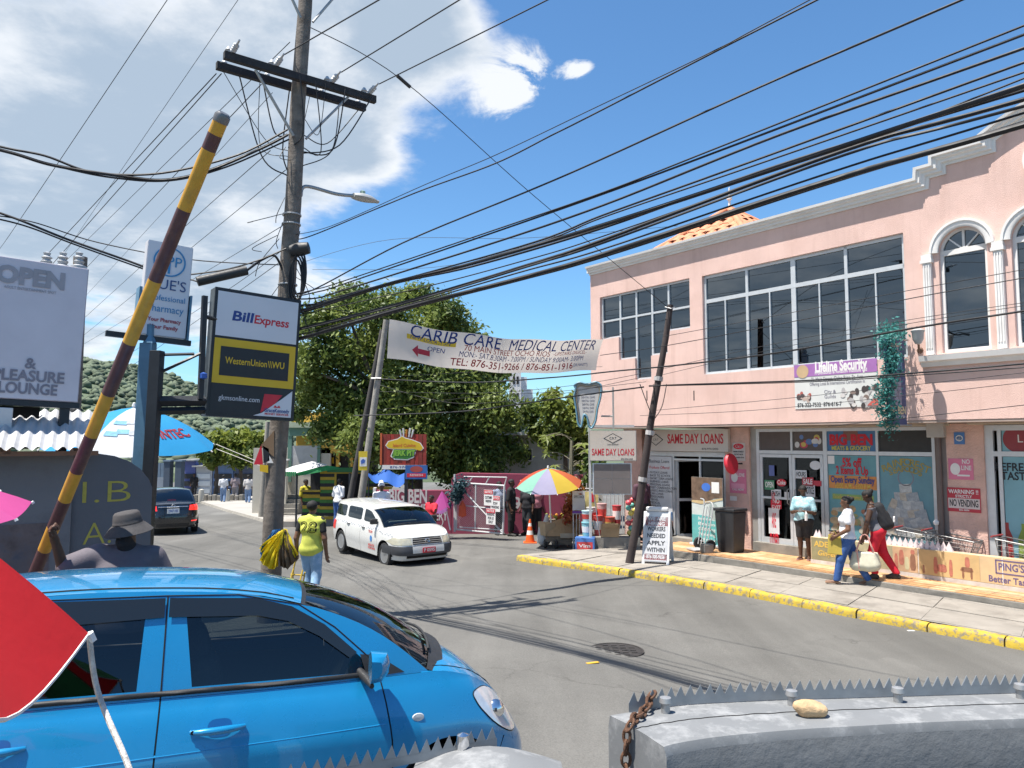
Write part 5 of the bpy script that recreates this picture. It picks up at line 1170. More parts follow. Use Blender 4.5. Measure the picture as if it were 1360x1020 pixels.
def pole_at(z): return UP.lerp(UT,(z - UPz) / (UT.z - UPz)) if False else Vector((UP.x + (UT.x - UP.x) * (z - UPz) / (UT.z - UPz),11.5,z))
pole = thing('utility_pole','tall weathered wooden utility pole with double crossarm','pole',(UP.x,UP.y,UPz))
def loc(p): return Vector(p) - Vector((UP.x,UP.y,UPz))
P = [loc(pole_at(UPz - .1 + (11.4 - UPz) * i / 14)) for i in range(15)]
for i,q in enumerate(P): q.x += .012 * math.sin(i * 1.7)
MB().tube(P,[.158 - .0042 * i for i in range(15)],18).build('shaft',M_wood,pole,smooth=50)
def arm(z,half,name='crossarm',off=.19):
  c = pole_at(z)
  for s in (-1,1):
    Mx = Matrix((NIN,-E,Vector((0,0,1)))).transposed()
    MB().obox(loc(c + E * s * off),(half * 2,.09,.12),Mx).build(name,M_arm,pole,bevel=.008)
arm(8.42,1.22); arm(10.5,1.1)
for z,zz in ((8.35,7.5),(10.45,9.4)):
  for s in (-1,1):
    MB().tube([loc(pole_at(z) + NIN * s * .75 + E * .17),loc(pole_at(zz) + NIN * s * .1 + E * .14)],.022,6).build('brace',M_steel,pole)
def insul(p,d,n=4):
  d = Vector(d).normalized(); M = Matrix.Translation(loc(p)) @ d.to_track_quat('Z','Y').to_matrix().to_4x4(); pr = [(.015,0)]
  for k in range(n): pr += [(.045,.03 + k * .055),(.02,.055 + k * .055)]
  pr += [(.015,.06 + n * .055),(.015,.12 + n * .055)]
  MB().lathe(pr,10,M).build('insulator',M_cer,pole,smooth=40)
for a in (-1.1,-.45,.45,1.1):
  c = pole_at(8.5) + NIN * a; insul(c + E * .18,E + Vector((0,0,.12))); insul(c - E * .18,-E + Vector((0,0,.05)))
  MB().lathe([(.03,0),(.05,.03),(.035,.09),(.055,.11),(.02,.17),(0,.18)],10,Matrix.Translation(loc(c + Vector((0,0,.0))))).build('pin_insulator',M_cer,pole,smooth=40)
for z in (6.3,6.15,5.2): 
  q = loc(pole_at(z)); MB().lathe([(.145,-.012),(.148,0),(.145,.012)],18,Matrix.Translation(q)).build('iron_band',M_steel,pole)
c = pole_at(5.72); MB().lathe([(.0,-.16),(.09,-.14),(.11,0),(.09,.14),(0,.16)],12,Matrix.Translation(loc(c + Vector((.2,-.15,0)))) @ Matrix.Rotation(R(80),4,'Y')).build('splice_case',M_blk,pole,smooth=50)
for k in range(4):
  c = pole_at(5.2) + Vector((.17 + .02 * k,-.16,.05 * k)); MB().tube([loc(c + Vector((.10 * math.cos(a * math.pi / 8),-.02,.36 * math.sin(a * math.pi / 8)))) for a in range(17)],.016,6).build('cable_loop',M_cable,pole,smooth=60)
lr_ = pole_at(6.75); P = crom([loc(lr_ + NIN * .12 + Vector((0,0,-.12))),loc(lr_ + NIN * .2 + Vector((0,0,.05))),loc(lr_ + NIN * .7 + Vector((0,0,.03))),loc(lr_ + NIN * 1.02 + Vector((0,0,.06)))])
la = MB().tube(P,.028,8).build('lamp_arm',M_steel,pole,smooth=60); Mx = Matrix((NIN,-E,Vector((0,0,1)))).transposed().to_4x4(); Ml = Matrix.Translation(loc(lr_ + NIN * 1.0 + Vector((0,0,.05)))) @ Mx @ Matrix.Rotation(R(2),4,'Y')
rows_ = []
for i in range(11):
  t = i / 10; w = (.05 + .08 * math.sin(math.pi * min(1,t * .95 + .12)) ** .8); h = .035 + .045 * math.sin(math.pi * min(1,t + .1)) ** .8
  rows_.append([Ml @ Vector((t * .46,w * math.cos(a * math.pi / 6),h * math.sin(a * math.pi / 6) * (1 if math.sin(a * math.pi / 6) > 0 else .5))) for a in range(12)])
mb = MB().grid(rows_,wrap=True); mb.f += [list(range(12)),list(range(120,132))[::-1]]; mb.m += [0,0]
lh = mb.build('lamp_head',mat('lamp_grey',(.4,.4,.39),.5,.3),la,smooth=50); MB().lathe([(.045,0),(.045,.05),(.03,.06),(0,.06)],10,Ml @ Matrix.Translation((.17,0,.07))).build('photocell',mat('photocell_green',(.3,.4,.3),.4),la)
rnd = random.Random(11)
for k in range(13):
  a = rnd.uniform(-1.15,1.15); z0 = 8.4; p0 = pole_at(z0) + NIN * a + E * rnd.choice((-.3,.3)); zt = rnd.uniform(6.9,7.9); p2 = pole_at(zt) + NIN * math.copysign(.12,a); pm = (p0 + p2) / 2 + Vector((rnd.uniform(-.2,.2),0,-rnd.uniform(.25,.7)))
  MB().tube([loc(q) for q in crom([p0,pm,p2])],rnd.choice((.006,.009,.011)),5).build('jumper_wire',M_cable,pole,smooth=60)
for k in range(16):
  z = rnd.uniform(4.3,7.4); c = pole_at(z); s = rnd.choice((-1,1)); p0 = c + NIN * .15 * s - E * rnd.uniform(-.1,.2); p2 = p0 + Vector((rnd.uniform(-.1,.35) * s,rnd.uniform(-.3,.1),rnd.uniform(-.9,-.1))); pm = (p0 + p2) / 2 + Vector((.25 * s * rnd.random(),-.1,-.1))
  MB().tube([loc(q) for q in crom([p0,pm,p2])],.006,5).build('loose_wire',M_cable,pole,smooth=60)
# ---- cables
def cable(pts,r,label='black overhead cable of the bundle running to the upper right',group='street cables to the right',name='overhead_cable',n=8,seg=6):
  o = crom(pts,n); b = o[0]; mb = MB().tube([p - b for p in o],r * (.8 if r > .009 else 1),seg); return mb.build(name,M_cable,smooth=60,loc=b,label=label,cat='cable',group=group)
def lineY(px,X0=-3.6,Y0=11.9,dx=.72,dy=-.69):
  u = (px - 680) / FPX; t = (u * Y0 - X0) / (dx - u * dy); return Y0 + t * dy
def fan(pts,r,off=0.,**k):
  P = [at(px,py,lineY(px) + off) for px,py in pts]; d = (P[-1] - P[-2]).normalized(); P.append(P[-1] + d * 5.); d0 = P[0] - P[1]
  return cable([Vector((-3.45,11.5,P[0].z))] + P if abs(P[0].x + 3.5) > .15 else P,r,**k)
FAN = [([(405,316),(503,276),(565,251),(658,217),(732,180),(780,156),(951,68),(1085,0)],.011),([(411,387),(534,323),(701,254),(800,211),(1015,113),(1277,0)],.013),
       ([(420,384),(454,374),(658,305),(800,256),(951,197),(1360,34)],.010),([(420,388),(454,378),(658,308),(800,258),(951,202),(1360,46)],.012),([(420,396),(451,387),(642,327),(800,273),(1036,179),(1360,64)],.015),
       ([(415,404),(442,396),(689,328),(800,286),(972,224),(1360,83)],.013),([(410,406),(442,398),(689,331),(800,289),(972,230),(1360,96)],.010),([(405,411),(519,376),(627,350),(800,299),(1036,222),(1360,114)],.026),([(405,414),(519,378),(627,354),(800,303),(1036,219),(1360,120)],.016),
       ([(398,436),(534,402),(704,351),(800,319),(1121,200),(1360,132)],.022),([(398,438),(534,404),(704,353),(800,323),(1121,206),(1360,141)],.016),([(396,445),(534,407),(689,362),(800,331),(1100,230),(1360,150)],.009),
       ([(395,450),(534,410),(689,370),(800,338),(1079,247),(1360,166)],.030),([(395,452),(534,412),(689,372),(800,341),(1079,250),(1360,163)],.02),([(396,418),(560,382),(700,345),(800,314),(1080,215),(1360,104)],.007)]
rnd = random.Random(2)
for i,(pts,r) in enumerate(sorted(FAN,key=lambda f: np.interp(800,[q[0] for q in f[0]],[q[1] for q in f[0]]))): fan(pts,r,rnd.uniform(-.25,.25),label='overhead cable to the upper right, %s from the top of its bundle' % ORD[i])
fan([(440,300),(565,245),(658,206),(780,148),(951,66),(1060,8)],.005,.0,label='hairline messenger wire above the topmost overhead cable')
for a,pts in ((-.45,[(503,0)]),(.45,[(610,0)]),(1.1,[(727,0)])):
  c = pole_at(8.52) + NIN * a + E * .55; f = at(pts[0][0],pts[0][1],c.y - 2.4); d = (f - c); cable([c,f,c + d * 3.2],.009,'conductor from the crossarm to the upper right, %s one' % {-.45: 'leftmost',.45: 'middle',1.1: 'rightmost'}[a],'crossarm conductors to the right')
LPb = gnd(836,748,.13); LPt = at(890,405,LPb.y - .1)
g0 = pole_at(9.4); cable([g0,at(534,106,12.3),at(709,260,14.6),LPt + Vector((0,0,-.1))],.007,'thin guy wire dropping from tall pole to leaning pole',None,'guy_wire')
q = at(536,108,12.3); dv = (at(709,260,14.6) - q).normalized(); MB().tube([q - dv * .15,q + dv * .15],[.03,.03],8).build('guy_insulator',M_blk,label='black insulator halfway along the guy wire',cat='insulator')
LW = [((222,0),(25,294),(0,330),.008),((316,0),(159,229),(97,320),.006),((385,56),(135,300),(40,393),.007),((347,112),(168,300),(60,413),.008),((362,123),(200,300),(110,397),.005),((359,200),(250,297),(120,415),.007),((379,226),(290,300),(130,430),.007),((375,300),(300,345),(140,440),.006),((378,330),(280,400),(110,510),.006),((376,345),(270,420),(90,545),.006)]
for (a,b,c,r) in LW:
  Ya = 11.3; P = [at(*a,Ya + (0 if a[1] > 10 else 3.)),at(*b,Ya + (a[0] - b[0]) * .035 + 4),at(*c,Ya + (a[0] - c[0]) * .05 + 9)]; P.append(P[-1] + (P[-1] - P[-2]) * .9); P = [P[0] + (P[0] - P[1]) * (.6 if a[1] < 10 else .0)] + P[(0 if a[1] < 10 else 1):]
  cable(P,r,'thin conductor to the far left, %s of those drawn from the pole' % ORD[LW.index((a,b,c,r))],'conductors to the left')
for s in (-.04,.04):
  c = pole_at(8.45) - NIN * 1.1 - E * .5 + Vector((s,0,0)); b = at(112 + s * 200,294,18.); cable([c,b,b + (b - c) * .8],.009,'thin conductor of the pair leaving the left end of the crossarm','conductors to the left')
for k,(pts,r) in enumerate((([(382,179),(347,197),(279,226),(220,239),(162,234),(73,220),(15,203),(-60,185)],.028),([(382,172),(323,203),(253,223),(190,232),(120,228),(60,207),(10,197),(-60,180)],.02),([(384,185),(300,222),(225,240),(150,236),(80,222),(0,200),(-60,190)],.016))):
  cable([at(px,py,11.3 - (382 - px) * .0045) for px,py in pts],r,('thick lowest strand of the sagging cables to the left edge','uppermost strand of the sagging cables to the left edge','thin strand of the sagging cables to the left edge')[k],'sagging cables on the left')
for pts,r in (([(-40,270),(20,290),(90,318),(185,352),(230,372)],.02),([(-40,283),(30,299),(100,325),(190,357)],.014),([(-40,282),(40,294),(130,322),(255,345),(375,352)],.008),([(250,365),(300,358),(345,345),(380,330)],.015)):
  cable([at(px,py,9.6 + px * .004) for px,py in pts],r,{.02: 'thick upper',.014: 'medium lower',.008: 'long thin',.015: 'short stubby'}[r] + ' service cable passing behind the pharmacy sign','service cables behind the pharmacy sign')
lowk = -1; LOWL = ['from the concrete pole passing over the wide window','from the concrete pole to the leaning pole','right from the leaning pole below the wide window','right just under the thick one from the leaning pole','across the middle of the wide window','across the wide window, topmost of them','just above the thick cable over the wide window','close over the thick cable near the arched windows','between the concrete pole and the tooth sign, lowest','between the concrete pole and the tooth sign, sagging','between the concrete pole and the tooth sign, highest','low under the hanging banner to the right edge','over the purple banner to the right edge','below the purple banner to the right edge','behind the cloth banner only']
def lowY(px): return float(np.interp(px,[380,499,622,738,816,900,1036,1206,1360,1500],[23.5,22,20.2,18.4,17.2,16.1,14.1,12.4,11.,9.9]))
for pts,r in (([(499,503),(622,508),(738,501),(816,493),(900,485),(1036,468),(1206,437),(1360,413),(1450,398)],.022),([(470,552),(605,547),(686,537),(764,526),(855,514)],.022),([(862,513),(900,511),(1078,505),(1206,496),(1360,483),(1450,474)],.02),([(862,512),(900,512),(1078,507),(1206,499),(1360,488),(1450,480)],.012),
               ([(797,472),(908,455),(1206,397),(1360,369),(1450,352)],.008),([(880,447),(930,438),(1206,386),(1360,358),(1450,341)],.006),([(880,490),(1036,455),(1206,425),(1360,402),(1450,390)],.005),([(870,500),(1036,462),(1206,430),(1360,406),(1450,393)],.005),([(500,545),(620,528),(740,520),(858,507)],.006),([(500,510),(600,535),(720,527),(858,500)],.006),([(505,520),(640,522),(760,512),(858,495)],.006),([(1100,566),(1198,556),(1360,538),(1450,528)],.006),([(870,545),(1036,530),(1206,512),(1360,495)],.005),([(850,552),(1000,545),(1206,525),(1360,508)],.005),([(510,500),(560,498),(700,490),(800,487)],.005)):
  lowk += 1; cable([at(px,py,lowY(px) + (.0 if r > .01 else -.12)) for px,py in pts],r,'%s service cable %s' % ('thick' if r > .015 else 'medium' if r > .007 else 'thin',LOWL[lowk]),'service cables along the shops')
for pts in ([(390,352),(520,318),(700,316),(900,300)],[(415,358),(600,352),(780,300)]):
  cable([at(px,py,14.) for px,py in pts],.004,'hair-thin wire against the blue sky','hair-thin wires')
# ---- concrete and timber poles behind the wagon
def simple_pole(name,label,base,top,r0,r1,m,n=10):
  o = thing(name,label,'pole',base); MB().tube([Vector((0,0,-.1)),(top - base) * .5,top - base],[r0,(r0 + r1) / 2,r1],n).build('shaft',m,o,smooth=50); return o
bp1 = at_px(474,22.3); cp = simple_pole('concrete_pole','grey concrete pole leaning beside the banner behind the wagon',bp1,at(513,425,22.3),.115,.085,M_cone,12)
MB().tube([at(500,503,22.3) - bp1 + Vector((-.14,-.1,0)),at(500,503,22.3) - bp1 + Vector((.16,-.1,0))],.03,6).build('cable_clamp',M_steel,cp)
bp2 = at_px(457,23.2); simple_pole('timber_pole','dark timber pole leaning just behind the grey concrete pole',bp2,at(508,438,23.2),.095,.08,mat('timber_dark',(.055,.05,.048),.9,var=.3,bump=.4,bscale=25))
c = at(482,612,21.9); o = thing('placard','small yellow placard tied to the concrete pole','placard',c,R(8)); rect(o,'board',0,0,.25,.55,mat('placard_yellow',(.62,.45,.03),.6),0,.01); rect(o,'photo',0.01,-.03,.2,.26,M_white,-.012); poly(o,'figure',[(-.05,-.1),(.05,-.06),(.07,.02),(0,.06),(-.06,0)],mat('placard_blue',(.05,.12,.4),.6),-.017)
lpo = thing('leaning_pole','dark timber pole leaning right on the pavement','pole',LPb); dd = LPt - LPb
MB().tube([dd * t + Vector((.02 * math.sin(t * 9),0,0)) for t in np.linspace(-.02,1,9)],[.095 - .03 * t for t in np.linspace(0,1,9)],10).build('shaft',mat('timber_plum',(.045,.032,.03),.85,var=.3,bump=.5,bscale=22),lpo,smooth=50)
for t in (.5,.32,.71): MB().tube([dd * t - dd.normalized() * .05,dd * t + dd.normalized() * .05],.1,10).build('tape_band',mat('tape_grey',(.4,.38,.37),.7),lpo)
MB().tube([dd + Vector((-.12,-.02,-.05)),dd + Vector((0,-.09,-.1)),dd + Vector((.1,-.02,-.06))],.012,5).build('wire_tie',M_steel,lpo)
for k in range(3): MB().tube(crom([dd * .68 + Vector((-.4 + .3 * k,-.05,.05)),dd * .6 + Vector((-.15 + .15 * k,-.12,0)),dd * .55 + Vector((.02,-.1,0))]),.01,5).build('wire_tail',M_cable,lpo)
# ---- banner across the road
bl_t,bl_b = at(517,424,12.75),at(513,476,12.75); br_t,br_b = at(802,450,16.),at(792,491,16.)
bo = bl_b.copy(); BN = thing('street_banner','cream cloth banner with hand-painted blue and red lettering strung across road','banner',bo)
def bpt(u,v):
  a = bl_b.lerp(br_b,u); b = bl_t.lerp(br_t,u); sag = -.16 * math.sin(math.pi * u) ; p = a.lerp(b,v); p.z += sag * (1.0 if v > .5 else .95)
  nrm = (br_t - bl_t).cross(Vector((0,0,1))).normalized(); p += nrm * (.035 * math.sin(u * 17 + v * 2) + .03 * math.sin(u * 6 + 1 - v * 3)); p.z += .012 * math.sin(u * 23); return p - bo
mb = MB().grid([[bpt(u / 40,v / 6) for u in range(41)] for v in range(7)]); mcl = mat('banner_cloth',(.60,.53,.48),.9,var=.1,scale=3,bump=.3,bscale=12)
nt = mcl.node_tree; tr = nt.nodes.new('ShaderNodeBsdfTranslucent'); tr.inputs[0].default_value = (.82,.74,.67,1); ms = nt.nodes.new('ShaderNodeMixShader'); ms.inputs[0].default_value = .5; out_ = nt.nodes['Material Output']; nt.links.new(nt.nodes['Principled BSDF'].outputs[0],ms.inputs[1]); nt.links.new(tr.outputs[0],ms.inputs[2]); nt.links.new(ms.outputs[0],out_.inputs[0])
mb.build('cloth',mcl,BN,smooth=80)
BW = (br_b - bl_b).length; BH = .66
def btext(s,size,m,u,v,width,**k):
  """text laid on the cloth: bend every vertex onto the banner surface"""
  o = text(s,size,m,BN,0,0,0,width=width,**k); me = o.data
  nrm = (br_t - bl_t).cross(Vector((0,0,1))).normalized()
  for vt in me.vertices:
    q = bpt(min(.995,max(.005,u + vt.co.x / BW)),min(.98,max(.02,v + vt.co.z / BH))); vt.co = q + nrm * (.006 if nrm.y < 0 else -.006) * (1 if True else 1)
  return o
M_bl = mat('banner_blue',(.02,.07,.3),.8); M_rd = mat('banner_red',(.45,.03,.05),.8); M_ye = mat('banner_yellow',(.7,.45,.03),.8)
btext('CARIB CARE',.31,M_bl,.27,.81,1.95,bold=.004,shear=.2,spacing=1.02); btext('MEDICAL CENTER',.29,M_bl,.735,.80,2.35,bold=0.,shear=.2)
q = MB(); q.add([bpt(.075,.60) ,bpt(.25,.52),bpt(.25,.66),bpt(.075,.74)],[(0,1,2,3)])
nrm = (br_t - bl_t).cross(Vector((0,0,1))).normalized(); nrm = nrm if nrm.y < 0 else -nrm
mb = MB().grid([[bpt(.07 + .2 * i / 10,.58 + .13 * j - .0 * i) + nrm * .005 for i in range(11)] for j in range(2)]); mb.build('yellow_strip',M_ye,BN)
btext('NEW LOCATION',.09,M_bl,.165,.645,.85,shear=.2); btext('70 MAIN STREET OCHO RIOS',.15,M_rd,.51,.575,2.1,shear=.0); btext('-UPSTAIRS DIGICEL-',.1,M_rd,.83,.585,1.0,shear=.2)
btext('OPEN',.12,M_bl,.19,.43,.38,shear=.2); btext('MON:- SAT.8:30AM - 7:00PM / SUNDAY 9:00AM- 3:00PM',.145,M_bl,.60,.39,3.2,shear=.1)
btext('TEL: 876-351-9266 / 876-851-1916',.185,M_rd,.555,.17,3.05,bold=.008); btext('(DR.HANSTT)',.09,M_bl,.90,.18,.45)
mb = MB(); pts = [(.09,.3),(.115,.46),(.115,.37),(.165,.37),(.165,.23),(.115,.23),(.115,.14)]; mb.add([bpt(u,v) + nrm * .006 for u,v in pts],[(0,6,1),(2,5,4,3)]); mb.build('arrow',M_rd,BN)
cable([bl_t,at(450,412,12.2),pole_at(4.9)],.006,'cord tying the cloth banner to the tall pole',None,'banner_cord'); cable([br_t,LPt + Vector((0,0,-.3))],.006,'cord tying the cloth banner to the leaning pole',None,'banner_cord')
# ---- boxed signs facing down the street: sign frame X = NIN (right), Y = away from viewer, Z up
SA = math.atan2(NIN.y,NIN.x)
def sign(name,label,left_px,top_py,Yl,w,h,roll=0.,ang=SA,cat='sign'):
  p = at(left_px,top_py,Yl); o = thing(name,label,cat,p); M = Matrix.Rotation(ang,4,'Z') @ Matrix.Rotation(roll,4,'Y'); o.rotation_euler = M.to_euler()
  o.location = p + M.to_3x3() @ Vector((0,0,-h)); return o
white_face = mat('sign_white',(.62,.62,.66),.45,var=.03,scale=2); grey_face = mat('sign_lilac',(.56,.53,.58),.5,var=.06,scale=2,dirt=(.48,.45,.5),dscale=1.5,damt=.4)
M_navy = mat('sign_navy',(.02,.05,.22),.5); M_sred = mat('sign_red',(.55,.02,.04),.5); M_sblk = mat('sign_black',(.012,.013,.018),.45,var=.1); M_syel = mat('sign_yellow',(.62,.40,.015),.5,var=.05); M_sgry = mat('sign_grey_ink',(.2,.19,.23),.6)
W_,H_ = 1.16,1.72
be = sign('billboard_box','black framed lightbox sign with white, yellow and black panels by the pole',289,384,10.25,W_,H_,R(2.6))
MB().box(-.03,W_ + .03,.01,.24,-.03,H_ + .03).build('cabinet',mat('cabinet_slate',(.07,.085,.095),.5,.2),be,bevel=.008)
rect(be,'frame',W_ / 2,H_ / 2,W_ + .06,H_ + .06,M_sblk,.01,.02)
rect(be,'white_panel',W_ / 2,H_ * .81,W_ - .02,H_ * .36,white_face,-.012); rect(be,'yellow_panel',W_ / 2,H_ * .43,W_ - .02,H_ * .36,M_syel,-.012); rect(be,'black_panel',W_ / 2,H_ * .43,W_ * .83,H_ * .235,M_sblk,-.017); rect(be,'black_panel',W_ / 2,H_ * .125,W_ - .02,H_ * .235,M_sblk,-.012)
poly(be,'red_shape',[(.70,.06),(.74,.33),(1.0,.33),(.9,.2)],M_sred,-.017); poly(be,'white_shape',[(.60,.015),(.72,.06),(.86,.17),(1.0,.28),(1.14,.40),(1.14,.015)],white_face,-.021)
text('Bill',.19,M_navy,be,.36,H_ * .80,-.018,width=.30,bold=.03,shear=.1); text('Express',.17,M_sred,be,.77,H_ * .795,-.018,width=.50,bold=.02,shear=.1)
text('WesternUnion',.13,M_syel,be,.46,H_ * .435,-.023,width=.58,bold=.015); text('\\\\WU',.13,M_syel,be,.88,H_ * .435,-.023,width=.24,bold=.02)
text('gkmsonline.com',.10,white_face,be,.40,H_ * .135,-.018,width=.56); text('GraceKennedy',.075,M_navy,be,.93,.10,-.026,width=.36,bold=.02); text('MONEY SERVICES',.04,M_sred,be,.93,.05,-.026,width=.34,bold=.02); poly(be,'crown',[(.88,.145),(.90,.18),(.93,.155),(.96,.18),(.98,.145)],M_sred,-.025)
pz = zg(-4.6,9.9)
def lean_box(a,b,h,dx): return MB().add([(-a,-b,-.1),(a,-b,-.1),(a,b,-.1),(-a,b,-.1),(dx - a,-b,h),(dx + a,-b,h),(dx + a,b,h),(dx - a,b,h)],[(0,3,2,1),(4,5,6,7),(0,1,5,4),(1,2,6,5),(2,3,7,6),(3,0,4,7)])
st_ = thing('sign_post','dark steel post with horizontal bracket arms carrying the lightbox','post',(at(190,720,9.75).x,9.75,pz)); b0 = st_.location
zT = at(210,466,9.75).z; pdx = at(209,466,9.75).x - b0.x; lean_box(.07,.07,zT - pz,pdx).build('upright',M_stl,st_,bevel=.006)
e1 = at(272,537,10.2) - b0; za = at(215,537,9.75).z - pz
def beam(a,b,r,nm='bracket_arm',m=M_stl,par=st_): MB().tube([a,b],r,4).build(nm,m,par)
for z_,r_ in ((at(215,533,9.75).z - pz,.07),(at(215,546,9.75).z - pz,.05)): beam(Vector((pdx * z_ / (zT - pz),0,z_)),Vector((e1.x,e1.y,z_ + .03)),r_)
v0 = at(266,530,10.1) - b0; v1 = at(272,393,10.1) - b0; beam(v0,v1,.045,'bracket_upright'); beam(v0.lerp(v1,.8),at(287,424,10.25) - b0,.03); beam(Vector((pdx,.02,zT - pz - .05)),at(258,470,10.) - b0,.02); beam(Vector((pdx,.02,zT - pz - .3)),v0.lerp(v1,.45),.02)
MB().lathe([(.0,-.05),(.05,-.03),(.05,.03),(0,.05)],8,Matrix.Translation(v0.lerp(v1,.22) + Vector((.05,-.05,0)))).build('blue_cap',mat('cap_blue',(.03,.1,.4),.5),st_)
bpost = thing('blue_post','blue painted steel post under the pharmacy sign','post',(at(178,720,9.95).x,9.95,pz)); bdx = at(197,456,9.95).x - bpost.location.x; lean_box(.085,.07,at(197,456,9.95).z - pz,bdx).build('upright',M_bpost,bpost,bevel=.006)
MB().lathe([(.09,0),(.05,.1),(.05,.25)],8,Matrix.Translation((bdx + .02,0,at(197,456,9.95).z - pz))).build('neck',M_bpost,bpost)
W_,H_ = .56,1.27
ru = sign('pharmacy_sign','white boxed pharmacy sign with blue circle logo',198,318,9.9,W_,H_,R(3))
MB().box(-.01,W_ + .01,.01,.18,0,H_).build('cabinet',mat('cabinet_white',(.5,.5,.53),.5),ru,bevel=.01); rect(ru,'face',W_ / 2,H_ / 2,W_,H_,white_face,.008)
M_pblue = mat('pharmacy_blue',(.03,.22,.45),.5); M_pnavy = mat('pharmacy_navy',(.03,.07,.2),.5); M_pred = mat('pharmacy_red',(.35,.04,.06),.5)
ellipse(ru,'logo_ring',W_ / 2,H_ * .80,.205,.205,M_pblue,-.001,.004,ring=.02); text('RPP',.2,M_pblue,ru,W_ / 2,H_ * .80,-.004,width=.3); rect(ru,'logo_stem',W_ / 2,H_ * .79,.03,.3,M_pblue,-.002)
text("RUE'S",.2,M_pnavy,ru,W_ / 2,H_ * .545,-.004,width=.46); text('Professional',.11,M_pblue,ru,W_ / 2,H_ * .40,-.004,width=.47); text('Pharmacy',.14,M_pblue,ru,W_ / 2,H_ * .285,-.004,width=.45); text('Your Pharmacy',.075,M_pred,ru,W_ / 2,H_ * .165,-.004,width=.42,bold=.02); text('Your Family',.075,M_pred,ru,W_ / 2,H_ * .09,-.004,width=.36,bold=.02)
MB().box(-.06,-.025,-.02,.2,-.02,.62).build('side_skirt',M_bpost,ru); MB().box(W_ + .02,W_ + .045,-.02,.2,-.02,.6).build('side_skirt',M_bpost,ru); MB().box(-.4,W_ + .08,-.02,.06,-.09,-.02).build('base_rail',M_stl,ru)
fl_ = thing('tube_floodlight','black tube floodlight slung above the lightbox sign','lamp',at(295,368,10.6)); a,b = at(262,374,10.5) - fl_.location,at(328,359,10.8) - fl_.location
MB().tube([a,b],[.07,.07],12).build('housing',M_blk,fl_,smooth=40); MB().tube(crom([b,at(348,345,11.1) - fl_.location,at(365,340,11.3) - fl_.location,at(376,360,11.4) - fl_.location]),.018,6).build('feed_cable',M_cable,fl_,smooth=60); MB().tube([a,a + Vector((-.25,0,.08))],.012,6).build('feed_cable',M_cable,fl_)
W_,H_ = 2.1,1.58
lw = sign('lounge_sign','large pale lilac lightbox sign with grey lettering at left edge',119,349,8.75,W_,H_,R(2.0)); lw.location -= NIN * W_
MB().box(0,W_,.01,.2,0,H_).build('cabinet',mat('cabinet_lilac',(.36,.34,.4),.6),lw,bevel=.01); rect(lw,'face',W_ / 2,H_ / 2,W_ - .02,H_ - .02,grey_face,.008); x0 = W_ - .56
text('OPEN',.26,mat('faded_grey',(.30,.29,.32),.6),lw,x0,H_ * .87,-.003,width=.66,bold=.05); text('ADULT ENTERTAINMENT SPOT',.045,MATS['faded_grey'],lw,x0,H_ * .785,-.003,width=.5); text('&',.17,M_sgry,lw,x0 + .06,H_ * .255,-.003,bold=.02); text('PLEASURE',.17,M_sgry,lw,x0 + .06,H_ * .165,-.003,width=.68,bold=.03); text('LOUNGE',.17,M_sgry,lw,x0 + .06,H_ * .075,-.003,width=.56,bold=.03)
MB().box(0,W_ + .02,.02,.22,-.07,-.005).build('support_rail',M_stl,lw)
for x in (.3,1.2,W_ - .12): MB().box(x - .05,x + .05,.05,.15,-1.2,-.07).build('support_leg',M_stl,lw)
MB().box(W_ - 1.0,W_ - .62,.0,.2,-.35,-.1).build('ballast_box',mat('ballast_white',(.5,.5,.5),.6),lw,bevel=.01); MB().box(-.2,W_ - .35,.25,.3,-.55,-.07).build('dark_backing',M_gap,lw)
tb_ = thing('transformer_pole','grey pole transformer with bushings peeping over the lounge sign','transformer',(at(100,500,15).x,15,zg(-9,15))); tz = at(100,348,15).z - tb_.location.z
MB().tube([(0,0,-.1),(0,0,tz + .1)],.13,10).build('shaft',M_wood,tb_)
for dx in (-.32,.0,.32): MB().lathe([(.14,-.7),(.14,-.1),(.07,-.06),(.1,.0),(.06,.04),(.1,.08),(.05,.12),(.07,.17),(.0,.2)],12,Matrix.Translation((dx - .2,-.25,tz - .05))).build('bushing_tank',M_cer,tb_,smooth=40)
# ---- barrier pole
bb_,bt_ = at(50,752,6.1),at(299,146,4.75); d = bt_ - bb_; b1_ = bb_ - d * .35
bar = thing('barrier_pole','raised yellow and maroon striped barrier pole leaning to the right','barrier',b1_); L_ = (bt_ - b1_)
M_by = mat('barrier_yellow',(.52,.27,.025),.55,var=.15,scale=10,dirt=(.3,.15,.04),dscale=6,damt=.5); M_bm = mat('barrier_maroon',(.075,.028,.032),.5,var=.2,scale=10,dirt=(.16,.08,.05),dscale=9,damt=.4)
def yb(py):
  lo,hi = 0.,1.
  for _ in range(30):
    m = (lo + hi) / 2; p = b1_ + L_ * m; y = 510 + FPX * -((p.z - CAM_H) * math.cos(PITCH) - p.y * math.sin(PITCH)) / (p.y * math.cos(PITCH) + (p.z - CAM_H) * math.sin(PITCH))
    if y > py: lo = m
    else: hi = m
  return lo
bounds = [(0.,yb(730),M_bm),(yb(730),yb(702),M_by),(yb(702),yb(664),M_bm),(yb(664),yb(622),M_by),(yb(622),yb(578),M_bm),(yb(578),yb(455),M_by),(yb(455),yb(375),M_bm) ,(yb(375),yb(278),M_bm),(yb(278),yb(199),M_by),(yb(199),yb(178),M_bm),(yb(178),.985,M_by)]
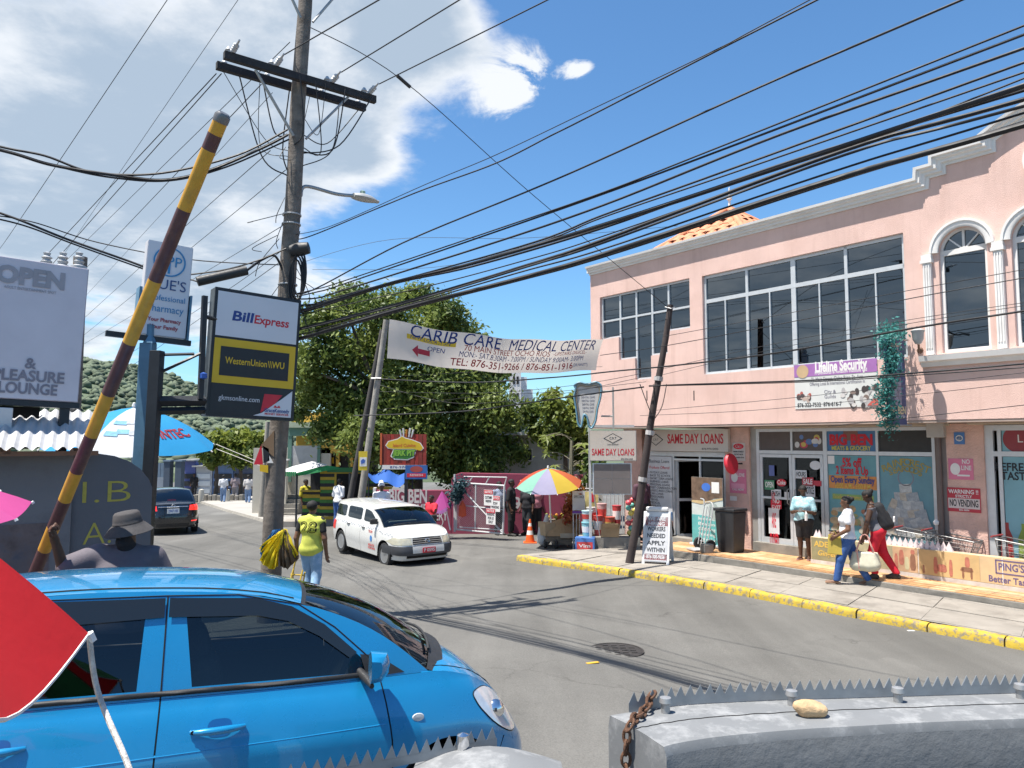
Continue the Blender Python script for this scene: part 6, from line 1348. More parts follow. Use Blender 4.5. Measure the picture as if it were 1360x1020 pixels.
bounds = [(0.,yb(730),M_bm),(yb(730),yb(700),M_by),(yb(700),yb(664),M_bm),(yb(664),yb(626),M_by),(yb(626),yb(578),M_bm),(yb(578),yb(523),M_by),(yb(523),yb(455),M_bm),(yb(455),yb(372),M_by),(yb(372),yb(278),M_bm),(yb(278),yb(199),M_by),(yb(199),yb(178),M_bm),(yb(178),.985,M_by)]
for a,b,m in bounds: MB().tube([L_ * a,L_ * b],.047,16,caps=True).build('painted_band',m,bar,smooth=50)
MB().tube([L_ * .984,L_ * .992,L_ * .996],[.051,.051,.036],16).build('end_cap',mat('cap_grey',(.16,.16,.165),.4,.5),bar,smooth=40)
# ---- grey wall, shack roof
M_gw = mat('grey_painted_wall',(.15,.148,.16),.85,var=.1,scale=1.2,bump=.3,bscale=20,dirt=(.085,.08,.09),dscale=1.3,damt=.6)
M_gw2 = mat('grey_blue_wall',(.105,.108,.122),.85,var=.1,scale=1.5,bump=.3,bscale=20)
cw = at(96,640,8.6); Wl = thing('grey_wall','dark grey masonry wall with yellow painted letters beside the posts','wall',(cw.x,cw.y,zg(cw.x,cw.y) - .1),SA)
hz = at(96,602,8.6).z - Wl.location.z
arcp = [(0,0),(.84,0),(.84,hz - .42),(.8,hz - .32),(.71,hz - .2),(.58,hz - .1),(.42,hz - .035),(.22,hz),(0,hz)]
MB().prism(arcp,0,.18).build('end_panel',M_gw2,Wl,bevel=.006); MB().box(-3.2,-.003,-.05,.18,0,hz).build('front_panel',M_gw,Wl,bevel=.006)
M_gy = mat('graffiti_yellow',(.36,.31,.06),.8,var=.2,scale=14); zz = lambda py: at(130,py,8.75).z - Wl.location.z
text('I.B',.36,M_gy,Wl,.34,zz(655),-.003,width=.5,bold=-.012); text('A.B',.36,M_gy,Wl,.38,zz(710),-.003,width=.5,bold=-.012)
text('O',.2,M_navy,Wl,-1.05,zz(655),-.06,bold=.02); rect(Wl,'torn_paper',-1.0,zz(655),.3,.2,mat('torn_paper',(.4,.4,.42),.8),-.052)
MB().box(-2.2,-.2,-.055,-.051,.0,zz(690)).build('stain_patch',mat('wall_stain',(.13,.10,.10),.9,var=.4,scale=6,dirt=(.08,.08,.1),dscale=3,damt=1.),Wl)
sr = thing('shack_roof','small white corrugated metal awning above the grey wall','awning',(Wl.location.x,Wl.location.y,Wl.location.z + hz),SA); rows_ = []
for i in range(2):
  row = []
  for k in range(141):
    x = -2.9 + k * .0228; row.append((x - (.0 if i else .13),-.42 if i == 0 else .55,(.06 if i == 0 else .50) + .022 * math.sin(k * math.pi / 2.5)))
  rows_.append(row)
MB().grid(rows_).build('corrugated_sheet',mat('tin_white',(.5,.5,.51),.55,.3,var=.15,scale=5,dirt=(.3,.27,.25),damt=.4),sr,smooth=60)
MB().box(-2.9,.2,-.36,-.28,-.02,.03).build('eave_batten',mat('batten_rust',(.2,.1,.06),.8),sr)
for x in (-2.2,-.65,.05): MB().box(x - .03,x + .03,-.36,.5,.0,.06).build('rafter',MATS['batten_rust'],sr)
# ---- umbrellas
o_pt = {}
def umbrella(label,tip,axis,rad,drop,cols,pole_len,name='beach_umbrella',spin=0.,curve_=.5,valance=0.,pole_m=None,nrow=6,scal=.0,sag=.02):
  """canopy: apex at tip, axis points up, panels round it"""
  o = thing(name,label,'umbrella',tip); a = Vector(axis).normalized(); q = a.to_track_quat('Z','Y') @ Quaternion((0,0,1),spin); o.rotation_mode = 'QUATERNION'; o.rotation_quaternion = q; n = len(cols)
  def pt(th,t,w):
    r = rad * t; k = math.cos(math.pi / n) / math.cos(w * math.pi / n); k = 1 + (k - 1) * .9
    z = -drop * (curve_ * t * t + (1 - curve_) * t) - sag * rad * t * (1 - w * w)
    if t == 1: r *= 1 - scal * (1 - w * w)
    return Vector((r * k * math.cos(th),r * k * math.sin(th),z))
  for i,m in enumerate(cols):
    t0 = 2 * math.pi * i / n; P = [[pt(t0 + (j / 8) * 2 * math.pi / n,k / nrow,j / 4 - 1) for j in range(9)] for k in range(nrow + 1)]
    mb = MB().grid(P,flip=False)
    if valance: mb.grid([P[-1],[p + Vector((0,0,-valance * (1 - .35 * abs(math.sin(j * math.pi / 4))))) for j,p in enumerate(P[-1])]])
    mb.build('canopy_panel',m,o,smooth=40)
    MB().tube([pt(t0,k / nrow,-1) + Vector((0,0,-.012)) for k in range(nrow + 1)],.006,5).build('rib',M_steel,o)
    if sag > .03: MB().tube([p + Vector((0,0,-.003)) for p in P[-1]],.005,5).build('edge_piping',M_white,o,smooth=60)
    e = pt(t0,1,-1); MB().tube([e,e * 1.02 + Vector((0,0,-.01))],.012,6).build('rib_tip',M_white,o)
  MB().tube([(0,0,.05),(0,0,-pole_len)],.018 if not pole_m else .022,8).build('pole',pole_m or M_steel,o)
  MB().lathe([(.03,.0),(.035,.02),(.02,.07),(0,.08)],8).build('finial',M_white,o)
  o_pt[label] = pt; return o
def cloth(name,c,tr_=.35):
  m = mat(name,c,.75,var=.07,scale=2,bump=.3,bscale=2.5,bdist=.02)
  if not m.node_tree.nodes.get('tl'):
    nt = m.node_tree; t = nt.nodes.new('ShaderNodeBsdfTranslucent'); t.name = 'tl'; t.inputs[0].default_value = (*[min(1,x * 1.2) for x in c],1); s = nt.nodes.new('ShaderNodeMixShader'); s.inputs[0].default_value = tr_
    nt.links.new(nt.nodes['Principled BSDF'].outputs[0],s.inputs[1]); nt.links.new(t.outputs[0],s.inputs[2]); nt.links.new(s.outputs[0],nt.nodes['Material Output'].inputs[0])
  return m
cb,cwt = cloth('umb_blue',(.02,.30,.62)),cloth('umb_white',(.62,.64,.68))
bu = umbrella('large blue and white market umbrella behind the sign posts',at(178,541,12.),(.05,-.10,1),1.28,.62,[cb,cwt,cb,cb,cb,cwt,cb,cb],2.9,spin=R(-90 - 22.5 - 52),curve_=.75)
BUL = 'large blue and white market umbrella behind the sign posts'
def on_canopy(me,n_,th0,t0,sc_,lift=.012):
  for vt in me.vertices:
    th = th0 + vt.co.x / (1.28 * t0) * sc_; t = t0 - vt.co.z / 1.35 * sc_; k = int(th // (2 * math.pi / n_)); vt.co = o_pt[BUL](th,min(.99,t),((th - k * 2 * math.pi / n_) / (2 * math.pi / n_)) * 2 - 1) + Vector((0,0,lift))
tx = text('FINTEC',.26,mat('umb_red_print',(.45,.06,.08),.7),bu,width=.62,bold=.03); on_canopy(tx.data,8,R(45 * 2.5),.72,1.)
for k_,(dx,dt) in enumerate(((-.16,.5),(.1,.48),(-.05,.66),(.16,.68),(-.22,.7))):
  sq = MB().grid([[(-.09 + .03 * i,0,-.05 + .025 * j) for i in range(7)] for j in range(5)]).build('printed_patch',mat('umb_print_%d' % (k_ % 2),((.12,.3,.45),(.33,.36,.42))[k_ % 2],.7,var=.3,scale=15),bu); on_canopy(sq.data,8,R(45 * 1.5) + dx,dt,1.,.01)
um = umbrella('rainbow striped parasol over the street cart',at(728,622,20.6),(-.06,-.25,1),.92,.45,[cloth('um_' + n_,c) for n_,c in (('mint',(.22,.46,.36)),('lav',(.32,.30,.44)),('yel',(.55,.39,.04)),('ora',(.52,.12,.04)),('mint2',(.22,.46,.36)),('lav2',(.32,.30,.44)),('yel2',(.55,.39,.04)),('red',(.5,.07,.03)))],2.15,spin=R(-156),curve_=.6,pole_m=M_white)
pu = umbrella('bright pink umbrella poking in at the left edge',at(-75,640,5.2),(.1,-.2,1),.52,.2,[cloth('umb_pink',(.62,.08,.3))] * 8,1.6,spin=R(-30))
P0 = at(118,841,2.); ax = Vector((.40158,.14417,.9044)).normalized(); hgt = .30; rad = .8826; A_ = Vector((-1.7223,1.48694,2.65857)) + ax * hgt
q = ax.to_track_quat('Z','Y'); lv = q.inverted() @ (P0 - A_); sp = math.atan2(lv.y,lv.x)
c_red,c_grn = cloth('umb_red',(.62,.012,.018),.3),cloth('umb_green',(.03,.16,.06),.3)
ru_ = umbrella('red and green umbrella close to the camera at the left edge',A_,ax,rad,hgt,[c_grn,c_red,c_grn,c_red,c_grn,c_red,c_grn,c_red],.5,spin=sp,curve_=.35,nrow=10,sag=.09)
cable([P0,P0 + Vector((.03,.0,-.15)),at(172,1022,1.9),at(190,1100,1.85)],.007,'frayed white rope hanging from the red umbrella tip',None,'rope').data.materials[0] = mat('rope_white',(.55,.52,.48),.9,var=.4,scale=60,bump=.6,bscale=150)
for k in range(2): cable([at(287,596 - 6 * k,11.7),pole_at(at(366,622 - 4 * k,11.5).z) + Vector((-.1,-.13,0))],.005,'pale rope tying the blue umbrella to the pole','umbrella ropes','rope').data.materials[0] = MATS['rope_white']
cf = thing('cardboard_flag','brown cardboard flap and small flag tied left of the pole','flag',at(350,600,11.4)); o = cf.location
for nm,pts,m in (('cardboard',[(346,592),(364,572),(364,607)],mat('card_brown',(.2,.13,.08),.9)),('red_flag',[(337,617),(347,590),(349,617)],M_sred),('black_flag',[(349,592),(357,596),(358,612),(350,615)],M_sblk),('white_flag',[(357,604),(363,615),(355,615)],M_white),('yellow_flag',[(345,617),(356,618),(356,628),(345,626)],M_syel)):
  pp = [at(a,b,11.35) - o for a,b in pts]; n_ = len(pp); MB().add(pp + [p + Vector((0,.012,0)) for p in pp],[tuple(range(n_))[::-1],tuple(range(n_,2 * n_))] + [(i,(i + 1) % n_,(i + 1) % n_ + n_,i + n_) for i in range(n_)]).build(nm,m,cf)
yb_ = thing('cloth_bundle','bundle of yellow, blue and brown cloth tied to the utility pole','cloth',at(372,712,11.2)); o = yb_.location; rnd = random.Random(4)
def drape(pts,m,nm='cloth',d=0.):
  rows_ = []
  top_ = [at(a,b,11.22 - d) for a,b in pts[0]]; bot = [at(a,b,11.18 - d) for a,b in pts[1]]; n_ = 12
  def samp(L,t):
    f = t * (len(L) - 1); i = min(int(f),len(L) - 2); return L[i].lerp(L[i + 1],f - i)
  for r in range(9):
    v_ = r / 8; rows_.append([samp(top_,k / n_).lerp(samp(bot,k / n_),v_) - o + Vector((.012 * math.sin(k * 2 + r),-.05 * math.sin(k * 1.9 + r * .3) * v_ - .05 * math.sin(math.pi * v_),0)) for k in range(n_ + 1)])
  MB().grid(rows_).build(nm,m,yb_,smooth=70)
drape([[(374,704),(378,703)],[(344,744),(352,752),(362,757),(369,752)]],cloth('cl_yel',(.66,.50,.01),.2),d=.06); drape([[(370,706),(377,704)],[(344,728),(350,738),(358,736)]],MATS['cl_yel'],d=.03); drape([[(362,704),(374,702)],[(345,735),(349,748),(358,742)]],cloth('cl_blue',(.02,.14,.35),.2)); drape([[(376,703),(380,704)],[(372,752),(382,756),(396,742)]],cloth('cl_brown',(.12,.08,.045),.2),d=.04); drape([[(377,702),(381,703)],[(384,735),(392,740),(397,736)]],MATS['cl_yel'],d=.02)
yr = thing('folding_rack','thin yellow folding rack standing at the foot of the utility pole','rack',gnd(392,800)); o = yr.location; M_yr = mat('rack_yellow',(.5,.34,.03),.5)
def rk(*pts): MB().tube([at(a,b,11.9 + dd_) - o for a,b,dd_ in pts],.012,6).build('tube',M_yr,yr)
rk((390,755,0),(378,795,-.2),(374,806,-.2)); rk((390,755,0),(386,800,.2)); rk((402,757,0),(391,803,-.2)); rk((405,760,0),(398,806,.2)); rk((386,763,0),(404,764,0)); rk((378,794,-.2),(394,798,-.2)); rk((393,742,0),(390,755,0)); rk((374,783,0),(410,797,.1))
# ================================================================ trees and background
def leafmat(name,c1,c2,trl=.35):
  if name in MATS: return MATS[name]
  m = bpy.data.materials.new(name); m.use_nodes = True; nt = m.node_tree; N = nt.nodes; L = nt.links; p = N['Principled BSDF']; p.inputs['Roughness'].default_value = .5; p.inputs['Specular IOR Level'].default_value = .35
  at_ = N.new('ShaderNodeAttribute'); at_.attribute_name = 'tone'; mx = N.new('ShaderNodeMix'); mx.data_type = 'RGBA'; mx.inputs['A'].default_value = (*c1,1); mx.inputs['B'].default_value = (*c2,1); L.new(at_.outputs['Fac'],mx.inputs['Factor']); L.new(mx.outputs['Result'],p.inputs['Base Color'])
  t = N.new('ShaderNodeBsdfTranslucent'); L.new(mx.outputs['Result'],t.inputs[0]); s = N.new('ShaderNodeMixShader'); s.inputs[0].default_value = trl; L.new(p.outputs[0],s.inputs[1]); L.new(t.outputs[0],s.inputs[2]); L.new(s.outputs[0],N['Material Output'].inputs[0]); MATS[name] = m; return m
def leaves(name,blobs,n,size,m,parent,seed=1,droop=.3,shell=.55):
  """leaf-sized folded faces through the volume of many overlapping clumps"""
  rs = np.random.RandomState(seed); B_ = np.array([[*b[0],b[1]] for b in blobs]); w = B_[:,3] ** 2.2; w /= w.sum(); k = rs.choice(len(B_),n,p=w)
  d = rs.normal(size=(n,3)); d /= np.linalg.norm(d,axis=1)[:,None]; r = (shell + (1 - shell) * rs.rand(n)) * B_[k,3] * (1 + .18 * rs.normal(size=n)); sq = np.array([1,1,.8])
  c = B_[k,:3] + d * r[:,None] * sq; tuft = rs.normal(size=(n,3)) * .09; c += tuft + np.stack([np.sin(c[:,1] * 3 + c[:,2] * 4),np.sin(c[:,0] * 4),np.sin(c[:,0] * 3.3 + c[:,1] * 2)],1) * .12
  nd = d * .6 + rs.normal(size=(n,3)) * .6 + np.array([0,0,.35]); nd /= np.linalg.norm(nd,axis=1)[:,None]; a = np.cross(nd,rs.normal(size=(n,3))); a /= np.linalg.norm(a,axis=1)[:,None]; a[:,2] -= droop; a /= np.linalg.norm(a,axis=1)[:,None]; b = np.cross(nd,a)
  s = size * (.6 + .8 * rs.rand(n))[:,None]
  V = np.stack([c - a * s,c + b * s * .45 + nd * s * .08,c + a * s,c - b * s * .45 + nd * s * .08],1).reshape(-1,3); F_ = np.arange(4 * n).reshape(n,4)
  o = np_obj(name,V,F_,m,parent,smooth=False); me = o.data; at_ = me.attributes.new('tone','FLOAT','FACE'); tn = np.clip(rs.rand(n) * .55 + .45 * (np.sin(c[:,0] * 2.1 + c[:,2] * 1.7) * .5 + .5),0,1)
  if len(me.polygons) == n: at_.data.foreach_set('value',tn.astype(np.float32))
  return o
M_bark = mat('bark',(.11,.085,.065),.95,var=.35,scale=5,bump=.8,bscale=12)
def tree(name,label,base,trunk,blobs,n,size,m,seed=1,limbs=6,group=None,r0=.22,cat='tree',shell=.5):
  o = thing(name,label,cat,base,group=group); b = Vector(base); rnd = random.Random(seed); mb = MB()
  tp = [Vector(t) - b for t in trunk]; mb.tube(crom([Vector((0,0,-.2))] + tp,5),[r0 - (r0 * .5) * i / (5 * len(tp)) for i in range(5 * len(tp) + 1)],9)
  for k in range(limbs):
    q = Vector(blobs[rnd.randrange(len(blobs))][0]) - b; s = tp[-1].lerp(tp[0],rnd.random() * .4); mb.tube(crom([s,s.lerp(q,.5) + Vector((rnd.uniform(-.4,.4),rnd.uniform(-.3,.3),rnd.uniform(-.1,.3))),q],4),[r0 * .38 * (1 - .8 * i / 8) for i in range(9)],6)
  mb.build('trunk',M_bark,o,smooth=50); leaves('crown',[(Vector(c) - b,r) for c,r in blobs],n,size,m,o,seed,shell=shell); return o
L_dark = leafmat('leaf_dark',(.045,.085,.02),(.23,.28,.06)); L_mid = leafmat('leaf_mid',(.04,.08,.018),(.13,.18,.04)); L_lite = leafmat('leaf_light',(.08,.13,.03),(.26,.29,.05),.45); L_far = leafmat('leaf_far',(.05,.09,.025),(.16,.22,.06),.4)
def pb(px,py,rpx,Y,dy=0.): return (at(px,py,Y + dy),rpx / FPX * Y)
Yt = 29.; rnd = random.Random(8)
BT = [(430,425,34),(470,405,36),(510,415,38),(560,400,30),(590,420,32),(440,470,42),(500,465,52),(560,455,46),(615,455,36),(420,520,34),(465,530,46),(530,525,60),(595,515,55),(645,500,38),(650,545,42),(440,570,30),(490,580,40),(560,580,52),(620,580,48),(665,590,32),(600,615,34),(645,615,28),(530,610,34),(680,560,22),(405,490,22),(600,430,18),(640,470,20),(690,605,14),(455,392,14),(540,392,12),(400,545,16),(398,465,18),(405,435,14),(394,515,16)]
bl = []
for (a,b,r) in BT: bl.append(pb(a,b,r,Yt,rnd.uniform(-1.6,1.6)))
tb0 = at_px(548,Yt); tree('shade_tree','large dark green shade tree behind the jerk sign',tb0,[at(550,640,Yt),at(548,590,Yt),at(540,540,Yt)],bl,85000,.10,L_dark,3,14,r0=.4,shell=.35)
bl = [pb(a,b,r,27.5,rnd.uniform(-.8,.8)) for a,b,r in ((735,545,24),(760,560,24),(720,570,20),(745,585,24),(770,535,18),(705,545,16),(770,590,18),(730,525,12),(778,610,16))]
tree('young_tree','loose light green young tree beside the pink building corner',at_px(752,27.5),[at(752,640,27.5),at(750,590,27.5)],bl,7000,.12,L_lite,5,6,r0=.13,shell=.2)
pp = thing('papaya_plant','papaya plant with broad yellow-green leaves above the parasol','plant',at_px(757,24.)); b = pp.location; rnd = random.Random(6)
MB().tube([(0,0,-.2),(0.02,0,1.5),(.05,0,at(757,585,24.).z - b.z)],[.1,.08,.05],8).build('stem',mat('papaya_stem',(.22,.2,.14),.85,bump=.5,bscale=20),pp,smooth=50)
for k in range(26):
  a = rnd.uniform(0,6.28); z = at(757,rnd.uniform(575,650),24.).z - b.z; r = rnd.uniform(.5,1.05); s = Vector((.04,0,z)); e = s + Vector((r * math.cos(a),r * math.sin(a) * .8,rnd.uniform(-.15,.25)))
  if k < 22: 
    st = MB().tube(crom([s,s.lerp(e,.5) + Vector((0,0,.12)),e]),.012,5).build('leaf_stalk',MATS['papaya_stem'],pp); mb = MB(); nn = 14; R0 = rnd.uniform(.22,.36); tl = Vector((rnd.uniform(-.5,.5),rnd.uniform(-.8,.1),1)).normalized(); u = tl.orthogonal().normalized(); w = tl.cross(u); ring_ = [e + (u * math.cos(i * 6.283 / nn) + w * math.sin(i * 6.283 / nn)) * R0 * (1 if i % 2 else .42) - tl * (.08 if i % 2 else 0) for i in range(nn)]; mb.add([e] + ring_,[(0,i + 1,(i + 1) % nn + 1) for i in range(nn)]); lf = mb.build('leaf',L_lite,pp); at_ = lf.data.attributes.new('tone','FLOAT','FACE'); tn_ = rnd.random() * .6 + .4; at_.data.foreach_set('value',[tn_] * nn)
bl = [pb(a,b,r,23.3) for a,b,r in ((782,640,12),(776,662,11),(770,648,8),(785,620,10),(786,672,9))]; tree('corner_shrub','dark green shrub squeezed beside the grey sign board',at_px(780,23.3),[at(780,665,23.3)],bl,2200,.1,L_mid,9,3,r0=.05,cat='shrub',shell=.3)
for i,(px,rr,hgt_,lab) in enumerate(((286,26,590,'clipped light green street tree nearest the blue umbrella'),(318,28,588,'clipped light green street tree in the middle of the far row'),(345,24,592,'clipped light green street tree beside the utility pole'))):
  Y = 47.; bl = [pb(px + dx,hgt_ + dy,r,Y,rnd.uniform(-.6,.6)) for dx,dy,r in ((-16,0,13),(0,-6,15),(14,0,14),(-8,14,13),(10,14,13),(0,24,10))]; tree('street_tree',lab,at_px(px + 2,Y),[at(px + 2,640,Y),at(px,605,Y)],bl,3600,.2,L_lite,20 + i,4,group='clipped trees on the far pavement',r0=.16,shell=.35)
prof_ = ([-500,-100,60,110,150,200,260,330,420,600,900,1400],[455,470,480,482,484,492,516,543,556,560,566,570]); rows_ = []
for k in range(14):
  t = k / 13; Y = 170 + 330 * t; row = []
  for i in range(90):
    px = -500 + 1900 * i / 89; zt_ = at(px,float(np.interp(px,*prof_)),430).z; z = -6 + (zt_ + 6) * math.sin(min(1,t * 1.25) * math.pi / 2) ** 1.3 * (1 if t < .8 else 1 - (t - .8)) + mnoise.noise((px * .02,t * 6,0)) * 4 * t
    row.append((at(px,585,430).x * (Y / 430) ** .3,Y,z))
  rows_.append(row)
MB().grid(rows_).build('hills',mat('hill_hazed_green',(.085,.11,.065),.95,var=.5,scale=.03,bump=.8,bscale=.25),smooth=60,kind='structure')  # paler grey-green: distance haze is put into the hill colour
rs = np.random.RandomState(3); vs,fs_ = [],[]; ico = bmesh.new(); bmesh.ops.create_icosphere(ico,subdivisions=1,radius=1); iv = np.array([v.co[:] for v in ico.verts]); if_ = np.array([[v.index for v in f.verts] for f in ico.faces]); ico.free(); n = 7000; o_ = 0
G_ = np.array(rows_)
for k in range(n):
  i,j = rs.randint(1,13),rs.randint(14,46); p = G_[i,j] + (G_[min(13,i + 1),j] - G_[i,j]) * rs.rand() + (G_[i,j + 1] - G_[i,j]) * rs.rand(); s = rs.uniform(.9,2.2); vs.append(iv * [s,s,s * .8] * (1 + .25 * rs.normal(size=(len(iv),1))) + p + [0,0,s * .3]); fs_.append(if_ + o_); o_ += len(iv)
hf = np_obj('hillside_woods',np.concatenate(vs),np.concatenate(fs_),mat('hill_hazed_leaf',(.10,.125,.08),.95,var=.6,scale=.12),None,kind='stuff',label='green wooded hillside beyond the street',cat='woods')  # tree colour lightened too, haze painted in instead of a volume
# ---------------------------------------------------------------- maroon wall, gate
M_mar = mat('maroon_paint',(.27,.045,.085),.8,var=.12,scale=2,bump=.25,bscale=14,dirt=(.17,.05,.07),dscale=2,damt=.5)
M_wsm = mat('sign_paint_white',(.6,.56,.55),.8,var=.1)
Yw = 24.9; gz_ = zg(-1,Yw); MW = thing('maroon_wall','long maroon painted wall with white shop lettering behind the gate','wall',(0,Yw,gz_ - .1))
def wx_(px): return (px - 680) / FPX * Yw
def wz_(py): return at(680,py,Yw).z - gz_ + .1
MB().prism([(wx_(500),0),(wx_(600),0),(wx_(600),wz_(651)),(wx_(500),wz_(651))],0,.2).build('low_panel',M_mar,MW,bevel=.01)
MB().prism([(wx_(600) + .002,0),(wx_(775),0),(wx_(775),wz_(631)),(wx_(612),wz_(628)),(wx_(604),wz_(631)),(wx_(600) + .002,wz_(637))],.01,.21).build('high_panel',M_mar,MW,bevel=.01)
MB().box(wx_(497),wx_(500.5),-.03,.22,0,wz_(648)).build('end_post',M_white,MW)
text('BIG BEN',.62,M_wsm,MW,wx_(543),wz_(660),-.004,width=1.25,bold=.03); text('MEATS &',.4,M_wsm,MW,wx_(575),wz_(676),-.004,width=1.0,bold=.02); text('GROCERY',.4,M_wsm,MW,wx_(573),wz_(686),-.004,width=1.1,bold=.02); ellipse(MW,'logo_ring',wx_(581),wz_(693),.22,.22,M_wsm,-.002,.004,ring=.03); text('9',.6,M_wsm,MW,wx_(686),wz_(670),.004,bold=.02)
rect(MW,'number_frame',wx_(686),wz_(670),.42,.5,mat('maroon_light',(.36,.08,.12),.8),.009,.003); text('WELCOME TO OUR STORE',.25,mat('faded_wall_ink',(.38,.14,.17),.8),MW,wx_(735),wz_(645),.006,width=2.2)
gt = thing('mesh_gate','white steel frame gate with chain-link mesh and three notice signs','gate',(wx_(604) * .97,23.6,zg(-1,23.6))); o = gt.location; M_gate = mat('gate_white',(.5,.5,.5),.6,var=.15,dirt=(.3,.25,.22),damt=.4)
g3 = lambda px,py,Y=23.6: at(px,py,Y) - o
Yg = lambda px: 23.6 - (px - 606) / 66 * .9
def gb(a,b,r=.03,nm='frame_tube'): MB().tube([g3(*a,Yg(a[0])),g3(*b,Yg(b[0]))],r,6).build(nm,M_gate,gt,smooth=50)
gb((606,640),(606,703)); gb((670,645),(668,709),.035); gb((606,703),(668,709)); gb((622,642),(670,645)); gb((632,643),(631,703),.025); gb((606,641),(668,708),.025,'diagonal_brace'); gb((612,671),(669,677),.02); gb((606,641),(622,642))
gb((616,633),(673,634),.02,'top_rail'); gb((673,634),(670,645),.02,'top_rail'); gb((650,634),(645,643),.018,'top_rail'); gb((628,633),(622,642),.018,'top_rail'); gb((604,630),(604,706),.04,'hinge_post')
gb((610,700),(668,704),.018)
mb = MB(); a0,a1,a2,a3 = g3(607,642,Yg(607)),g3(669,645,Yg(669)),g3(607,703,Yg(607)),g3(668,708,Yg(668)); nx_ = 26
def gp(u,v): return a2.lerp(a3,u).lerp(a0.lerp(a1,u),v)
for k in range(-nx_,nx_ + 1):
  for sg in (1,-1):
    P = []
    for t in (0.,1.):
      u = k / nx_ + t * .95 if sg > 0 else 1 - (k / nx_ + t * .95); P.append((u,t))
    (u0,v0),(u1,v1) = P
    if u1 != u0:
      ts = sorted(((0 - u0) / (u1 - u0),(1 - u0) / (u1 - u0))); lo_,hi_ = max(0,ts[0]),min(1,ts[1])
      if hi_ - lo_ > .03: mb.tube([gp(u0 + (u1 - u0) * lo_,lo_),gp(u0 + (u1 - u0) * hi_,hi_)],.005,3,caps=False)
mb.build('chain_link_mesh',M_steel,gt,kind='stuff')
for i,(px,py,tx) in enumerate(((649,661,'CUSTOMER\nPARKING'),(658,669,'TOW\nPARKING'),(652,686,'PARKING\nFOR US\nONLY'))):
  c = at(px,py,Yg(px) - .08 - .03 * i); n_ = thing('notice_sign',('white notice with red header, upper left on the mesh gate','white notice with red header, upper right on the mesh gate','white notice with red header, lowest on the mesh gate')[i],'sign',c,R(-38)); rect(n_,'board',0,0,.36,.47,M_white,0,.008); rect(n_,'header',0,.165,.34,.12,M_sred,-.009); text('NOTICE',.1,M_white,n_,0,.165,-.015,width=.28,bold=.02); text(tx,.11,M_sblk,n_,0,-.05,-.011,width=.28,bold=.02)
fu = thing('folded_umbrella','magenta half-folded umbrella on a white pole by the gate','umbrella',at_px(596,23.4)); o = fu.location; a = at(598,704,23.4) - o; b_ = at(590,663,23.4) - o; MB().tube([a,b_,at(589,658,23.4) - o],.022,6).build('pole',M_white,fu)
ap_ = at(587,652,23.4) - o; rim = [ap_ + Vector((.34 * math.cos(k * math.pi / 6),.25 * math.sin(k * math.pi / 6),-.52 - .06 * (k % 2) + .08 * math.cos(k * math.pi / 6))) for k in range(12)]; MB().add([ap_] + rim,[(0,k + 1,(k + 1) % 12 + 1) for k in range(12)]).build('canopy',cloth('umb_magenta',(.38,.05,.24),.3),fu)
MB().add([Vector(p) * 1 for p in (rim[8],rim[9],rim[10])] + [Vector(p) + Vector((0.02,-.01,-.1)) for p in (rim[8],rim[9],rim[10])],[(0,1,4,3),(1,2,5,4)]).build('valance',cloth('umb_lilac',(.5,.2,.5)),fu)
hw_ = thing('hanging_goods','dark teal wreath and cloths hung on the gate post','goods',at(610,650,23.3)); leaves('wreath',[(Vector((0,0,.1 * k)),.18) for k in range(-3,3)],500,.07,leafmat('tinsel_dark',(.02,.05,.06),(.06,.12,.14)),hw_,4)['kind'] = 'stuff'; MB().lathe([(.0,-.55),(.12,-.5),(.1,-.2),(.02,-.05)],8,Matrix.Translation((.1,0,-.3))).build('red_cloth',mat('cloth_red_orange',(.55,.08,.03),.8),hw_)
# ---------------------------------------------------------------- jerk sign
js = thing('jerk_pit_sign','red slatted jerk pit sign with yellow and green lettering on post','sign',at_px(540,24.2)); o = js.location
cx = at(537,597,24.2) - o; w,h = 1.42,.98; M_js = [mat('jerk_red_%d' % i,(.22 + .05 * i,.03,.02),.6,var=.2,scale=6) for i in range(3)]
MB().box(-.05,.05,.02,.12,0,cx.z).build('post',M_stl,js)
for i in range(11): MB().box(cx.x - w / 2 + i * w / 11 + .004,cx.x - w / 2 + (i + 1) * w / 11 - .004,-.01 - .008 * (i % 2),.02,cx.z - h / 2,cx.z + h / 2).build('slat',M_js[i % 3],js)
MB().box(cx.x - w / 2 - .06,cx.x - w / 2 - .002,-.04,.06,cx.z - h / 2,cx.z + h / 2 + .03).build('side_board',mat('jerk_orange',(.5,.1,.03),.6),js); MB().box(cx.x - w / 2,cx.x + w / 2,-.03,.03,cx.z - h / 2 - .14,cx.z - h / 2 - .005).build('footer_board',M_white,js); text('876-974-2549',.1,M_navy,js,cx.x,cx.z - h / 2 - .07,-.033,width=.9)
yel = [(-.58,.12),(-.5,.25),(-.2,.33),(-.08,.42),(.02,.36),(.25,.3),(.5,.2),(.6,.04),(.52,-.04),(.38,.0),(.3,-.24),(.1,-.32),(-.3,-.3),(-.42,-.2),(-.34,.0),(-.5,.03)]
poly(js,'logo_outline',[(cx.x + x * 1.05,cx.z + z * 1.07) for x,z in yel],M_white,-.02); poly(js,'logo_shape',[(cx.x + x,cx.z + z) for x,z in yel[:9] + [(.3,.02),(-.34,.02),(-.5,.05)]],mat('jerk_yellow',(.62,.42,.02),.6),-.024); poly(js,'logo_base',[(cx.x + x * .96,cx.z + z * .96) for x,z in [(.38,.0)] + yel[10:15]],mat('jerk_green',(.03,.16,.02),.6),-.0235)
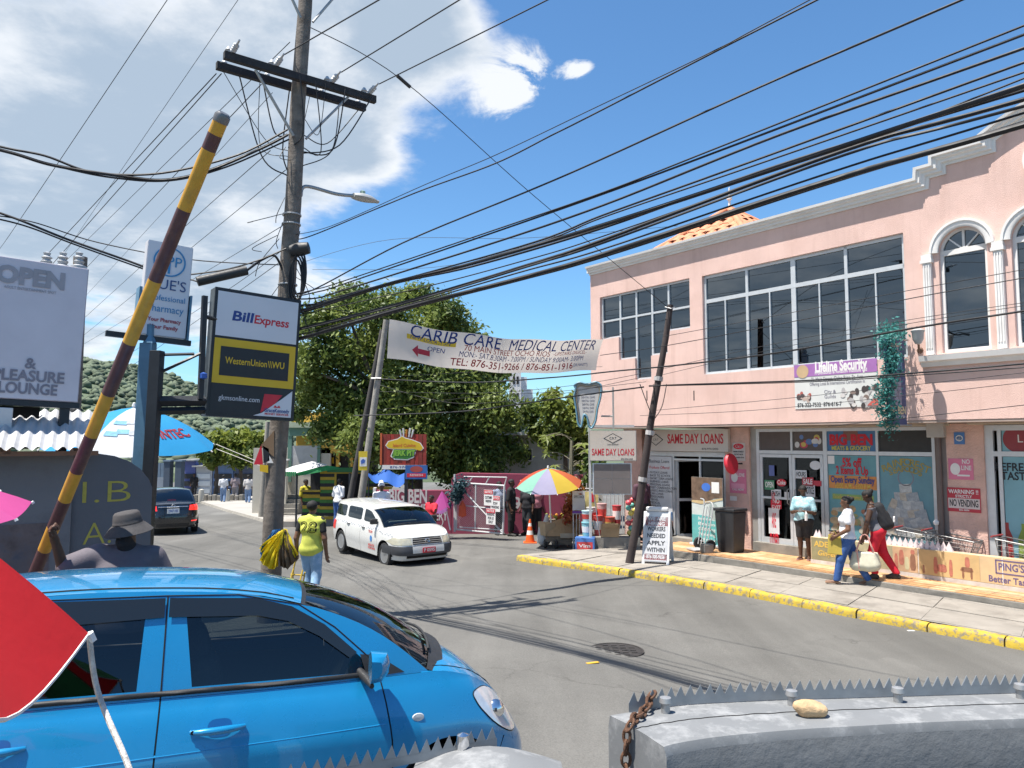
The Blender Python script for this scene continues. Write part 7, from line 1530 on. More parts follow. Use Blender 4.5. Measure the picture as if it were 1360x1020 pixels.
text('Island Cuisine',.14,mat('jerk_ink',(.55,.12,.02),.6),js,cx.x,cx.z + .13,-.029,width=.72,bold=.02); text('JERK PIT',.24,mat('jerk_lime',(.2,.42,.04),.6),js,cx.x,cx.z - .12,-.029,width=.72,bold=.05); text('JERK PIT',.24,M_sblk,js,cx.x + .01,cx.z - .125,-.0275,width=.76,bold=.08)
for k in range(5): MB().tube([(cx.x - .1 + .08 * k,0,cx.z + h / 2 - .1),(cx.x - .15 + .11 * k,-.02,cx.z + h / 2 + .14 + .05 * (k % 2))],.03,5).build('flame_tip',M_white if k != 2 else mat('flame_orange',(.6,.2,.03),.6),js)
p_ = at(553,627,24.) ; ba = thing('drink_banner','small blue and red drinks banner below the jerk sign','banner',p_); rect(ba,'panel',0,0,.7,.44,mat('drink_blue',(.03,.12,.35),.6,var=.3,scale=4),0,.008); rect(ba,'red_strip',0,-.1,.6,.12,M_sred,-.009); text('REFRESH',.09,M_white,ba,0,-.1,-.014,width=.4); ellipse(ba,'emblem',0,.09,.2,.1,mat('drink_red',(.35,.06,.05),.6),-.009)
tp_ = thing('blue_tarpaulin','blue tarpaulin sheet sagging beside the striped stall','tarpaulin',at_px(510,26.5)); o = tp_.location; MB().grid([[at(488 + 64 * i / 12,627 + 4 * math.sin(i) + 18 * j / 3 * math.sin(math.pi * (i + 1) / 14),26.5 - j * .3) - o for i in range(13)] for j in range(4)]).build('sheet',cloth('tarp_blue',(.02,.10,.38),.15),tp_,smooth=60)
for px in (490,548): MB().tube([Vector((at(px,628,26.5).x - o.x,0,-.1)),at(px,627,26.5) - o],.03,6).build('post',M_stl,tp_)
Ys = 28.; sg_ = zg(-7,Ys); stl = thing('striped_stall','wooden stall painted in black, green and yellow planks with green awning','stall',((432 - 680) / FPX * Ys,Ys,sg_)); o = stl.location
X_ = lambda px: (px - 680) / FPX * Ys - o.x; Z_ = lambda py: at(432,py,Ys).z - sg_
stripes = [mat('plank_' + n_,c,.7,var=.15,scale=5) for n_,c in (('black',(.02,.018,.016)),('green',(.05,.17,.03)),('yellow',(.42,.27,.02)))]
def planks(px0,px1,py0,py1,n_,y=0.):
  z0,z1 = Z_(py1),Z_(py0)
  for i in range(n_): MB().box(X_(px0),X_(px1),y,y + .04,z0 + (z1 - z0) * i / n_ + .006,z0 + (z1 - z0) * (i + 1) / n_ - .004).build('plank',stripes[(2,0,1)[i % 3]],stl)
planks(427,446,629,690,14,.0); planks(404,427,652,690,8,.02); planks(446,448.5,626,692,1,-.03); planks(487,521,634,676,10,.1)
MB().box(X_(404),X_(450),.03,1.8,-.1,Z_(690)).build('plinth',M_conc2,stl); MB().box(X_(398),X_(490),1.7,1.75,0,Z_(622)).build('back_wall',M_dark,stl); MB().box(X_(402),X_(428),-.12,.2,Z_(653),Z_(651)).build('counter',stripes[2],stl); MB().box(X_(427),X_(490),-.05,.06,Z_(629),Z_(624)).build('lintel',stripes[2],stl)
M_awg = cloth('awning_green',(.04,.30,.10),.3); M_aww = mat('awning_white',(.5,.5,.5),.6)
MB().add([(X_(381),-.75,Z_(625)),(X_(403),-.75,Z_(627)),(X_(437),-.1,Z_(617)),(X_(412),.4,Z_(613)),(X_(386),.3,Z_(620))],[(0,1,2,3,4)]).build('awning',M_aww,stl); 
for k in range(9): MB().add([(X_(381 + 2.45 * k),-.76,Z_(625.2)),(X_(381 + 2.45 * (k + 1) - .2),-.76,Z_(625.4)),(X_(381 + 2.45 * (k + 1) - .6),-.76,Z_(631.5)),(X_(381 + 2.45 * k + .6),-.76,Z_(631.3))],[(0,1,2,3)]).build('valance_flap',M_awg,stl)
MB().add([(X_(403),-.76,Z_(627)),(X_(437),-.12,Z_(618)),(X_(460),-.12,Z_(622)),(X_(437),-.2,Z_(625)),(X_(405),-.7,Z_(631))],[(0,1,2,3,4)]).build('awning_edge',M_awg,stl); MB().box(X_(437),X_(492),-.13,-.08,Z_(627),Z_(621)).build('fascia',mat('fascia_green',(.03,.16,.05),.7),stl)
for px in (402,470): MB().box(X_(px) - .03,X_(px) + .03,-.6,-.54,-.1,Z_(627)).build('post',M_stl,stl)
MB().box(X_(383),X_(410),-.5,.3,-.1,.22).build('kerb_block',M_conc,stl)
Yb = 34.; yb2 = thing('balcony_building','grey and yellow balcony building partly hidden by the big tree','building',((430 - 680) / FPX * Yb,Yb,zg(-8,Yb))); o = yb2.location; X_ = lambda px: (px - 680) / FPX * Yb - o.x; Z_ = lambda py: at(430,py,Yb).z - o.z
M_cream = mat('cream_wall',(.45,.42,.36),.85,var=.12,dirt=(.3,.28,.25),damt=.4); M_ypl = mat('yellow_plaster',(.6,.36,.06),.8,var=.1); M_gtr = mat('green_trim',(.10,.2,.16),.7)
MB().box(X_(338),X_(440),0,.2,-.3,Z_(595)).build('lower_wall',M_cream,yb2); MB().box(X_(386),X_(427),-.05,.15,Z_(620),Z_(592)).build('parapet',mat('parapet_grey',(.42,.42,.42),.8),yb2); MB().box(X_(384),X_(430),-.1,.2,Z_(579),Z_(568)).build('beam',M_gtr,yb2); MB().box(X_(423),X_(427),-.08,.18,Z_(640),Z_(570)).build('column',M_gtr,yb2); MB().box(X_(384),X_(389),-.08,.18,Z_(640),Z_(570)).build('column',M_gtr,yb2)
MB().box(X_(389),X_(423),.6,.7,Z_(592),Z_(579)).build('balcony_back',M_ypl,yb2); MB().box(X_(427.5),X_(485),0,.2,Z_(602),Z_(576)).build('yellow_fascia',M_ypl,yb2); MB().box(X_(427.5),X_(500),.4,.6,-.3,Z_(602)).build('shop_wall',M_dark,yb2); MB().box(X_(384),X_(445),-.3,3,Z_(568),Z_(561)).build('roof_slab',mat('roof_mint',(.35,.4,.3),.8),yb2); MB().prism([(X_(386),Z_(561)),(X_(440),Z_(561)),(X_(432),Z_(547)),(X_(390),Z_(549))],.2,.5).build('gable',M_ypl,yb2)
for px in (429,448,466,486): MB().box(X_(px) - .07,X_(px) + .07,.2,.39,-.3,Z_(602)).build('mullion',M_ypl,yb2)
MB().box(X_(436),X_(442),.33,.38,Z_(616),Z_(608)).build('yellow_notice',M_syel,yb2)
for i in range(5): MB().box(X_(388),X_(408),-.6 - .25 * i,-.35 - .25 * i,-.2,.95 - .18 * i).build('step',M_conc2,yb2)
cwl = thing('cream_wall','cream rendered wall end right of the far pedestrians','wall',(at_px(364,33.).x,33.,zg(-10,33))); MB().box(-.45,.6,0,.3,-.2,at(364,612,33).z - cwl.location.z).build('panel',mat('cream_light',(.6,.55,.46),.85),cwl,bevel=.02); MB().box(-.5,.65,-.03,.33,at(364,612,33).z - cwl.location.z,at(364,610,33).z - cwl.location.z).build('coping',M_white,cwl)
simple_pole('concrete_pole','thin grey pole standing left of the cream wall',at_px(350,31.5),at(356,560,31.5),.12,.1,M_cone)
fp = [gnd(a,b,.1) for a,b in ((200,650),(240,655),(262,664),(300,676),(352,690),(380,693),(430,690))]; bk = [Vector((p.x + 2.2,p.y + 9,0)) for p in fp]
for q in bk: q.z = zg(q.x,q.y) + .12
FW = MB().grid([fp,bk]).build('far_pavement',mat('far_concrete',(.33,.31,.28),.9,var=.15,scale=.6),kind='structure')
for i in range(len(fp) - 1): MB().add([fp[i],fp[i + 1],fp[i + 1] - Vector((.1,.1,.2)),fp[i] - Vector((.1,.1,.2))],[(0,1,2,3)]).build('kerb_stone',M_conc2,FW)
Yf = 44.; bw_ = thing('blue_grey_fence','blue grey panel fence with thick gate posts at far left','fence',((228 - 680) / FPX * Yf,Yf,zg(-20,Yf))); o = bw_.location; X_ = lambda px: (px - 680) / FPX * Yf - o.x; Z_ = lambda py: at(228,py,Yf).z - o.z; M_bgf = mat('fence_bluegrey',(.13,.18,.24),.7,var=.1)
MB().box(X_(150),X_(222),.1,.25,-.2,Z_(634)).build('low_wall',mat('wall_bluegrey',(.24,.27,.31),.8),bw_)
for k in range(10): MB().box(X_(150 + 7.2 * k),X_(150 + 7.2 * k + 6.6),.12,.2,Z_(634),Z_(615)).build('panel',M_bgf,bw_)
for px,w_ in ((225,8),(240,8)): MB().box(X_(px - w_ / 2),X_(px + w_ / 2),-.1,.4,-.2,Z_(613)).build('gate_post',mat('post_slate',(.06,.08,.11),.7),bw_); MB().box(X_(px - w_ / 2 - 1),X_(px + w_ / 2 + 1),-.15,.45,Z_(613),Z_(611)).build('post_cap',M_bgf,bw_)
Yk = 52.; kf = thing('far_kiosk','row of low blue kiosks behind the far street trees','kiosk',((300 - 680) / FPX * Yk,Yk,zg(-20,Yk))); o = kf.location; X_ = lambda px: (px - 680) / FPX * Yk - o.x; Z_ = lambda py: at(300,py,Yk).z - o.z
for k,(a,b,py,c) in enumerate(((246,262,612,(.1,.12,.3)),(263,284,620,(.4,.42,.45)),(285,312,616,(.10,.16,.3)),(313,340,618,(.06,.08,.14)))):
  m = mat('kiosk_%d' % k,c,.8); MB().box(X_(a),X_(b),0,2,-.3,Z_(py)).build('wall',m,kf); MB().box(X_(a) - .1,X_(b) + .1,-.5,2.1,Z_(py),Z_(py - 2)).build('roof',M_alud,kf)
  for j in range(3): MB().box(X_(a) + .1,X_(b) - .1,-.06,-.01,.3 + .5 * j,.62 + .5 * j).build('slat',M_alu if k == 1 else M_blk,kf)
pl_ = thing('stone_planter','low rubble stone planter along the far pavement','planter',at_px(285,46.)); 
for k in range(14): MB().obox((-1.7 + .27 * k,0,.2 + .05 * (k % 2)),(.25,.4,.45)).build('stone',M_conc2,pl_,bevel=.05)
for k in range(3): MB().lathe([(.16,0),(.18,.4),(.14,.8),(.0,.85)],10,Matrix.Translation((-1.9 + .9 * k * 1.7,-.7,0))).build('bollard',M_cream,pl_,smooth=50)
wb = thing('white_tower_building','white stepped building rising behind the big tree','building',((690 - 680) / FPX * 38,38.,zg(0,38))); o = wb.location; X_ = lambda px: (px - 680) / FPX * 38 - o.x; Z_ = lambda py: at(690,py,38.).z - o.z
MB().box(X_(676),X_(692),0,2,0,Z_(488)).build('tower',M_white,wb); MB().box(X_(692),X_(700),.3,2,0,Z_(500)).build('tower',M_white,wb); MB().box(X_(664),X_(676),.3,2,0,Z_(540)).build('annex',M_white,wb); MB().box(X_(700),X_(708),.5,2,0,Z_(516)).build('annex',M_white,wb)
for k in range(4): MB().box(X_(681 + 5 * (k % 2)),X_(684 + 5 * (k % 2)),-.02,.05,Z_(510 + 22 * (k // 2)),Z_(500 + 22 * (k // 2))).build('window',M_dark,wb)
pw = thing('pale_house','pale rendered house wall with small window behind the papaya','house',((740 - 680) / FPX * 30,30.,zg(2,30))); o = pw.location; X_ = lambda px: (px - 680) / FPX * 30 - o.x; Z_ = lambda py: at(740,py,30.).z - o.z
MB().box(X_(655),X_(800),0,3,-.3,Z_(578)).build('wall',mat('pale_render',(.45,.43,.39),.85,var=.1),pw); MB().box(X_(650),X_(805),-.3,3.3,Z_(578),Z_(574)).build('roof_slab',M_white,pw); MB().box(X_(727),X_(740),-.35,0,Z_(579),Z_(566)).build('water_tank',M_white,pw,bevel=.05)
for px in (700,775): 
  f_ = MB().box(X_(px - 7),X_(px + 7),-.03,.05,Z_(612),Z_(596)).build('window',M_white,pw); MB().box(X_(px - 6),X_(px + 6),-.04,-.031,Z_(611),Z_(597)).build('pane',M_dark,f_)
# ================================================================ signs, goods and street furniture by the shops
BA = math.atan2(E.y,E.x)
def onwall(name,label,px,py,D,cat='sign',dz=0.):
  p = onplane(px,py,D); return thing(name,label,cat,(p.x,p.y,p.z + dz),BA)
def wspan(x0,x1,py,D): return fs(x1,py,D)[0] - fs(x0,py,D)[0]
def hspan(px,y0,y1,D): return fs(px,y0,D)[1] - fs(px,y1,D)[1]
M_cream2 = mat('sign_cream',(.56,.50,.44),.6,var=.05,scale=2); M_txred = mat('sign_text_red',(.5,.015,.03),.6)
def diamond(o,x,z,a,b):
  for s in (1,.86): poly(o,'diamond',[(x - a * s,z),(x,z - b * s),(x + a * s,z),(x,z + b * s)],M_sblk if s == 1 else M_cream2,-.003 - (.002 if s < 1 else 0))
  text('C.R.T',b * .5,M_sblk,o,x,z,-.009,width=a * .7)
o = onwall('loan_fascia_sign','long cream loans sign with red capitals above the open door',909,585,D0 - .12); w,h = wspan(855,964,585,D0 - .12),hspan(910,571,600,D0 - .12)
MB().box(-w / 2,w / 2,0,.1,-h / 2,h / 2).build('board',M_cream2,o,bevel=.008); diamond(o,-w * .36,.02,.26,.16); text('SAME DAY LOANS',.34,M_txred,o,w * .12,.03,-.004,width=w * .66,bold=.02); text('876-974-5422',.07,M_sblk,o,w * .3,-h * .38,-.004,width=.5)
o = thing('loan_corner_sign','square cream loans sign with diamond logo at the building corner','sign',at(814,592,19.4),R(-4)); w,h = 1.2,.78
MB().box(-w / 2,w / 2,0,.12,-h / 2,h / 2).build('cabinet',M_alud,o); rect(o,'face',0,0,w - .03,h - .03,M_cream2,-.001,.006); text('SAME DAY LOANS',.24,M_txred,o,0,-.17,-.009,width=w * .9,bold=.015)
for s in (1,.86): poly(o,'diamond',[(-.24 * s,.19),(0,.19 - .13 * s),(.24 * s,.19),(0,.19 + .13 * s)],M_sblk if s == 1 else M_cream2,-.0075 - (.002 if s < 1 else 0))
text('C.R.T',.08,M_sblk,o,0,.19,-.014,width=.18); text('LOAN COMPANY',.04,M_sblk,o,0,.03,-.009,width=.28); text('876-974-5422',.05,M_sblk,o,.35,-.34,-.009,width=.3)
gb_ = thing('grey_sign_board','blank grey panelled board framed in white below the corner loans sign','board',at(813,636,19.45),R(-4)); MB().box(-.5,.5,0,.05,-.4,.4).build('frame',M_alu,gb_)
for a in (-1,1):
  for b in (-1,1): MB().box(a * .235 - .232,a * .235 + .232,-.012,.0,b * .19 - .187,b * .19 + .187).build('panel',mat('board_taupe',(.16,.14,.135),.7,var=.08),gb_)
ps_ = thing('sign_frame_post','thin white steel post holding the corner signs','post',at_px(783,19.5)); zt_ = at(783,566,19.5).z - ps_.location.z; MB().box(-.03,.03,-.03,.03,-.1,zt_).build('upright',M_gate,ps_); MB().box(-.0,1.15,-.03,.03,zt_ - .03,zt_ + .03).build('rail',M_gate,ps_); MB().tube([(.02,0,zt_ - 1.2),(.3,.4,.3)],.015,6).build('stay',M_gate,ps_)
ts = thing('tooth_sign','white tooth-shaped dental sign with blue neon outline','sign',at(781,538,18.9),R(-12)); th = [(-.3,.42),(-.36,.52),(-.22,.6),(0,.53),(.22,.6),(.36,.5),(.33,.2),(.24,-.1),(.2,-.42),(.1,-.6),(.02,-.56),(-.02,-.3),(-.1,-.22),(-.14,-.4),(-.18,-.58),(-.26,-.5),(-.3,-.1),(-.36,.25)]
th = [(x * .98,z * .98) for x,z in smoothpoly(th,2)]; MB().prism(th,0,.1).build('tooth_body',mat('tooth_white',(.5,.48,.46),.6),ts); MB().tube([(x,-.03,z) for x,z in th + th[:1]],.028,6).build('neon_outline',mat('neon_blue',(.12,.25,.33),.4),ts,smooth=60); MB().tube([(x * .86,-.025,z * .87) for x,z in th + th[:1]],.012,6).build('neon_outline',mat('neon_tan',(.3,.24,.16),.4),ts,smooth=60)
for k in range(5): text('DENTAL CARE',.07,M_sgry,ts,0,.2 - .09 * k,-.003,width=.34 - .02 * k)
for z in (.35,-.28): MB().tube([(.32,.05,z),(.62,.12,z)],.025,6).build('bracket',M_alud,ts)
MB().box(.6,.64,.08,.16,-.6,.45).build('bracket_bar',M_alud,ts)
x0,x1 = gs(858),gs(891); z0,z1 = gz(874,690),gz(874,606); o = onwall('services_poster','tall white poster listing loan services in the shop window',(858 + 891) / 2,648,D0 - .005,'poster'); w,h = x1 - x0,z1 - z0
rect(o,'sheet',0,0,w,h,mat('poster_white',(.55,.56,.58),.6),.05,.01); text('Business Loans',.13,M_sblk,o,0,h * .42,.038,width=w * .8); text('Products Offered',.11,M_txred,o,0,h * .32,.038,width=w * .8)
for k,s in enumerate(('PAYDAY LOANS','BACK TO SCHOOL','SHORT TERM LOANS','BUSINESS LOANS','PERSONAL LOANS','DEBT CONSOLIDATION','UNSECURED LOANS','CAR LOANS','PENSIONERS','TRAVEL','MEDICAL','ANNUITY')): text('\u2022 ' + s,.085,M_sblk,o,-w * .44,h * .24 - k * h * .048,.038,align='LEFT')
rect(o,'blue_footer',0,-h * .43,w,h * .13,mat('poster_blue',(.05,.12,.25),.6,var=.4,scale=5),.039,.003)
o = thing('roller_banner','teal and brown roller banner standing at the loan shop door','banner',street(fs(940,715,14.75)[0],14.75,PLAT_Z),BA); w,h = wspan(919,962,680,14.75) * .96,hspan(940,622,714,14.75)
mb = MB().box(-w / 2,w / 2,0,.02,.06,h).build('sheet',mat('roller_sheet',(.5,.55,.53),.5),o); rect(o,'teal_field',0,h * .24,w,h * .42,mat('roller_teal',(.10,.36,.36),.5,var=.2,scale=3),-.001); poly(o,'photo',[(-w / 2,h * .66),(-w / 2,h),(w / 2,h),(w / 2,h * .72),(w * .2,h * .7),(0,h * .64),(-w * .25,h * .64)],mat('roller_photo',(.14,.09,.06),.5,var=.6,scale=6),-.002)
poly(o,'swoosh',[(-w / 2,h * .63),(-w * .2,h * .61),(w * .1,h * .64),(w / 2,h * .69),(w / 2,h * .72),(0,h * .66),(-w / 2,h * .66)],mat('swoosh_sand',(.5,.38,.2),.5),-.005); ellipse(o,'portrait',w * .2,h * .52,.15,.2,mat('portrait',(.33,.38,.36),.5),-.005); rect(o,'white_note',w * .28,h * .86,.22,.26,M_white,-.006); ellipse(o,'blue_knot',-w * .02,h * .86,.13,.1,mat('knot_blue',(.05,.15,.5),.5),-.006)
for k in range(5): text(('Beautiful Smiles','Braces','Cleaning','Whitening','Call today')[k],.1,M_white,o,-.02,h * (.40 - .075 * k),-.006,width=.5)
MB().box(-w / 2 - .03,w / 2 + .03,-.1,.12,0,.07).build('base',M_alu,o,bevel=.02)
hb3 = thing('hand_truck','white folding hand truck with black wheels before the roller banner','hand truck',street(fs(933,722,14.2)[0],14.2,PLAT_Z),BA + R(-20)); M_ht = mat('truck_white',(.5,.5,.5),.4,.3)
for x in (-.2,-.07,.07,.2): MB().tube([(x,0,.12),(x * .95,.18,1.0)],.014,6).build('tube',M_ht,hb3)
for z in (.2,.5,.78): MB().tube([(-.2,.02 + z * .18,z),(.2,.02 + z * .18,z)],.011,6).build('crossbar',M_ht,hb3)
MB().tube(crom([(-.2,.18,1.0),(-.22,.19,1.14),(-.33,.17,1.17)]),.016,6).build('handle',M_ht,hb3); MB().tube(crom([(.2,.18,1.0),(.1,.2,1.1),(-.1,.2,1.1),(-.2,.18,1.0)]),.014,6).build('handle',M_ht,hb3)
for x in (-.26,.26): wheel(hb3,x,0,.13,.06,5) if False else MB().lathe([(.03,-.03),(.12,-.035),(.14,0),(.12,.035),(.03,.03)],18,Matrix.Translation((x,.05,.14)) @ Matrix.Rotation(R(90),4,'Y')).build('wheel',M_tyre,hb3,smooth=40)
MB().box(-.22,.22,-.32,.0,.02,.045).build('toe_plate',M_ht,hb3); MB().obox((.35,-.1,.1),(.2,.25,.2)).build('brick_weight',M_conc2,hb3,bevel=.02)
bi = thing('litter_bin','tall black plastic bin against the pink pillar','bin',street(fs(971,727,14.55)[0],14.55,PLAT_Z),BA); zh = hspan(970,669,727,14.55)
mb = MB(); mb.add([(-.22,-.2,0),(.22,-.2,0),(.22,.2,0),(-.22,.2,0),(-.27,-.24,zh * .93),(.27,-.24,zh * .93),(.27,.24,zh * .93),(-.27,.24,zh * .93)],[(0,3,2,1),(4,5,6,7),(0,1,5,4),(1,2,6,5),(2,3,7,6),(3,0,4,7)]); mb.build('body',mat('bin_black',(.025,.025,.027),.45,var=.2),bi,bevel=.03); MB().box(-.29,.29,-.26,.26,zh * .93,zh).build('lid',MATS['bin_black'],bi,bevel=.02)
q = gnd(874,747,.13); ab = thing('sandwich_board','white sandwich board with red headings offering work','sign',q,R(-22)); M_ab = mat('board_white',(.62,.62,.62),.45); hh = 1.16
for s in (-1,1):
  Mx = Matrix.Translation((0,s * .30,0)) @ Matrix.Rotation(R(14.5) * s,4,'X')
  pn = MB(); pn.box(-.3,.3,-.015,.015,.05,hh); me = pn.mesh('panel'); me.transform(Mx); me.materials.append(M_ab); pl = link('panel',me,ab,bevel=.01)
  for x in (-.27,.27): b_ = MB().box(x - .03,x + .03,-.02,.02,0,.06); me = b_.mesh('foot'); me.transform(Mx); me.materials.append(M_ab); link('foot',me,ab)
  if s < 0:
    def abr(z,w_,h_,m,nm): 
      me = MB().box(-w_ / 2,w_ / 2,-.02,-.016,z - h_ / 2,z + h_ / 2).mesh(nm); me.transform(Mx); me.materials.append(m); link(nm,me,pl)
    abr(.56,.5,.98,mat('board_face',(.5,.5,.51),.5),'face'); abr(.94,.5,.2,M_sred,'red_panel'); abr(.16,.5,.13,M_sred,'red_panel')
    for z,t,sz,m in ((.94,'WE ARE\nHIRING',.11,M_ab),(.77,'WORKERS',.13,M_sblk),(.62,'NEEDED',.13,M_sblk),(.46,'APPLY',.13,M_sblk),(.31,'WITHIN',.13,M_sblk),(.16,'876-300-9656',.11,M_ab)): text(t,sz,m,pl,0,z,-.023,width=.40,bold=.02,M=Mx)
MB().obox((0,0,hh + .02),(.5,.1,.1)).build('handle',M_ab,ab,bevel=.03)
def wallposter(name,label,px,py,wpx,hpx,m,D=D0 - .012,items=()):
  o = onwall(name,label,px,py,D,'poster'); w,h = wspan(px - wpx / 2,px + wpx / 2,py,D),hspan(px,py - hpx / 2,py + hpx / 2,D); rect(o,'sheet',0,0,w,h,m,.008,.008)
  for it in items:
    if it[0] == 't': text(it[1],it[2] * h,it[6] if len(it) > 6 else M_white,o,it[3] * w,it[4] * h,-.004,width=it[5] * w,bold=.02)
    elif it[0] == 'r': rect(o,'patch',it[1] * w,it[2] * h,it[3] * w,it[4] * h,it[5],-.001,.002)
    elif it[0] == 'e': ellipse(o,'patch',it[1] * w,it[2] * h,it[3] * w,it[4] * h,it[5],-.003,.002)
  return o
M_ppk = mat('poster_pink',(.62,.18,.28),.6,var=.1); M_prd = mat('poster_red',(.45,.04,.06),.6,var=.1)
wallposter('white_notice','white notice with red oval on the pillar beside the loan shop',981,600,17,24,mat('poster_paper',(.55,.5,.47),.7),items=[('e',0,.3,.4,.16,M_sred),("t","Cal's",.24,0,.3,.5),('t','MAIN STREET',.12,0,0,.8,M_sblk),('t','OCHO RIOS',.12,0,-.15,.7,M_sblk),('t','ST ANN 974',.12,0,-.32,.8,M_sblk)])
wallposter('pink_poster','pink poster with figure on the pillar beside the loan shop',980,639,22,32,M_ppk,items=[('e',-.2,.15,.2,.2,M_white),('t','LOVE',.2,.2,.25,.4),('r',0,-.2,.8,.2,mat('poster_pink2',(.7,.3,.4),.6)),('t','CALL NOW',.12,0,-.35,.7)])
wallposter('small_flyer','small torn flyer below the pink poster',974,662,9,6,M_white)
rs_ = onwall('red_disc_sign','red round projecting disc sign on the pink pillar',971,616,D0 - .35); MB().lathe([(.0,-.05),(.2,-.05),(.22,0),(.2,.05),(0,.05)],20,Matrix.Rotation(R(80),4,'Y') @ Matrix.Diagonal((1.15,1,1,1))).build('disc',M_sred,rs_,smooth=40); MB().tube([(0,0,0),(.05,.35,0)],.02,6).build('bracket',M_stl,rs_); text('d',.25,M_white,rs_,0,0,0,M=Matrix.Rotation(R(-10),4,'Z') @ Matrix.Translation((0,-.1,0)))
wallposter('pink_notice','square pink notice above the red warning on the right pillar',1276,623,33,28,M_ppk,items=[('e',-.22,.0,.2,.28,M_white),('t','NO\nLINE',.3,.22,.2,.4),('r',.1,-.3,.5,.08,M_white)])
wallposter('warning_notice','red no vending warning notice on the right pillar',1280,664,44,32,M_prd,items=[('t','WARNING !!',.24,0,.33,.9),('t','STRICTLY',.16,0,.14,.5),('r',0,-.15,.95,.42,mat('warning_white',(.58,.5,.48),.6)),('t','NO VENDING',.4,0,-.15,.86,M_sblk),('t','BIG BEN',.1,0,-.42,.3)])
wallposter('blue_plaque','small square blue plaque high on the right pillar',1274,582,14,16,mat('plaque_blue',(.06,.17,.4),.5),items=[('e',0,0,.35,.25,M_white),('e',0,0,.28,.18,mat('plaque_blue',(.06,.17,.4),.5))])
def winprint(x0,x1,z0,z1,m,y=.072,name='window_print'): return MB().box(x0,x1,y,y + .004,z0,z1).build(name,m,PB)
def wp_rel(p,x0,x1,z0,z1):
  cx,cz = (x0 + x1) / 2,(z0 + z1) / 2; W,H = x1 - x0,z1 - z0
  return (lambda u: cx + u * W),(lambda v: cz + v * H),W,H
M_aqua = mat('print_aqua',(.12,.29,.33),.55,var=.25,scale=1.5); M_or = mat('print_orange',(.55,.22,.06),.55,var=.15); M_pblu = mat('print_blue',(.06,.17,.33),.55,var=.2,scale=2); M_tan = mat('print_tan',(.45,.34,.22),.6,var=.6,scale=7)
yv_ = .065
a,b = bp[2] + .05,bp[3] - .03; c,d_ = gbase + .08,gmid - .05; WP = winprint(a,b,c,d_,M_aqua); X,Z,W,H = wp_rel(WP,a,b,c,d_)
rect(PB,'print_band',X(0),Z(.21),W * .98,H * .14,M_or,yv_ + .006,.003); text('5% off',.26,M_txred,PB,X(0),Z(.42),yv_,width=W * .4,bold=.03); text('2 Items & Up',.24,M_txred,PB,X(0),Z(.335),yv_,width=W * .66,bold=.03); text('Open Every Sunday',.2,M_navy,PB,X(0),Z(.235),yv_ - .004,width=W * .9,bold=.02); text('10:00 A.M - 5:00 P.M',.15,mat('print_gold',(.6,.42,.08),.5),PB,X(0),Z(.165),yv_ - .004,width=W * .72,bold=.01)
rect(PB,'print_band',X(0),Z(.05),W * .85,H * .06,mat('print_green',(.2,.33,.12),.6),yv_ + .006,.003); text('Excellent Customer Service',.12,MATS['print_gold'],PB,X(0),Z(.05),yv_,width=W * .8); rnd = random.Random(12)
for k in range(46): 
  x,z = X(rnd.uniform(-.42,.42)),Z(rnd.uniform(-.46,-.06)); ellipse(PB,'print_food',x,z,rnd.uniform(.05,.12),rnd.uniform(.04,.08),mat('food_%d' % (k % 5),((.36,.24,.12),(.42,.38,.3),(.3,.13,.08),(.25,.26,.13),(.42,.33,.2))[k % 5],.6,var=.4,scale=12),yv_ + .006 - .0002 * k,.001,n=10)
rect(PB,'print_corner',X(-.43),Z(.45),W * .14,H * .09,M_white,yv_ + .006,.002)
a,b = bp[3] + .03,bp[4] - .06; WP = winprint(a,b,c,d_,mat('print_sea',(.12,.26,.31),.55,var=.25,scale=1.2)); X,Z,W,H = wp_rel(WP,a,b,c,d_)
for k,ch in enumerate('RAINFOREST'):
  t = (k - 4.5) / 4.5; text(ch,.19,mat('print_ochre',(.32,.26,.07),.6),PB,X(t * .4),Z(.44 - .07 * t * t),yv_,bold=.02,rot=t * .35)
for k,ch in enumerate('SEAFOODS'):
  t = (k - 3.5) / 3.5; text(ch,.16,MATS['print_ochre'],PB,X(t * .28),Z(.37 - .04 * t * t),yv_,bold=.02,rot=t * .25)
ellipse(PB,'print_emblem',X(0),Z(.28),.16,.16,M_sgry,yv_ + .006,.002,ring=.02)
for r in range(6):
  for k in range(1 + r + (r > 0)):
    u = (k - (r + (r > 0)) / 2) * .13; z = .17 - r * .085; o = rect(PB,'print_packet',0,0,.24,.19,mat('packet_%d' % ((k + r) % 4),((.42,.43,.42),(.34,.36,.37),(.4,.36,.3),(.28,.31,.33))[(k + r) % 4],.5,var=.35,scale=14),0,.002); o.location = (X(u + rnd.uniform(-.02,.02)),yv_ + .006 - .0004 * (r * 9 + k),Z(z)); o.rotation_euler = (0,rnd.uniform(-.25,.25) - u * 1.3,0)
rect(PB,'print_water',X(0),Z(-.44),W,H * .11,mat('print_navy',(.03,.09,.2),.5,var=.4,scale=4),yv_ + .004,.003)
a,b = bp[2] + .04,bp[3] - .03; c2,d2 = gmid + .03,gtr - .03; winprint(a,b,c2,d2,M_pblu); text('BIG BEN',.3,M_txred,PB,(a + b) / 2,(c2 + d2) / 2 + .02,yv_,width=(b - a) * .88,bold=.05); text('MEATS & GROCERY',.13,mat('print_yellow',(.55,.48,.08),.6),PB,(a + b) / 2,c2 + .07,yv_ - .003,width=(b - a) * .8,bold=.02); rect(PB,'print_clock',(a + b) / 2,d2 - .1,.32,.22,mat('print_rust',(.2,.1,.08),.6),yv_ + .006,.002)
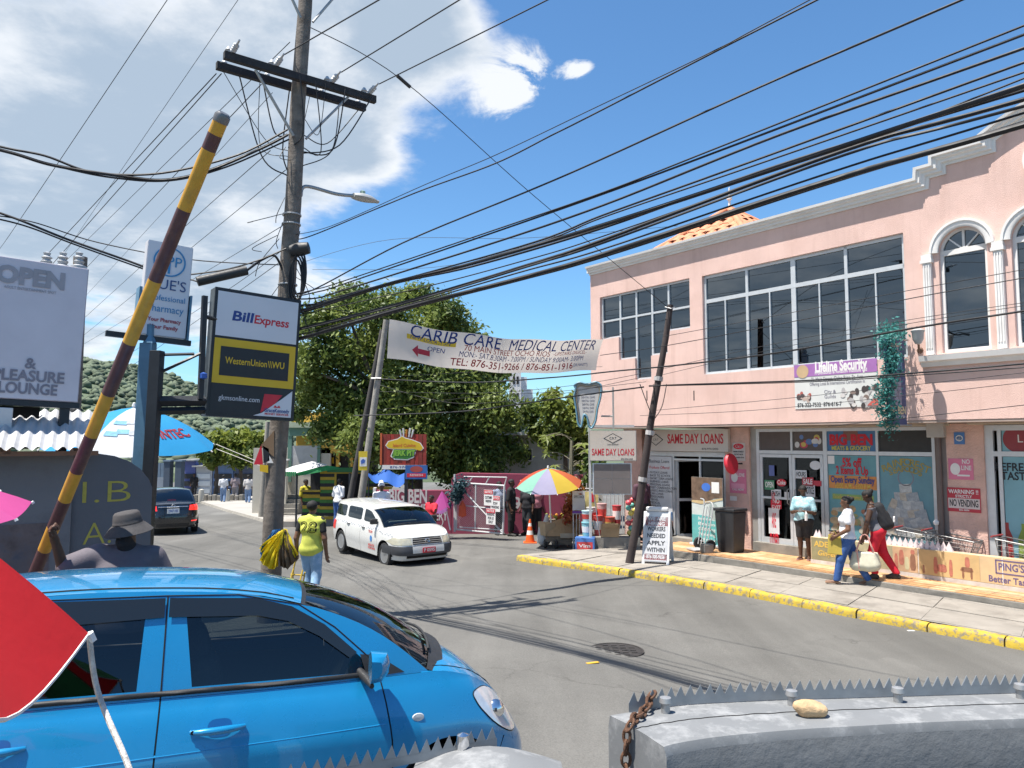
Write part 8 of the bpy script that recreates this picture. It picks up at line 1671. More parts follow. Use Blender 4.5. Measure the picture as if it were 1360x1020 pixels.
winprint(bp[1] + .04,bp[2] - .06,c2,d2,mat('transom_brown',(.10,.08,.075),.6)); winprint(bp[0] + .05,bp[1] - .04,c2,d2,MATS['transom_brown']); winprint(bp[3] + .04,bp[4] - .06,c2,d2,mat('transom_dark',(.03,.03,.03),.6))
for k in range(12): ellipse(PB,'print_badge',(bp[1] + bp[2]) / 2 + rnd.uniform(-.28,.28),(c2 + d2) / 2 + rnd.uniform(-.12,.12),rnd.uniform(.05,.11),rnd.uniform(.04,.08),mat('badge_%d' % (k % 4),((.5,.4,.1),(.45,.06,.1),(.1,.18,.4),(.55,.55,.55))[k % 4],.5),yv_ + .006 - .0004 * k,.001,n=12)
def sticker(px,py,wpx,hpx,m,txt=None,tm=None,oval=False,D=D0 + .035):
  x,z = fs(px,py,D); w,h = wspan(px - wpx / 2,px + wpx / 2,py,D),hspan(px,py - hpx / 2,py + hpx / 2,D)
  o = ellipse(PB,'door_sticker',x,z,w / 2,h / 2,m,.032,.002,n=18) if oval else rect(PB,'door_sticker',x,z,w,h,m,.032,.002)
  if txt: text(txt,h * .8,tm or M_white,o,x,z,.0285,width=w * .82,bold=.02)
M_stk = mat('sticker_white',(.58,.58,.6),.6); M_gst = mat('sticker_green',(.06,.22,.12),.6)
sticker(1025,625,7,14,mat('sticker_blue',(.1,.13,.32),.6)); sticker(1022,644,13,13,M_gst,'OPEN'); sticker(1038,641,13,10,M_sred,'Coke',oval=True); sticker(1031,656,13,12,M_stk,'PUSH',M_sblk); sticker(1031,670,14,11,M_sred,'NO\nEXIT'); sticker(1028,692,14,34,M_stk,'WE\nARE\nCLOSED',M_sred); sticker(1064,630,15,11,M_stk,'HOURS',M_sblk); sticker(1073,640,15,12,M_prd,'SALE'); sticker(1083,618,15,12,M_stk,oval=True); sticker(1075,652,15,16,M_stk,'NOTICE',M_sblk); sticker(1045,657,6,7,M_stk); sticker(1086,642,10,7,M_prd)
a,b = rx0 + .28,rx1 - .1; c,d_ = zlo + .2,rm - .05; WP = winprint(a,b,c,d_,mat('advert_aqua',(.18,.36,.42),.55,var=.15,scale=1.2)); winprint(a,b,rm + .04,rt - .05,MATS['advert_aqua'])
text('REFRESH',.2,M_sblk,PB,gs(1348),gz(1345,621),yv_,bold=.02,width=.66); text('TASTE',.2,M_sblk,PB,gs(1348),gz(1345,633),yv_,bold=.02,width=.46); ellipse(PB,'advert_roundel',gs(1358),gz(1355,583),.3,.26,mat('advert_red',(.25,.04,.05),.55),yv_ + .006,.002); text('L',.2,M_white,PB,gs(1356),gz(1355,583),yv_)
for k in range(5): 
  x = gs(1332) + .28 * k; poly(PB,'advert_bottle',[(x - .1,c + .1),(x + .1,c + .1),(x + .1,c + .62),(x + .04,c + .78),(x + .04,c + .88),(x - .04,c + .88),(x - .04,c + .78),(x - .1,c + .62)],mat('bottle_%d' % (k % 3),((.3,.03,.03),(.2,.28,.05),(.4,.2,.04))[k % 3],.4),yv_ + .006 - .0006 * k)
D_ = DU - .012; o = onwall('security_banner','white and purple security training banner below the wide window',1108,511,D_,'banner'); w,h = wspan(1053,1163,512,D_),hspan(1108,480,541,D_)
MB().box(-w / 2,w / 2,0,.01,-h / 2,h / 2).build('sheet',mat('vinyl_white',(.6,.6,.58),.6,var=.05),o); rect(o,'purple_band',0,h * .36,w,h * .28,mat('vinyl_purple',(.33,.14,.38),.6,var=.12),-.001); text('Lifeline Security',.3,M_white,o,.14,h * .40,-.005,width=w * .62,bold=.04); text('Professional & Aviation Institute Ltd',.1,M_white,o,.14,h * .28,-.005,width=w * .62,bold=.01)
text('71 Main Street, Ocho Rios, St. Ann',.12,M_sgry,o,.05,h * .14,-.003,width=w * .62); text('Offering Local & International Certification in',.1,M_sgry,o,.05,h * .04,-.003,width=w * .66); text('City &\nGuilds',.1,M_sgry,o,-.1,-h * .2,-.003); text('876-322-7532  876-616-7',.12,M_sblk,o,-.35,-h * .42,-.003,width=w * .55,bold=.01); ellipse(o,'crest',-w * .39,h * .34,.14,.14,mat('crest_gold',(.5,.35,.2),.6),-.005); rnd = random.Random(3)
for k in range(34): ellipse(o,'crowd_figure',w * .30 + rnd.uniform(-.38,.42),-h * .27 + rnd.uniform(-.2,.16),rnd.uniform(.03,.07),rnd.uniform(.04,.08),mat('crowd_%d' % (k % 4),((.05,.04,.04),(.55,.52,.5),(.2,.15,.13),(.4,.38,.38))[k % 4],.6),-.002 - .0002 * k,.001,n=8)
for k in range(12): ellipse(o,'crowd_figure',-w * .42 + rnd.uniform(-.12,.25),-h * .14 + rnd.uniform(-.16,.08),rnd.uniform(.03,.06),rnd.uniform(.04,.07),mat('crowd_r%d' % (k % 3),((.4,.1,.08),(.45,.35,.3),(.08,.06,.06))[k % 3],.6),-.002 - .0002 * k,.001,n=8)
poly(o,'red_corner',[(w / 2,-h / 2 + .02),(w / 2,-h * .25),(w / 2 - .22,-h / 2 + .02)],mat('corner_red',(.5,.1,.08),.6),-.01)
p_ = onplane(1178,506,DU - .75); vbn = thing('vertical_shop_banner','tall blue hanging shop banner projecting from the pink wall','banner',p_); vbn.rotation_euler = (0,0,math.atan2(NIN.y,NIN.x) - .12); h = at(1178,447,p_.y).z - at(1178,563,p_.y).z; w = .56
MB().box(0,w,0,.03,-h / 2,h / 2).build('panel',mat('vinyl_navy',(.05,.07,.17),.5,var=.35,scale=3),vbn); poly(vbn,'star_burst',[(w * (.5 + .45 * math.cos(a_ * .785) * (1 if a_ % 2 else .6)),h * .37 + .2 * math.sin(a_ * .785) * (1 if a_ % 2 else .6)) for a_ in range(8)],mat('burst_tan',(.42,.33,.3),.6),-.002); text('DIGICEL',.12,M_navy,vbn,w * .5,h * .37,-.007,width=w * .6,bold=.03); rect(vbn,'sky_patch',w * .5,h * .22,w * .7,h * .16,mat('sky_patch',(.1,.22,.36),.5,var=.4,scale=8),-.001,.002); rect(vbn,'figure_patch',w * .55,-h * .12,w * .4,h * .32,mat('figure_patch',(.22,.22,.3),.5,var=.6,scale=14),-.001,.002); text('BIG BEN',.2,mat('banner_gold',(.6,.5,.3),.5),vbn,w * .52,-h * .335,-.003,width=w * .86,bold=.03); text('MEATS & GROCERY',.08,M_white,vbn,w * .52,-h * .41,-.003,width=w * .8); MB().tube([(0,.015,h / 2),(w + .15,.015,h / 2)],.02,6).build('top_rod',M_steel,vbn); MB().tube([(0,.015,-h / 2),(w + .15,.015,-h / 2)],.02,6).build('bottom_rod',M_steel,vbn)
gl = thing('tinsel_garland','teal tinsel garland wound round the hanging shop banner','garland',p_); gl.rotation_euler = vbn.rotation_euler; leaves('tinsel',[(Vector((-.03 + .03 * math.sin(k),-.03,-h / 2 + h * k / 22)),.06) for k in range(23)] + [(Vector((w * k / 7,-.02,h / 2 + .03 + .03 * (k % 2))),.05) for k in range(8)],2600,.035,leafmat('tinsel_teal',(.02,.14,.13),(.08,.3,.28)),gl,14)['kind'] = 'stuff'
wl = onwall('wall_sconce','ornate curled wall lamp between the window and the pilaster',1222,462,DU,'lamp'); MB().lathe([(.06,0),(.05,.03),(.0,.05)],10,Matrix.Translation((0,0,-.05)) @ Matrix.Rotation(R(90),4,'X')).build('back_plate',mat('bronze',(.16,.1,.07),.5,.5),wl); MB().tube(crom([(0,-.05,-.1),(.02,-.1,.1),(.06,-.22,.3),(.14,-.4,.34),(.19,-.48,.26)]),.02,6).build('scroll_arm',MATS['bronze'],wl,smooth=60); MB().lathe([(.02,.1),(.12,.04),(.10,.0),(.09,-.12),(.05,-.2),(0,-.21)],12,Matrix.Translation((.19,-.48,.22))).build('lantern',mat('lantern_grey',(.35,.36,.36),.4),wl,smooth=40)
# ---------------------------------------------------------------- low painted wall, spikes, shopping trolleys
DW = 14.62; s0_ = fs(1077,741,DW)[0]; s1_ = sEnd + .5; hw2 = .54
lw2 = thing('painted_low_wall','low wall with painted food and furniture adverts along the shop step','wall',street(s0_,DW,PLAT_Z),BA); Lw = s1_ - s0_
MB().box(0,Lw,0,.16,-.02,hw2).build('wall',mat('wall_sand',(.50,.38,.24),.85,var=.2,scale=2,dirt=(.36,.28,.2),dscale=3,damt=.5),lw2,bevel=.012); MB().box(0,Lw,-.012,-.001,-.02,.07).build('plinth',mat('plinth_white',(.52,.48,.44),.85,var=.2,scale=6,dirt=(.35,.3,.26),damt=.6),lw2)
sxw = lambda px,py=730: fs(px,py,DW)[0] - s0_
def wallpatch(pa,pb_,z0,z1,m,nm='painted_panel',y=-.001,t=.003): MB().box(sxw(pa),sxw(pb_),y - t,y,z0,z1).build(nm,m,lw2)
wallpatch(1078,1120,.08,hw2 - .01,mat('mural_olive',(.24,.22,.12),.85,var=.3,scale=3)); wallpatch(1120.5,1185,.08,hw2 - .01,mat('mural_sage',(.36,.33,.21),.85,var=.35,scale=3)); wallpatch(1186,1218,.08,hw2 - .01,mat('mural_peach',(.52,.34,.2),.85,var=.25,scale=4)); wallpatch(1219,1300,.08,hw2 - .01,mat('mural_amber',(.55,.38,.18),.85,var=.15,scale=3)); wallpatch(1301,1400,.08,hw2 - .01,mat('mural_sand',(.58,.42,.24),.85,var=.12,scale=3))
wallpatch(1219,1219.8,.08,hw2 - .01,M_white,'white_divider',-.004); wallpatch(1330,1331,.08,hw2 - .01,M_white,'white_divider',-.004)
text("ADE'S",.16,mat('mural_yellow',(.6,.4,.08),.8),lw2,sxw(1094),.40,-.006,bold=.03); text('Ginger',.15,MATS['mural_yellow'],lw2,sxw(1098),.22,-.006,bold=.02,shear=.2)
M_chr2 = mat('mural_red',(.42,.15,.10),.85,var=.3,scale=8); M_mbr = mat('mural_brown',(.25,.12,.07),.85,var=.3,scale=8); M_mye = mat('mural_pale',(.55,.5,.3),.85,var=.2)
for px,w_,z0,z1,m in ((1190,5,.1,.4,M_chr2),(1197,7,.2,.48,M_chr2),(1204,6,.12,.36,M_mye),(1212,8,.12,.42,M_mbr),(1212,6,.42,.5,M_chr2),(1226,3,.1,.25,M_mbr),(1242,6,.12,.42,M_chr2),(1250,14,.16,.30,M_chr2),(1262,5,.1,.4,M_chr2),(1283,18,.22,.3,M_mbr),(1278,3,.1,.3,M_mbr),(1289,3,.1,.3,M_mbr),(1284,7,.3,.48,M_chr2)):
  MB().prism(smoothpoly([(sxw(px - w_ / 2),z0),(sxw(px + w_ / 2),z0),(sxw(px + w_ * .4),z1),(sxw(px - w_ * .4),z1)],1),-.007,-.004).build('mural_shape',m,lw2)
x0,x1 = sxw(1321),sxw(1372); M_pv = mat('mural_violet',(.12,.09,.2),.85)
for bx in ((x0,x0 + .02,.26,.5),(x1 - .02,x1,.26,.5),(x0,x1,.48,.5),(x0,x1,.26,.28)): MB().box(bx[0],bx[1],-.008,-.004,bx[2],bx[3]).build('box_line',M_pv,lw2)
text("PING'S",.17,M_pv,lw2,(sxw(1325) + sxw(1359)) / 2,.38,-.006,bold=.02,width=sxw(1359) - sxw(1325)); text('Better Taste',.15,M_pv,lw2,sxw(1340),.16,-.006,width=sxw(1366) - sxw(1308),bold=.02)
for k in range(17):
  px = 1150 + 7.2 * k if k < 16 else 1265
  if px > 1262: continue
  x = sxw(px); MB().add([(x - .07,.05,hw2),(x + .07,.05,hw2),(x + .07,.11,hw2),(x - .07,.11,hw2),(x,.08,hw2 + .17)],[(0,1,4),(1,2,4),(2,3,4),(3,0,4)]).build('finial_spike',mat('spike_pinkwhite',(.6,.5,.5),.8),lw2)
for px in (1082,1086): x = sxw(px); MB().add([(x - .05,.05,hw2),(x + .05,.05,hw2),(x + .05,.11,hw2),(x - .05,.11,hw2),(x,.08,hw2 + .15)],[(0,1,4),(1,2,4),(2,3,4),(3,0,4)]).build('finial_spike',MATS['spike_pinkwhite'],lw2)
def trolley(label,px,D,rz):
  p_ = street(fs(px,735,D)[0],D,PLAT_Z); t = thing('shopping_trolley',label,'trolley',p_,BA + rz,'shopping trolleys behind the low wall'); t.scale = (.85,) * 3
  fr_ = MB(); B0 = [(-.42,-.22,.5),(.36,-.2,.55),(.36,.2,.55),(-.42,.22,.5)]; T0 = [(-.48,-.28,.98),(.48,-.25,.86),(.48,.25,.86),(-.48,.28,.98)]
  for i in range(4): fr_.tube([B0[i],B0[(i + 1) % 4]],.01,5); fr_.tube([T0[i],T0[(i + 1) % 4]],.012,5); fr_.tube([B0[i],T0[i]],.01,5)
  for i in range(4):
    for k in range(1,9):
      a,b = Vector(B0[i]).lerp(Vector(B0[(i + 1) % 4]),k / 9),Vector(T0[i]).lerp(Vector(T0[(i + 1) % 4]),k / 9); fr_.tube([a,b],.0028,4)
    for k in (1,2,3): fr_.tube([Vector(B0[i]).lerp(Vector(T0[i]),k / 4),Vector(B0[(i + 1) % 4]).lerp(Vector(T0[(i + 1) % 4]),k / 4)],.0028,4)
  fr_.build('basket',mat('trolley_wire',(.2,.2,.2),.5,.5),t,kind='stuff'); MB().tube([(-.42,-.2,.5),(-.45,-.2,.15),(.4,-.2,.15)],.014,6).build('leg_frame',M_steel,t); MB().tube([(-.42,.2,.5),(-.45,.2,.15),(.4,.2,.15)],.014,6).build('leg_frame',M_steel,t); MB().tube([(-.55,-.28,1.02),(-.55,.28,1.02)],.02,8).build('handle',mat('handle_red',(.3,.05,.05),.5),t)
  for x in (-.42,.4):
    for y in (-.2,.2): MB().lathe([(.02,-.015),(.06,-.015),(.06,.015),(.02,.015)],10,Matrix.Translation((x,y,.06)) @ Matrix.Rotation(R(90),4,'X')).build('castor',M_tyre,t)
  return t
trolley('silver shopping trolley behind the wall left of the right pillar',1228,15.0,0.1); trolley('silver shopping trolley in front of the right pillar',1268,15.0,.05); trolley('silver shopping trolley at the right edge of frame',1365,14.98,.0)
# ---------------------------------------------------------------- goods stall left of the loan shop
cn = thing('traffic_cone','orange traffic cone with two white bands on the road','cone',gnd(704,721)); MB().box(-.19,.19,-.19,.19,0,.03).build('base',mat('cone_orange',(.7,.1,.012),.5,var=.1),cn,bevel=.01)
cz = [(0.03,.14),(.24,.10),(.36,.08),(.48,.058),(.57,.042),(.68,.024)]
for k in range(5): MB().lathe([(cz[k][1],cz[k][0]),(cz[k + 1][1],cz[k + 1][0])],18).build('band',M_white if k in (1,3) else MATS['cone_orange'],cn,smooth=40)
p_ = gnd(747,727); ct = thing('street_cart','low wooden push cart covered with cardboard boxes','cart',p_,R(4)); Yc = p_.y; M_card = mat('cardboard',(.30,.21,.12),.9,var=.2,scale=5); M_oldw = mat('cart_wood',(.16,.125,.09),.9,var=.3,scale=8)
MB().box(-.45,.48,-.25,.7,.25,.32).build('deck',M_oldw,ct); MB().box(-.5,.5,-.3,-.22,.2,.28).build('front_beam',M_oldw,ct); MB().box(-.3,.22,-.34,-.28,.12,.2).build('axle_beam',M_oldw,ct); MB().box(-.1,.3,-.36,-.3,.3,.42).build('front_plank',mat('plank_pale',(.38,.32,.24),.9),ct)
for x,y in ((-.5,-.2),(-.22,-.36),(.5,-.2),(-.5,.6),(.5,.6)): MB().lathe([(.02,-.03),(.11,-.035),(.13,0),(.11,.035),(.02,.03)],14,Matrix.Translation((x,y,.13)) @ Matrix.Rotation(R(90),4,'Y')).build('wheel',M_tyre,ct,smooth=40)
mb = MB(); mb.add([(-.45,-.2,.33),(.1,-.24,.33),(.42,-.2,.33),(-.36,.1,.68),(.0,.1,.78),(.3,.1,.7),(-.45,.6,.35),(.1,.65,.72),(.48,.6,.4)],[(0,1,4,3),(1,2,5,4),(3,4,7,6),(4,5,8,7),(0,3,6),(2,8,5)]); mb.build('cardboard_sheet',M_card,ct); MB().box(.16,.5,-.02,.5,.33,.74).build('cardboard_box',M_card,ct,bevel=.01); MB().obox((-.42,.15,.5),(.3,.5,.35),Matrix.Rotation(.3,3,'Z')).build('cardboard_box',mat('cardboard2',(.36,.27,.17),.9),ct)
bgp = thing('plastic_bag','pale grey plastic bag beside the street cart','bag',at_px(722,21.3)); P,Fq = nets([((0,0,.2),.2,(0,0,.5),.16,.05),((.05,0,.5),.12,(.08,0,.85),.05,.05)],(-.4,-.4,-.05),(.4,.4,1.),.03); np_obj('body',P,Fq,mat('bag_grey',(.45,.46,.48),.5),bgp)
fr2 = thing('fruit_table','small table heaped with oranges under the parasol','table',at_px(736,21.8)); MB().box(-.3,.3,-.2,.2,.66,.7).build('top',M_oldw,fr2)
for x in (-.27,.27):
  for y in (-.17,.17): MB().box(x - .02,x + .02,y - .02,y + .02,0,.66).build('leg',M_oldw,fr2)
rnd = random.Random(5); P = MB()
for k in range(12): c_ = (rnd.uniform(-.24,.24),rnd.uniform(-.15,.15),.74 + rnd.uniform(0,.1)); MB().lathe([(0,-.045),(.035,-.03),(.045,0),(.035,.03),(0,.045)],8,Matrix.Translation(c_)).build('fruit',mat('fruit_%d' % (k % 3),((.5,.2,.02),(.45,.3,.03),(.2,.25,.04))[k % 3],.6),label='%s fruit on the small table under the parasol' % ('orange','yellow','green')[k % 3],cat='fruit',group='fruit on the small table',loc=fr2.location)
pz_ = at_px(815,19.9); pl2 = thing('goods_plinth','low concrete plinth heaped with goods below the grey board','plinth',pz_,R(-8)); MB().box(-.95,.65,-.25,.5,-.1,.42).build('block',M_conc2,pl2,bevel=.02)
gx = pz_ + Vector((0,0,.42))
def good(name,label,dx,dy,dz,fn_,cat): o = thing(name,label,cat,gx + Vector((dx,dy,dz)),R(-8)); fn_(o); return o
def carton(w,d,h,m,strip=None,txt=None):
  def f(o):
    MB().box(-w / 2,w / 2,-d / 2,d / 2,0,h).build('carton',m,o,bevel=.006)
    if strip: rect(o,'label_print',0,h * .5,w * .8,h * .5,strip,-d / 2 - .001,.002)
    if txt: text(txt,h * .3,M_white,o,0,h * .5,-d / 2 - .004,width=w * .6,bold=.02)
  return f
p_ = at_px(776,19.6); bx_ = thing('blue_carton','blue and red printed carton on the ground beside the cart','box',p_ + Vector((0,0,0.02)),R(-10)); carton(.5,.35,.4,mat('carton_blue',(.06,.16,.42),.5,var=.3,scale=6),mat('carton_red',(.5,.05,.05),.5,var=.5,scale=9),'Vim')(bx_)
def bucket(m,h=.3,r=.15,lid=None):
  def f(o): MB().lathe([(r * .8,0),(r,h),(r * 1.05,h),(r * 1.05,h + .02),(0,h + .025)],18).build('tub',m,o,smooth=40); MB().lathe([(r * .87,h * .3),(r * .96,h * .75)],18,Matrix.Diagonal((1.01,1.01,1,1))).build('tub_label',lid or M_white,o)
  return f
good('plastic_tub','aqua plastic tub at the left end of the plinth',-.72,0,0,bucket(mat('tub_aqua',(.2,.45,.5),.4),.34,.15),'tub'); good('plastic_tub','clear blue tub stacked on the aqua tub',-.72,.0,.36,bucket(mat('tub_pale',(.4,.55,.6),.4),.28,.14,mat('lid_red',(.5,.06,.05),.5)),'tub'); good('plastic_tub','red lidded snack jar in the middle row of goods',-.42,.15,0,bucket(mat('jar_red',(.5,.08,.07),.35),.5,.12),'jar'); good('plastic_tub','red and gold snack jar behind the paper bag',-.1,.2,0,bucket(mat('jar_red2',(.55,.1,.05),.35),.46,.13,mat('lab_gold',(.5,.35,.1),.5)),'jar'); good('plastic_tub','tall pink striped jar at the back of the goods',-.3,.32,.3,bucket(mat('jar_pink',(.5,.3,.28),.4),.5,.13,MATS['lid_red']),'jar'); good('plastic_tub','tall red jar next to the balloon toys',.1,.32,.25,bucket(mat('jar_crim',(.45,.05,.05),.4),.5,.12),'jar'); good('plastic_tub','white lidded jar behind the aqua tubs',-.58,.3,.25,bucket(mat('jar_white',(.5,.48,.46),.4),.45,.13,MATS['lid_red']),'jar')
def paperbag(o):
  MB().add([(-.26,-.12,0),(.2,-.12,0),(.2,.12,0),(-.26,.12,0),(-.24,-.16,.3),(.24,-.14,.32),(.24,.14,.32),(-.24,.13,.3)],[(0,3,2,1),(0,1,5,4),(1,2,6,5),(2,3,7,6),(3,0,4,7)]).build('carton',M_card,o); MB().obox((-.02,-.18,.3),(.4,.02,.12),Matrix.Rotation(.5,3,'X')).build('flap',M_card,o)
good('open_carton','open brown cardboard carton in front of the goods',-.12,-.12,0,paperbag,'box')
def toy(o):
  for k in range(7): MB().lathe([(0,-.07),(.07,-.03),(.08,.02),(.05,.07),(0,.09)],10,Matrix.Translation((.04 * math.sin(k * 2),.03 * math.cos(k),.07 + .13 * k))).build('balloon',mat('toy_%d' % (k % 4),((.55,.45,.1),(.1,.35,.3),(.55,.08,.1),(.5,.5,.45))[k % 4],.35),o,smooth=60)
good('balloon_toy','colourful stacked balloon toy at the right end of the plinth',.38,-.05,0,toy,'toy'); good('balloon_toy','second colourful stacked toy behind the first',.52,.2,.05,toy,'toy')
rk_ = thing('wire_rack','white wire display rack holding a bright poster','rack',at_px(777,20.6)); 
for k in range(9): MB().tube([(-.34 + .085 * k,0,.25),(-.34 + .085 * k,0,1.0)],.01,5).build('wire',M_gate,rk_)
for z in (.25,.95): MB().tube([(-.36,0,z),(.36,0,z)],.014,6).build('rail',M_gate,rk_)
for x in (-.34,.34): MB().tube([(x,0,0),(x,0,1.6)],.016,6).build('leg',M_gate,rk_)
MB().box(-.36,.36,-.03,-.01,.96,1.02).build('purple_ribbon',mat('ribbon_purple',(.15,.05,.3),.6),rk_); MB().box(-.36,.36,-.03,-.015,1.04,1.56).build('poster',mat('poster_mix',(.5,.5,.5),.5,var=.1),rk_); rect(rk_,'yellow_print',.16,1.3,.36,.48,mat('print_lemon',(.6,.5,.2),.5,var=.4,scale=6),-.031,.002); ellipse(rk_,'red_print',.18,1.38,.08,.12,M_sred,-.035,.002); text('SPECIALS',.1,M_sblk,rk_,-.18,1.4,-.033,width=.28)
fg = thing('picket_railing','white picket railing behind the goods','railing',at_px(795,21.2)); 
for k in range(18): MB().tube([(-.9 + .11 * k,0,0),(-.9 + .11 * k,0,1.75)],.014,5).build('picket',M_gate,fg)
for z in (.3,1.6): MB().tube([(-.95,0,z),(1.05,0,z)],.018,6).build('rail',M_gate,fg)
fgd = thing('hanging_garments','red and dark garments hung beside the wire rack','clothes',at(762,668,21.)); leaves('garments',[(Vector((0,0,.25 - .12 * k)),.15) for k in range(6)],420,.1,leafmat('garment_red',(.25,.03,.02),(.35,.16,.05)),fgd,8)['kind'] = 'stuff'; MB().tube([(0,0,-1.2),(0,0,.4)],.015,5).build('stand',M_stl,fgd)
gbg = thing('black_sack','dark rubbish sack slumped by the shop wall','sack',street(fs(884,705,15.)[0],15.,PLAT_Z)); P,Fq = nets([((0,0,.2),.22,(0,0,.5),.17,.05),((0,0,.5),.12,(0,0,.78),.05,.05)],(-.4,-.4,-.1),(.4,.4,1.),.03); P += np.sin(P * 30) * .012; np_obj('body',P,Fq,mat('sack_black',(.02,.022,.024),.35),gbg)
# ---------------------------------------------------------------- spiked parapet walls right beside the camera
def onz(px,py,z):
  d = ray(px,py); t = (z - CAM_H) / d.z; return Vector((d.x * t,d.y * t,z))
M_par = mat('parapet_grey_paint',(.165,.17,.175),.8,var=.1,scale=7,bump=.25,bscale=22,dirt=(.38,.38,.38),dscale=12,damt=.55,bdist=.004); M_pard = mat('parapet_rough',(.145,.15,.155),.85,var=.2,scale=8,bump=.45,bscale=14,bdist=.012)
ZT = 2.08; bk_ = [onz(a,b,ZT) for a,b in ((808,949),(832,945),(870,939),(915,934),(970,931),(1040,928),(1120,926),(1220,923),(1360,919),(1480,916))]; fr_ = [onz(a,b,ZT) for a,b in ((885,994),(898,990),(925,985),(960,980),(1010,975),(1070,970),(1140,966),(1230,961),(1360,956),(1500,952))]
PWL = thing('spiked_parapet','grey painted parapet wall with spike strip at the bottom right','wall',Vector((bk_[4].x,bk_[4].y,zg(.7,2.4)))); o = PWL.location; bk2 = crom(bk_,4); fr2_ = crom(fr_,4); n_ = len(bk2); rows_ = []
for i in range(n_):
  b,f = bk2[i] - o,fr2_[i] - o; rows_.append([Vector((b.x,b.y,0)),b - Vector((0,0,.03)),b + (f - b) * .03,b.lerp(f,.33) + Vector((0,0,.004)),b.lerp(f,.66) + Vector((0,0,.004)),f - (f - b) * .04,f - Vector((0,0,.02)),f - Vector((0,0,.12)),Vector((f.x,f.y,0))])
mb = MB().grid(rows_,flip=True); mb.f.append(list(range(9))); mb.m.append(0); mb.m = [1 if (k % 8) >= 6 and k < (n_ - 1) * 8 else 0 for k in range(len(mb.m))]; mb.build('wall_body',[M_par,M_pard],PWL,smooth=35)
cr_ = [bk2[i].lerp(fr2_[i],.5) - o + Vector((0,.0,.004)) for i in range(n_)]; MB().tube([p + Vector((0,.006 * mnoise.noise((i * .37,2,0)),0)) for i,p in enumerate(crom(cr_[::3],6))],.0018,4).build('crack_line',M_gap,PWL)
M_spk = mat('spike_steel',(.27,.29,.31),.45,.5,var=.15,scale=20)
def spikes(base,n_,hh,parent,lift=.02,band=.022):
  tot = [0.]
  for i in range(1,len(base)): tot.append(tot[-1] + (base[i] - base[i - 1]).length)
  def pt(t):
    t = min(max(t,0),tot[-1] - 1e-6); i = max(k for k in range(len(tot) - 1) if tot[k] <= t); return base[i].lerp(base[i + 1],(t - tot[i]) / (tot[i + 1] - tot[i]))
  U = Vector((0,0,1)); P = [pt(tot[-1] * k / 40) for k in range(41)]; mb = MB().grid([[p + U * lift for p in P],[p + U * (lift + band) for p in P]])
  mb.grid([[p + U * lift + Vector((0,.004,0)) for p in P],[p + U * (lift + band) + Vector((0,.004,0)) for p in P]]); mb.build('spike_strip',M_spk,parent)
  for k in range(n_):
    a,b = pt(tot[-1] * k / n_),pt(tot[-1] * (k + .92) / n_); c = a.lerp(b,.62); q = [a + U * (lift + band - .001),b + U * (lift + band - .001),c + U * (lift + band + hh)]; q2 = [v_ + Vector((0,.004,0)) for v_ in q]
    MB().add(q + q2,[(0,1,2),(5,4,3),(0,3,4,1),(1,4,5,2),(2,5,3,0)]).build('spike',M_spk,parent)
base_ = [bk2[i].lerp(fr2_[i],.06) - o for i in range(4,n_)]; spikes(base_,50,.027,PWL,.002,.024)
for px,py in ((884,948),(1052,938),(1193,934),(1356,929)):
  c = onz(px,py,ZT) - o; MB().lathe([(.012,0),(.012,.025),(.017,.03),(.015,.042),(0,.045)],12,Matrix.Translation(c)).build('clamp_bolt',M_steel,PWL,smooth=40)
stn = onz(1069,953,ZT); P,Fq = nets([((0,0,.022),.022,(.04,.0,.02),.02,.01),((.03,.01,.03),.012,(-.02,0,.03),.012,.01)],(-.08,-.06,-.02),(.1,.08,.09),.006,clip=[((.3,-.3,.9),.042),((0,0,-1),0)]); np_obj('stone',P,Fq,mat('stone_tan',(.5,.34,.19),.9,var=.25,scale=30,bump=.6,bscale=60),None,loc=stn,label='small tan stone lying on the grey parapet',cat='stone')
chn = thing('rusty_chain','rusty chain hanging down the end of the grey parapet','chain',onz(858,936,ZT) + Vector((0,0,.02))); o2 = chn.location; lk = MB().tube([Vector((.011 * math.cos(a * math.pi / 6),0,.018 * math.sin(a * math.pi / 6))) for a in range(13)],.0042,6,caps=False).mesh('link'); M_rust = mat('rust',(.12,.06,.035),.85,.3,var=.4,scale=40,bump=.4,bscale=120); lk.materials.append(M_rust)
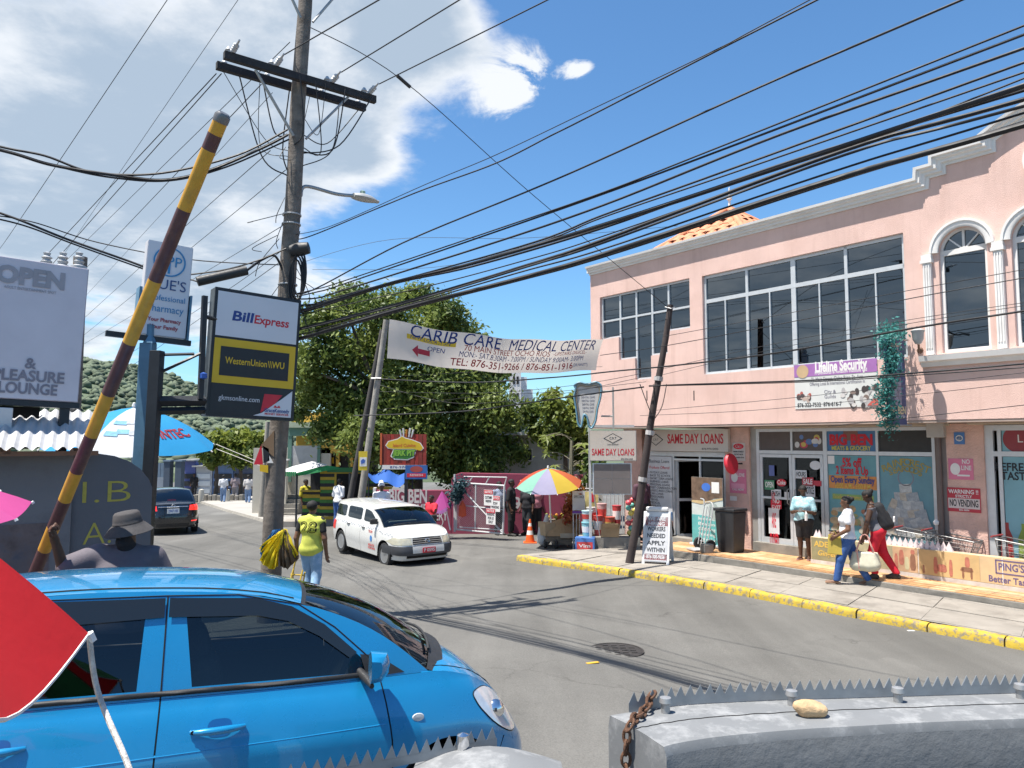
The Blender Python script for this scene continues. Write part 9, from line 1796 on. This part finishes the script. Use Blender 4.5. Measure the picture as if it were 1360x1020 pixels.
ee = bk_[0].lerp(fr_[0],.42); nn_ = Vector((-(fr_[0] - bk_[0]).y,(fr_[0] - bk_[0]).x,0)).normalized(); nn_ = nn_ if nn_.x < 0 else -nn_; path = crom([onz(866,941,ZT) + Vector((0,0,.035)),onz(856,952,ZT) + Vector((0,0,.016)),ee + Vector((0,0,.012)),ee + nn_ * .016 + Vector((0,0,-.05)),ee + nn_ * .014 + Vector((0,0,-.25)),ee + nn_ * .014 + Vector((0,0,-.6))],6); tl_ = 0.; k = 0; dist = 0.
for i in range(len(path) - 1):
  seg = (path[i + 1] - path[i]); 
  while tl_ < dist + seg.length:
    p = path[i] + seg.normalized() * (tl_ - dist); c = link('link',lk,chn); c.location = p - o2; c.rotation_mode = 'QUATERNION'; c.rotation_quaternion = seg.to_track_quat('Z','Y') @ Quaternion((0,0,1),(k % 2) * math.pi / 2 + .4); tl_ += .028; k += 1
  dist += seg.length
Z2 = 2.06; a,b = onz(375,1048,Z2),onz(660,992,Z2); P2 = thing('spiked_gatepost','rounded grey gatepost top with spike strip at the bottom centre','wall',Vector((b.x,b.y,zg(-.2,1.8)))); o = P2.location
spikes([a - o,a.lerp(b,.5) - o,b - o],18,.028,P2,lift=.0,band=.02)
c2 = onz(640,1044,Z2); rows_ = []
for k in range(9):
  t = k / 8; x = c2.x - .16 + .34 * t; r = .06 + .02 * math.sin(math.pi * t); rows_.append([Vector((x,c2.y + .10 + r * math.cos(j * math.pi / 8) * 1.7,Z2 - .05 + r * math.sin(j * math.pi / 8) * (.5 + .5 * math.sin(math.pi * (.15 + .7 * t))) )) - o for j in range(9)])
mb = MB().grid(rows_,flip=False); mb.build('rounded_cap',M_par,P2,smooth=60); q = c2 - o; MB().box(q.x - .16,q.x + .18,q.y - .0,q.y + .2,0,q.z - .05).build('post_body',M_par,P2)
MB().lathe([(.012,0),(.016,.02),(.014,.04),(0,.046)],12,Matrix.Translation(onz(614,1010,Z2) - o + Vector((0,.02,.01)))).build('clamp_bolt',M_chr,P2,smooth=40)
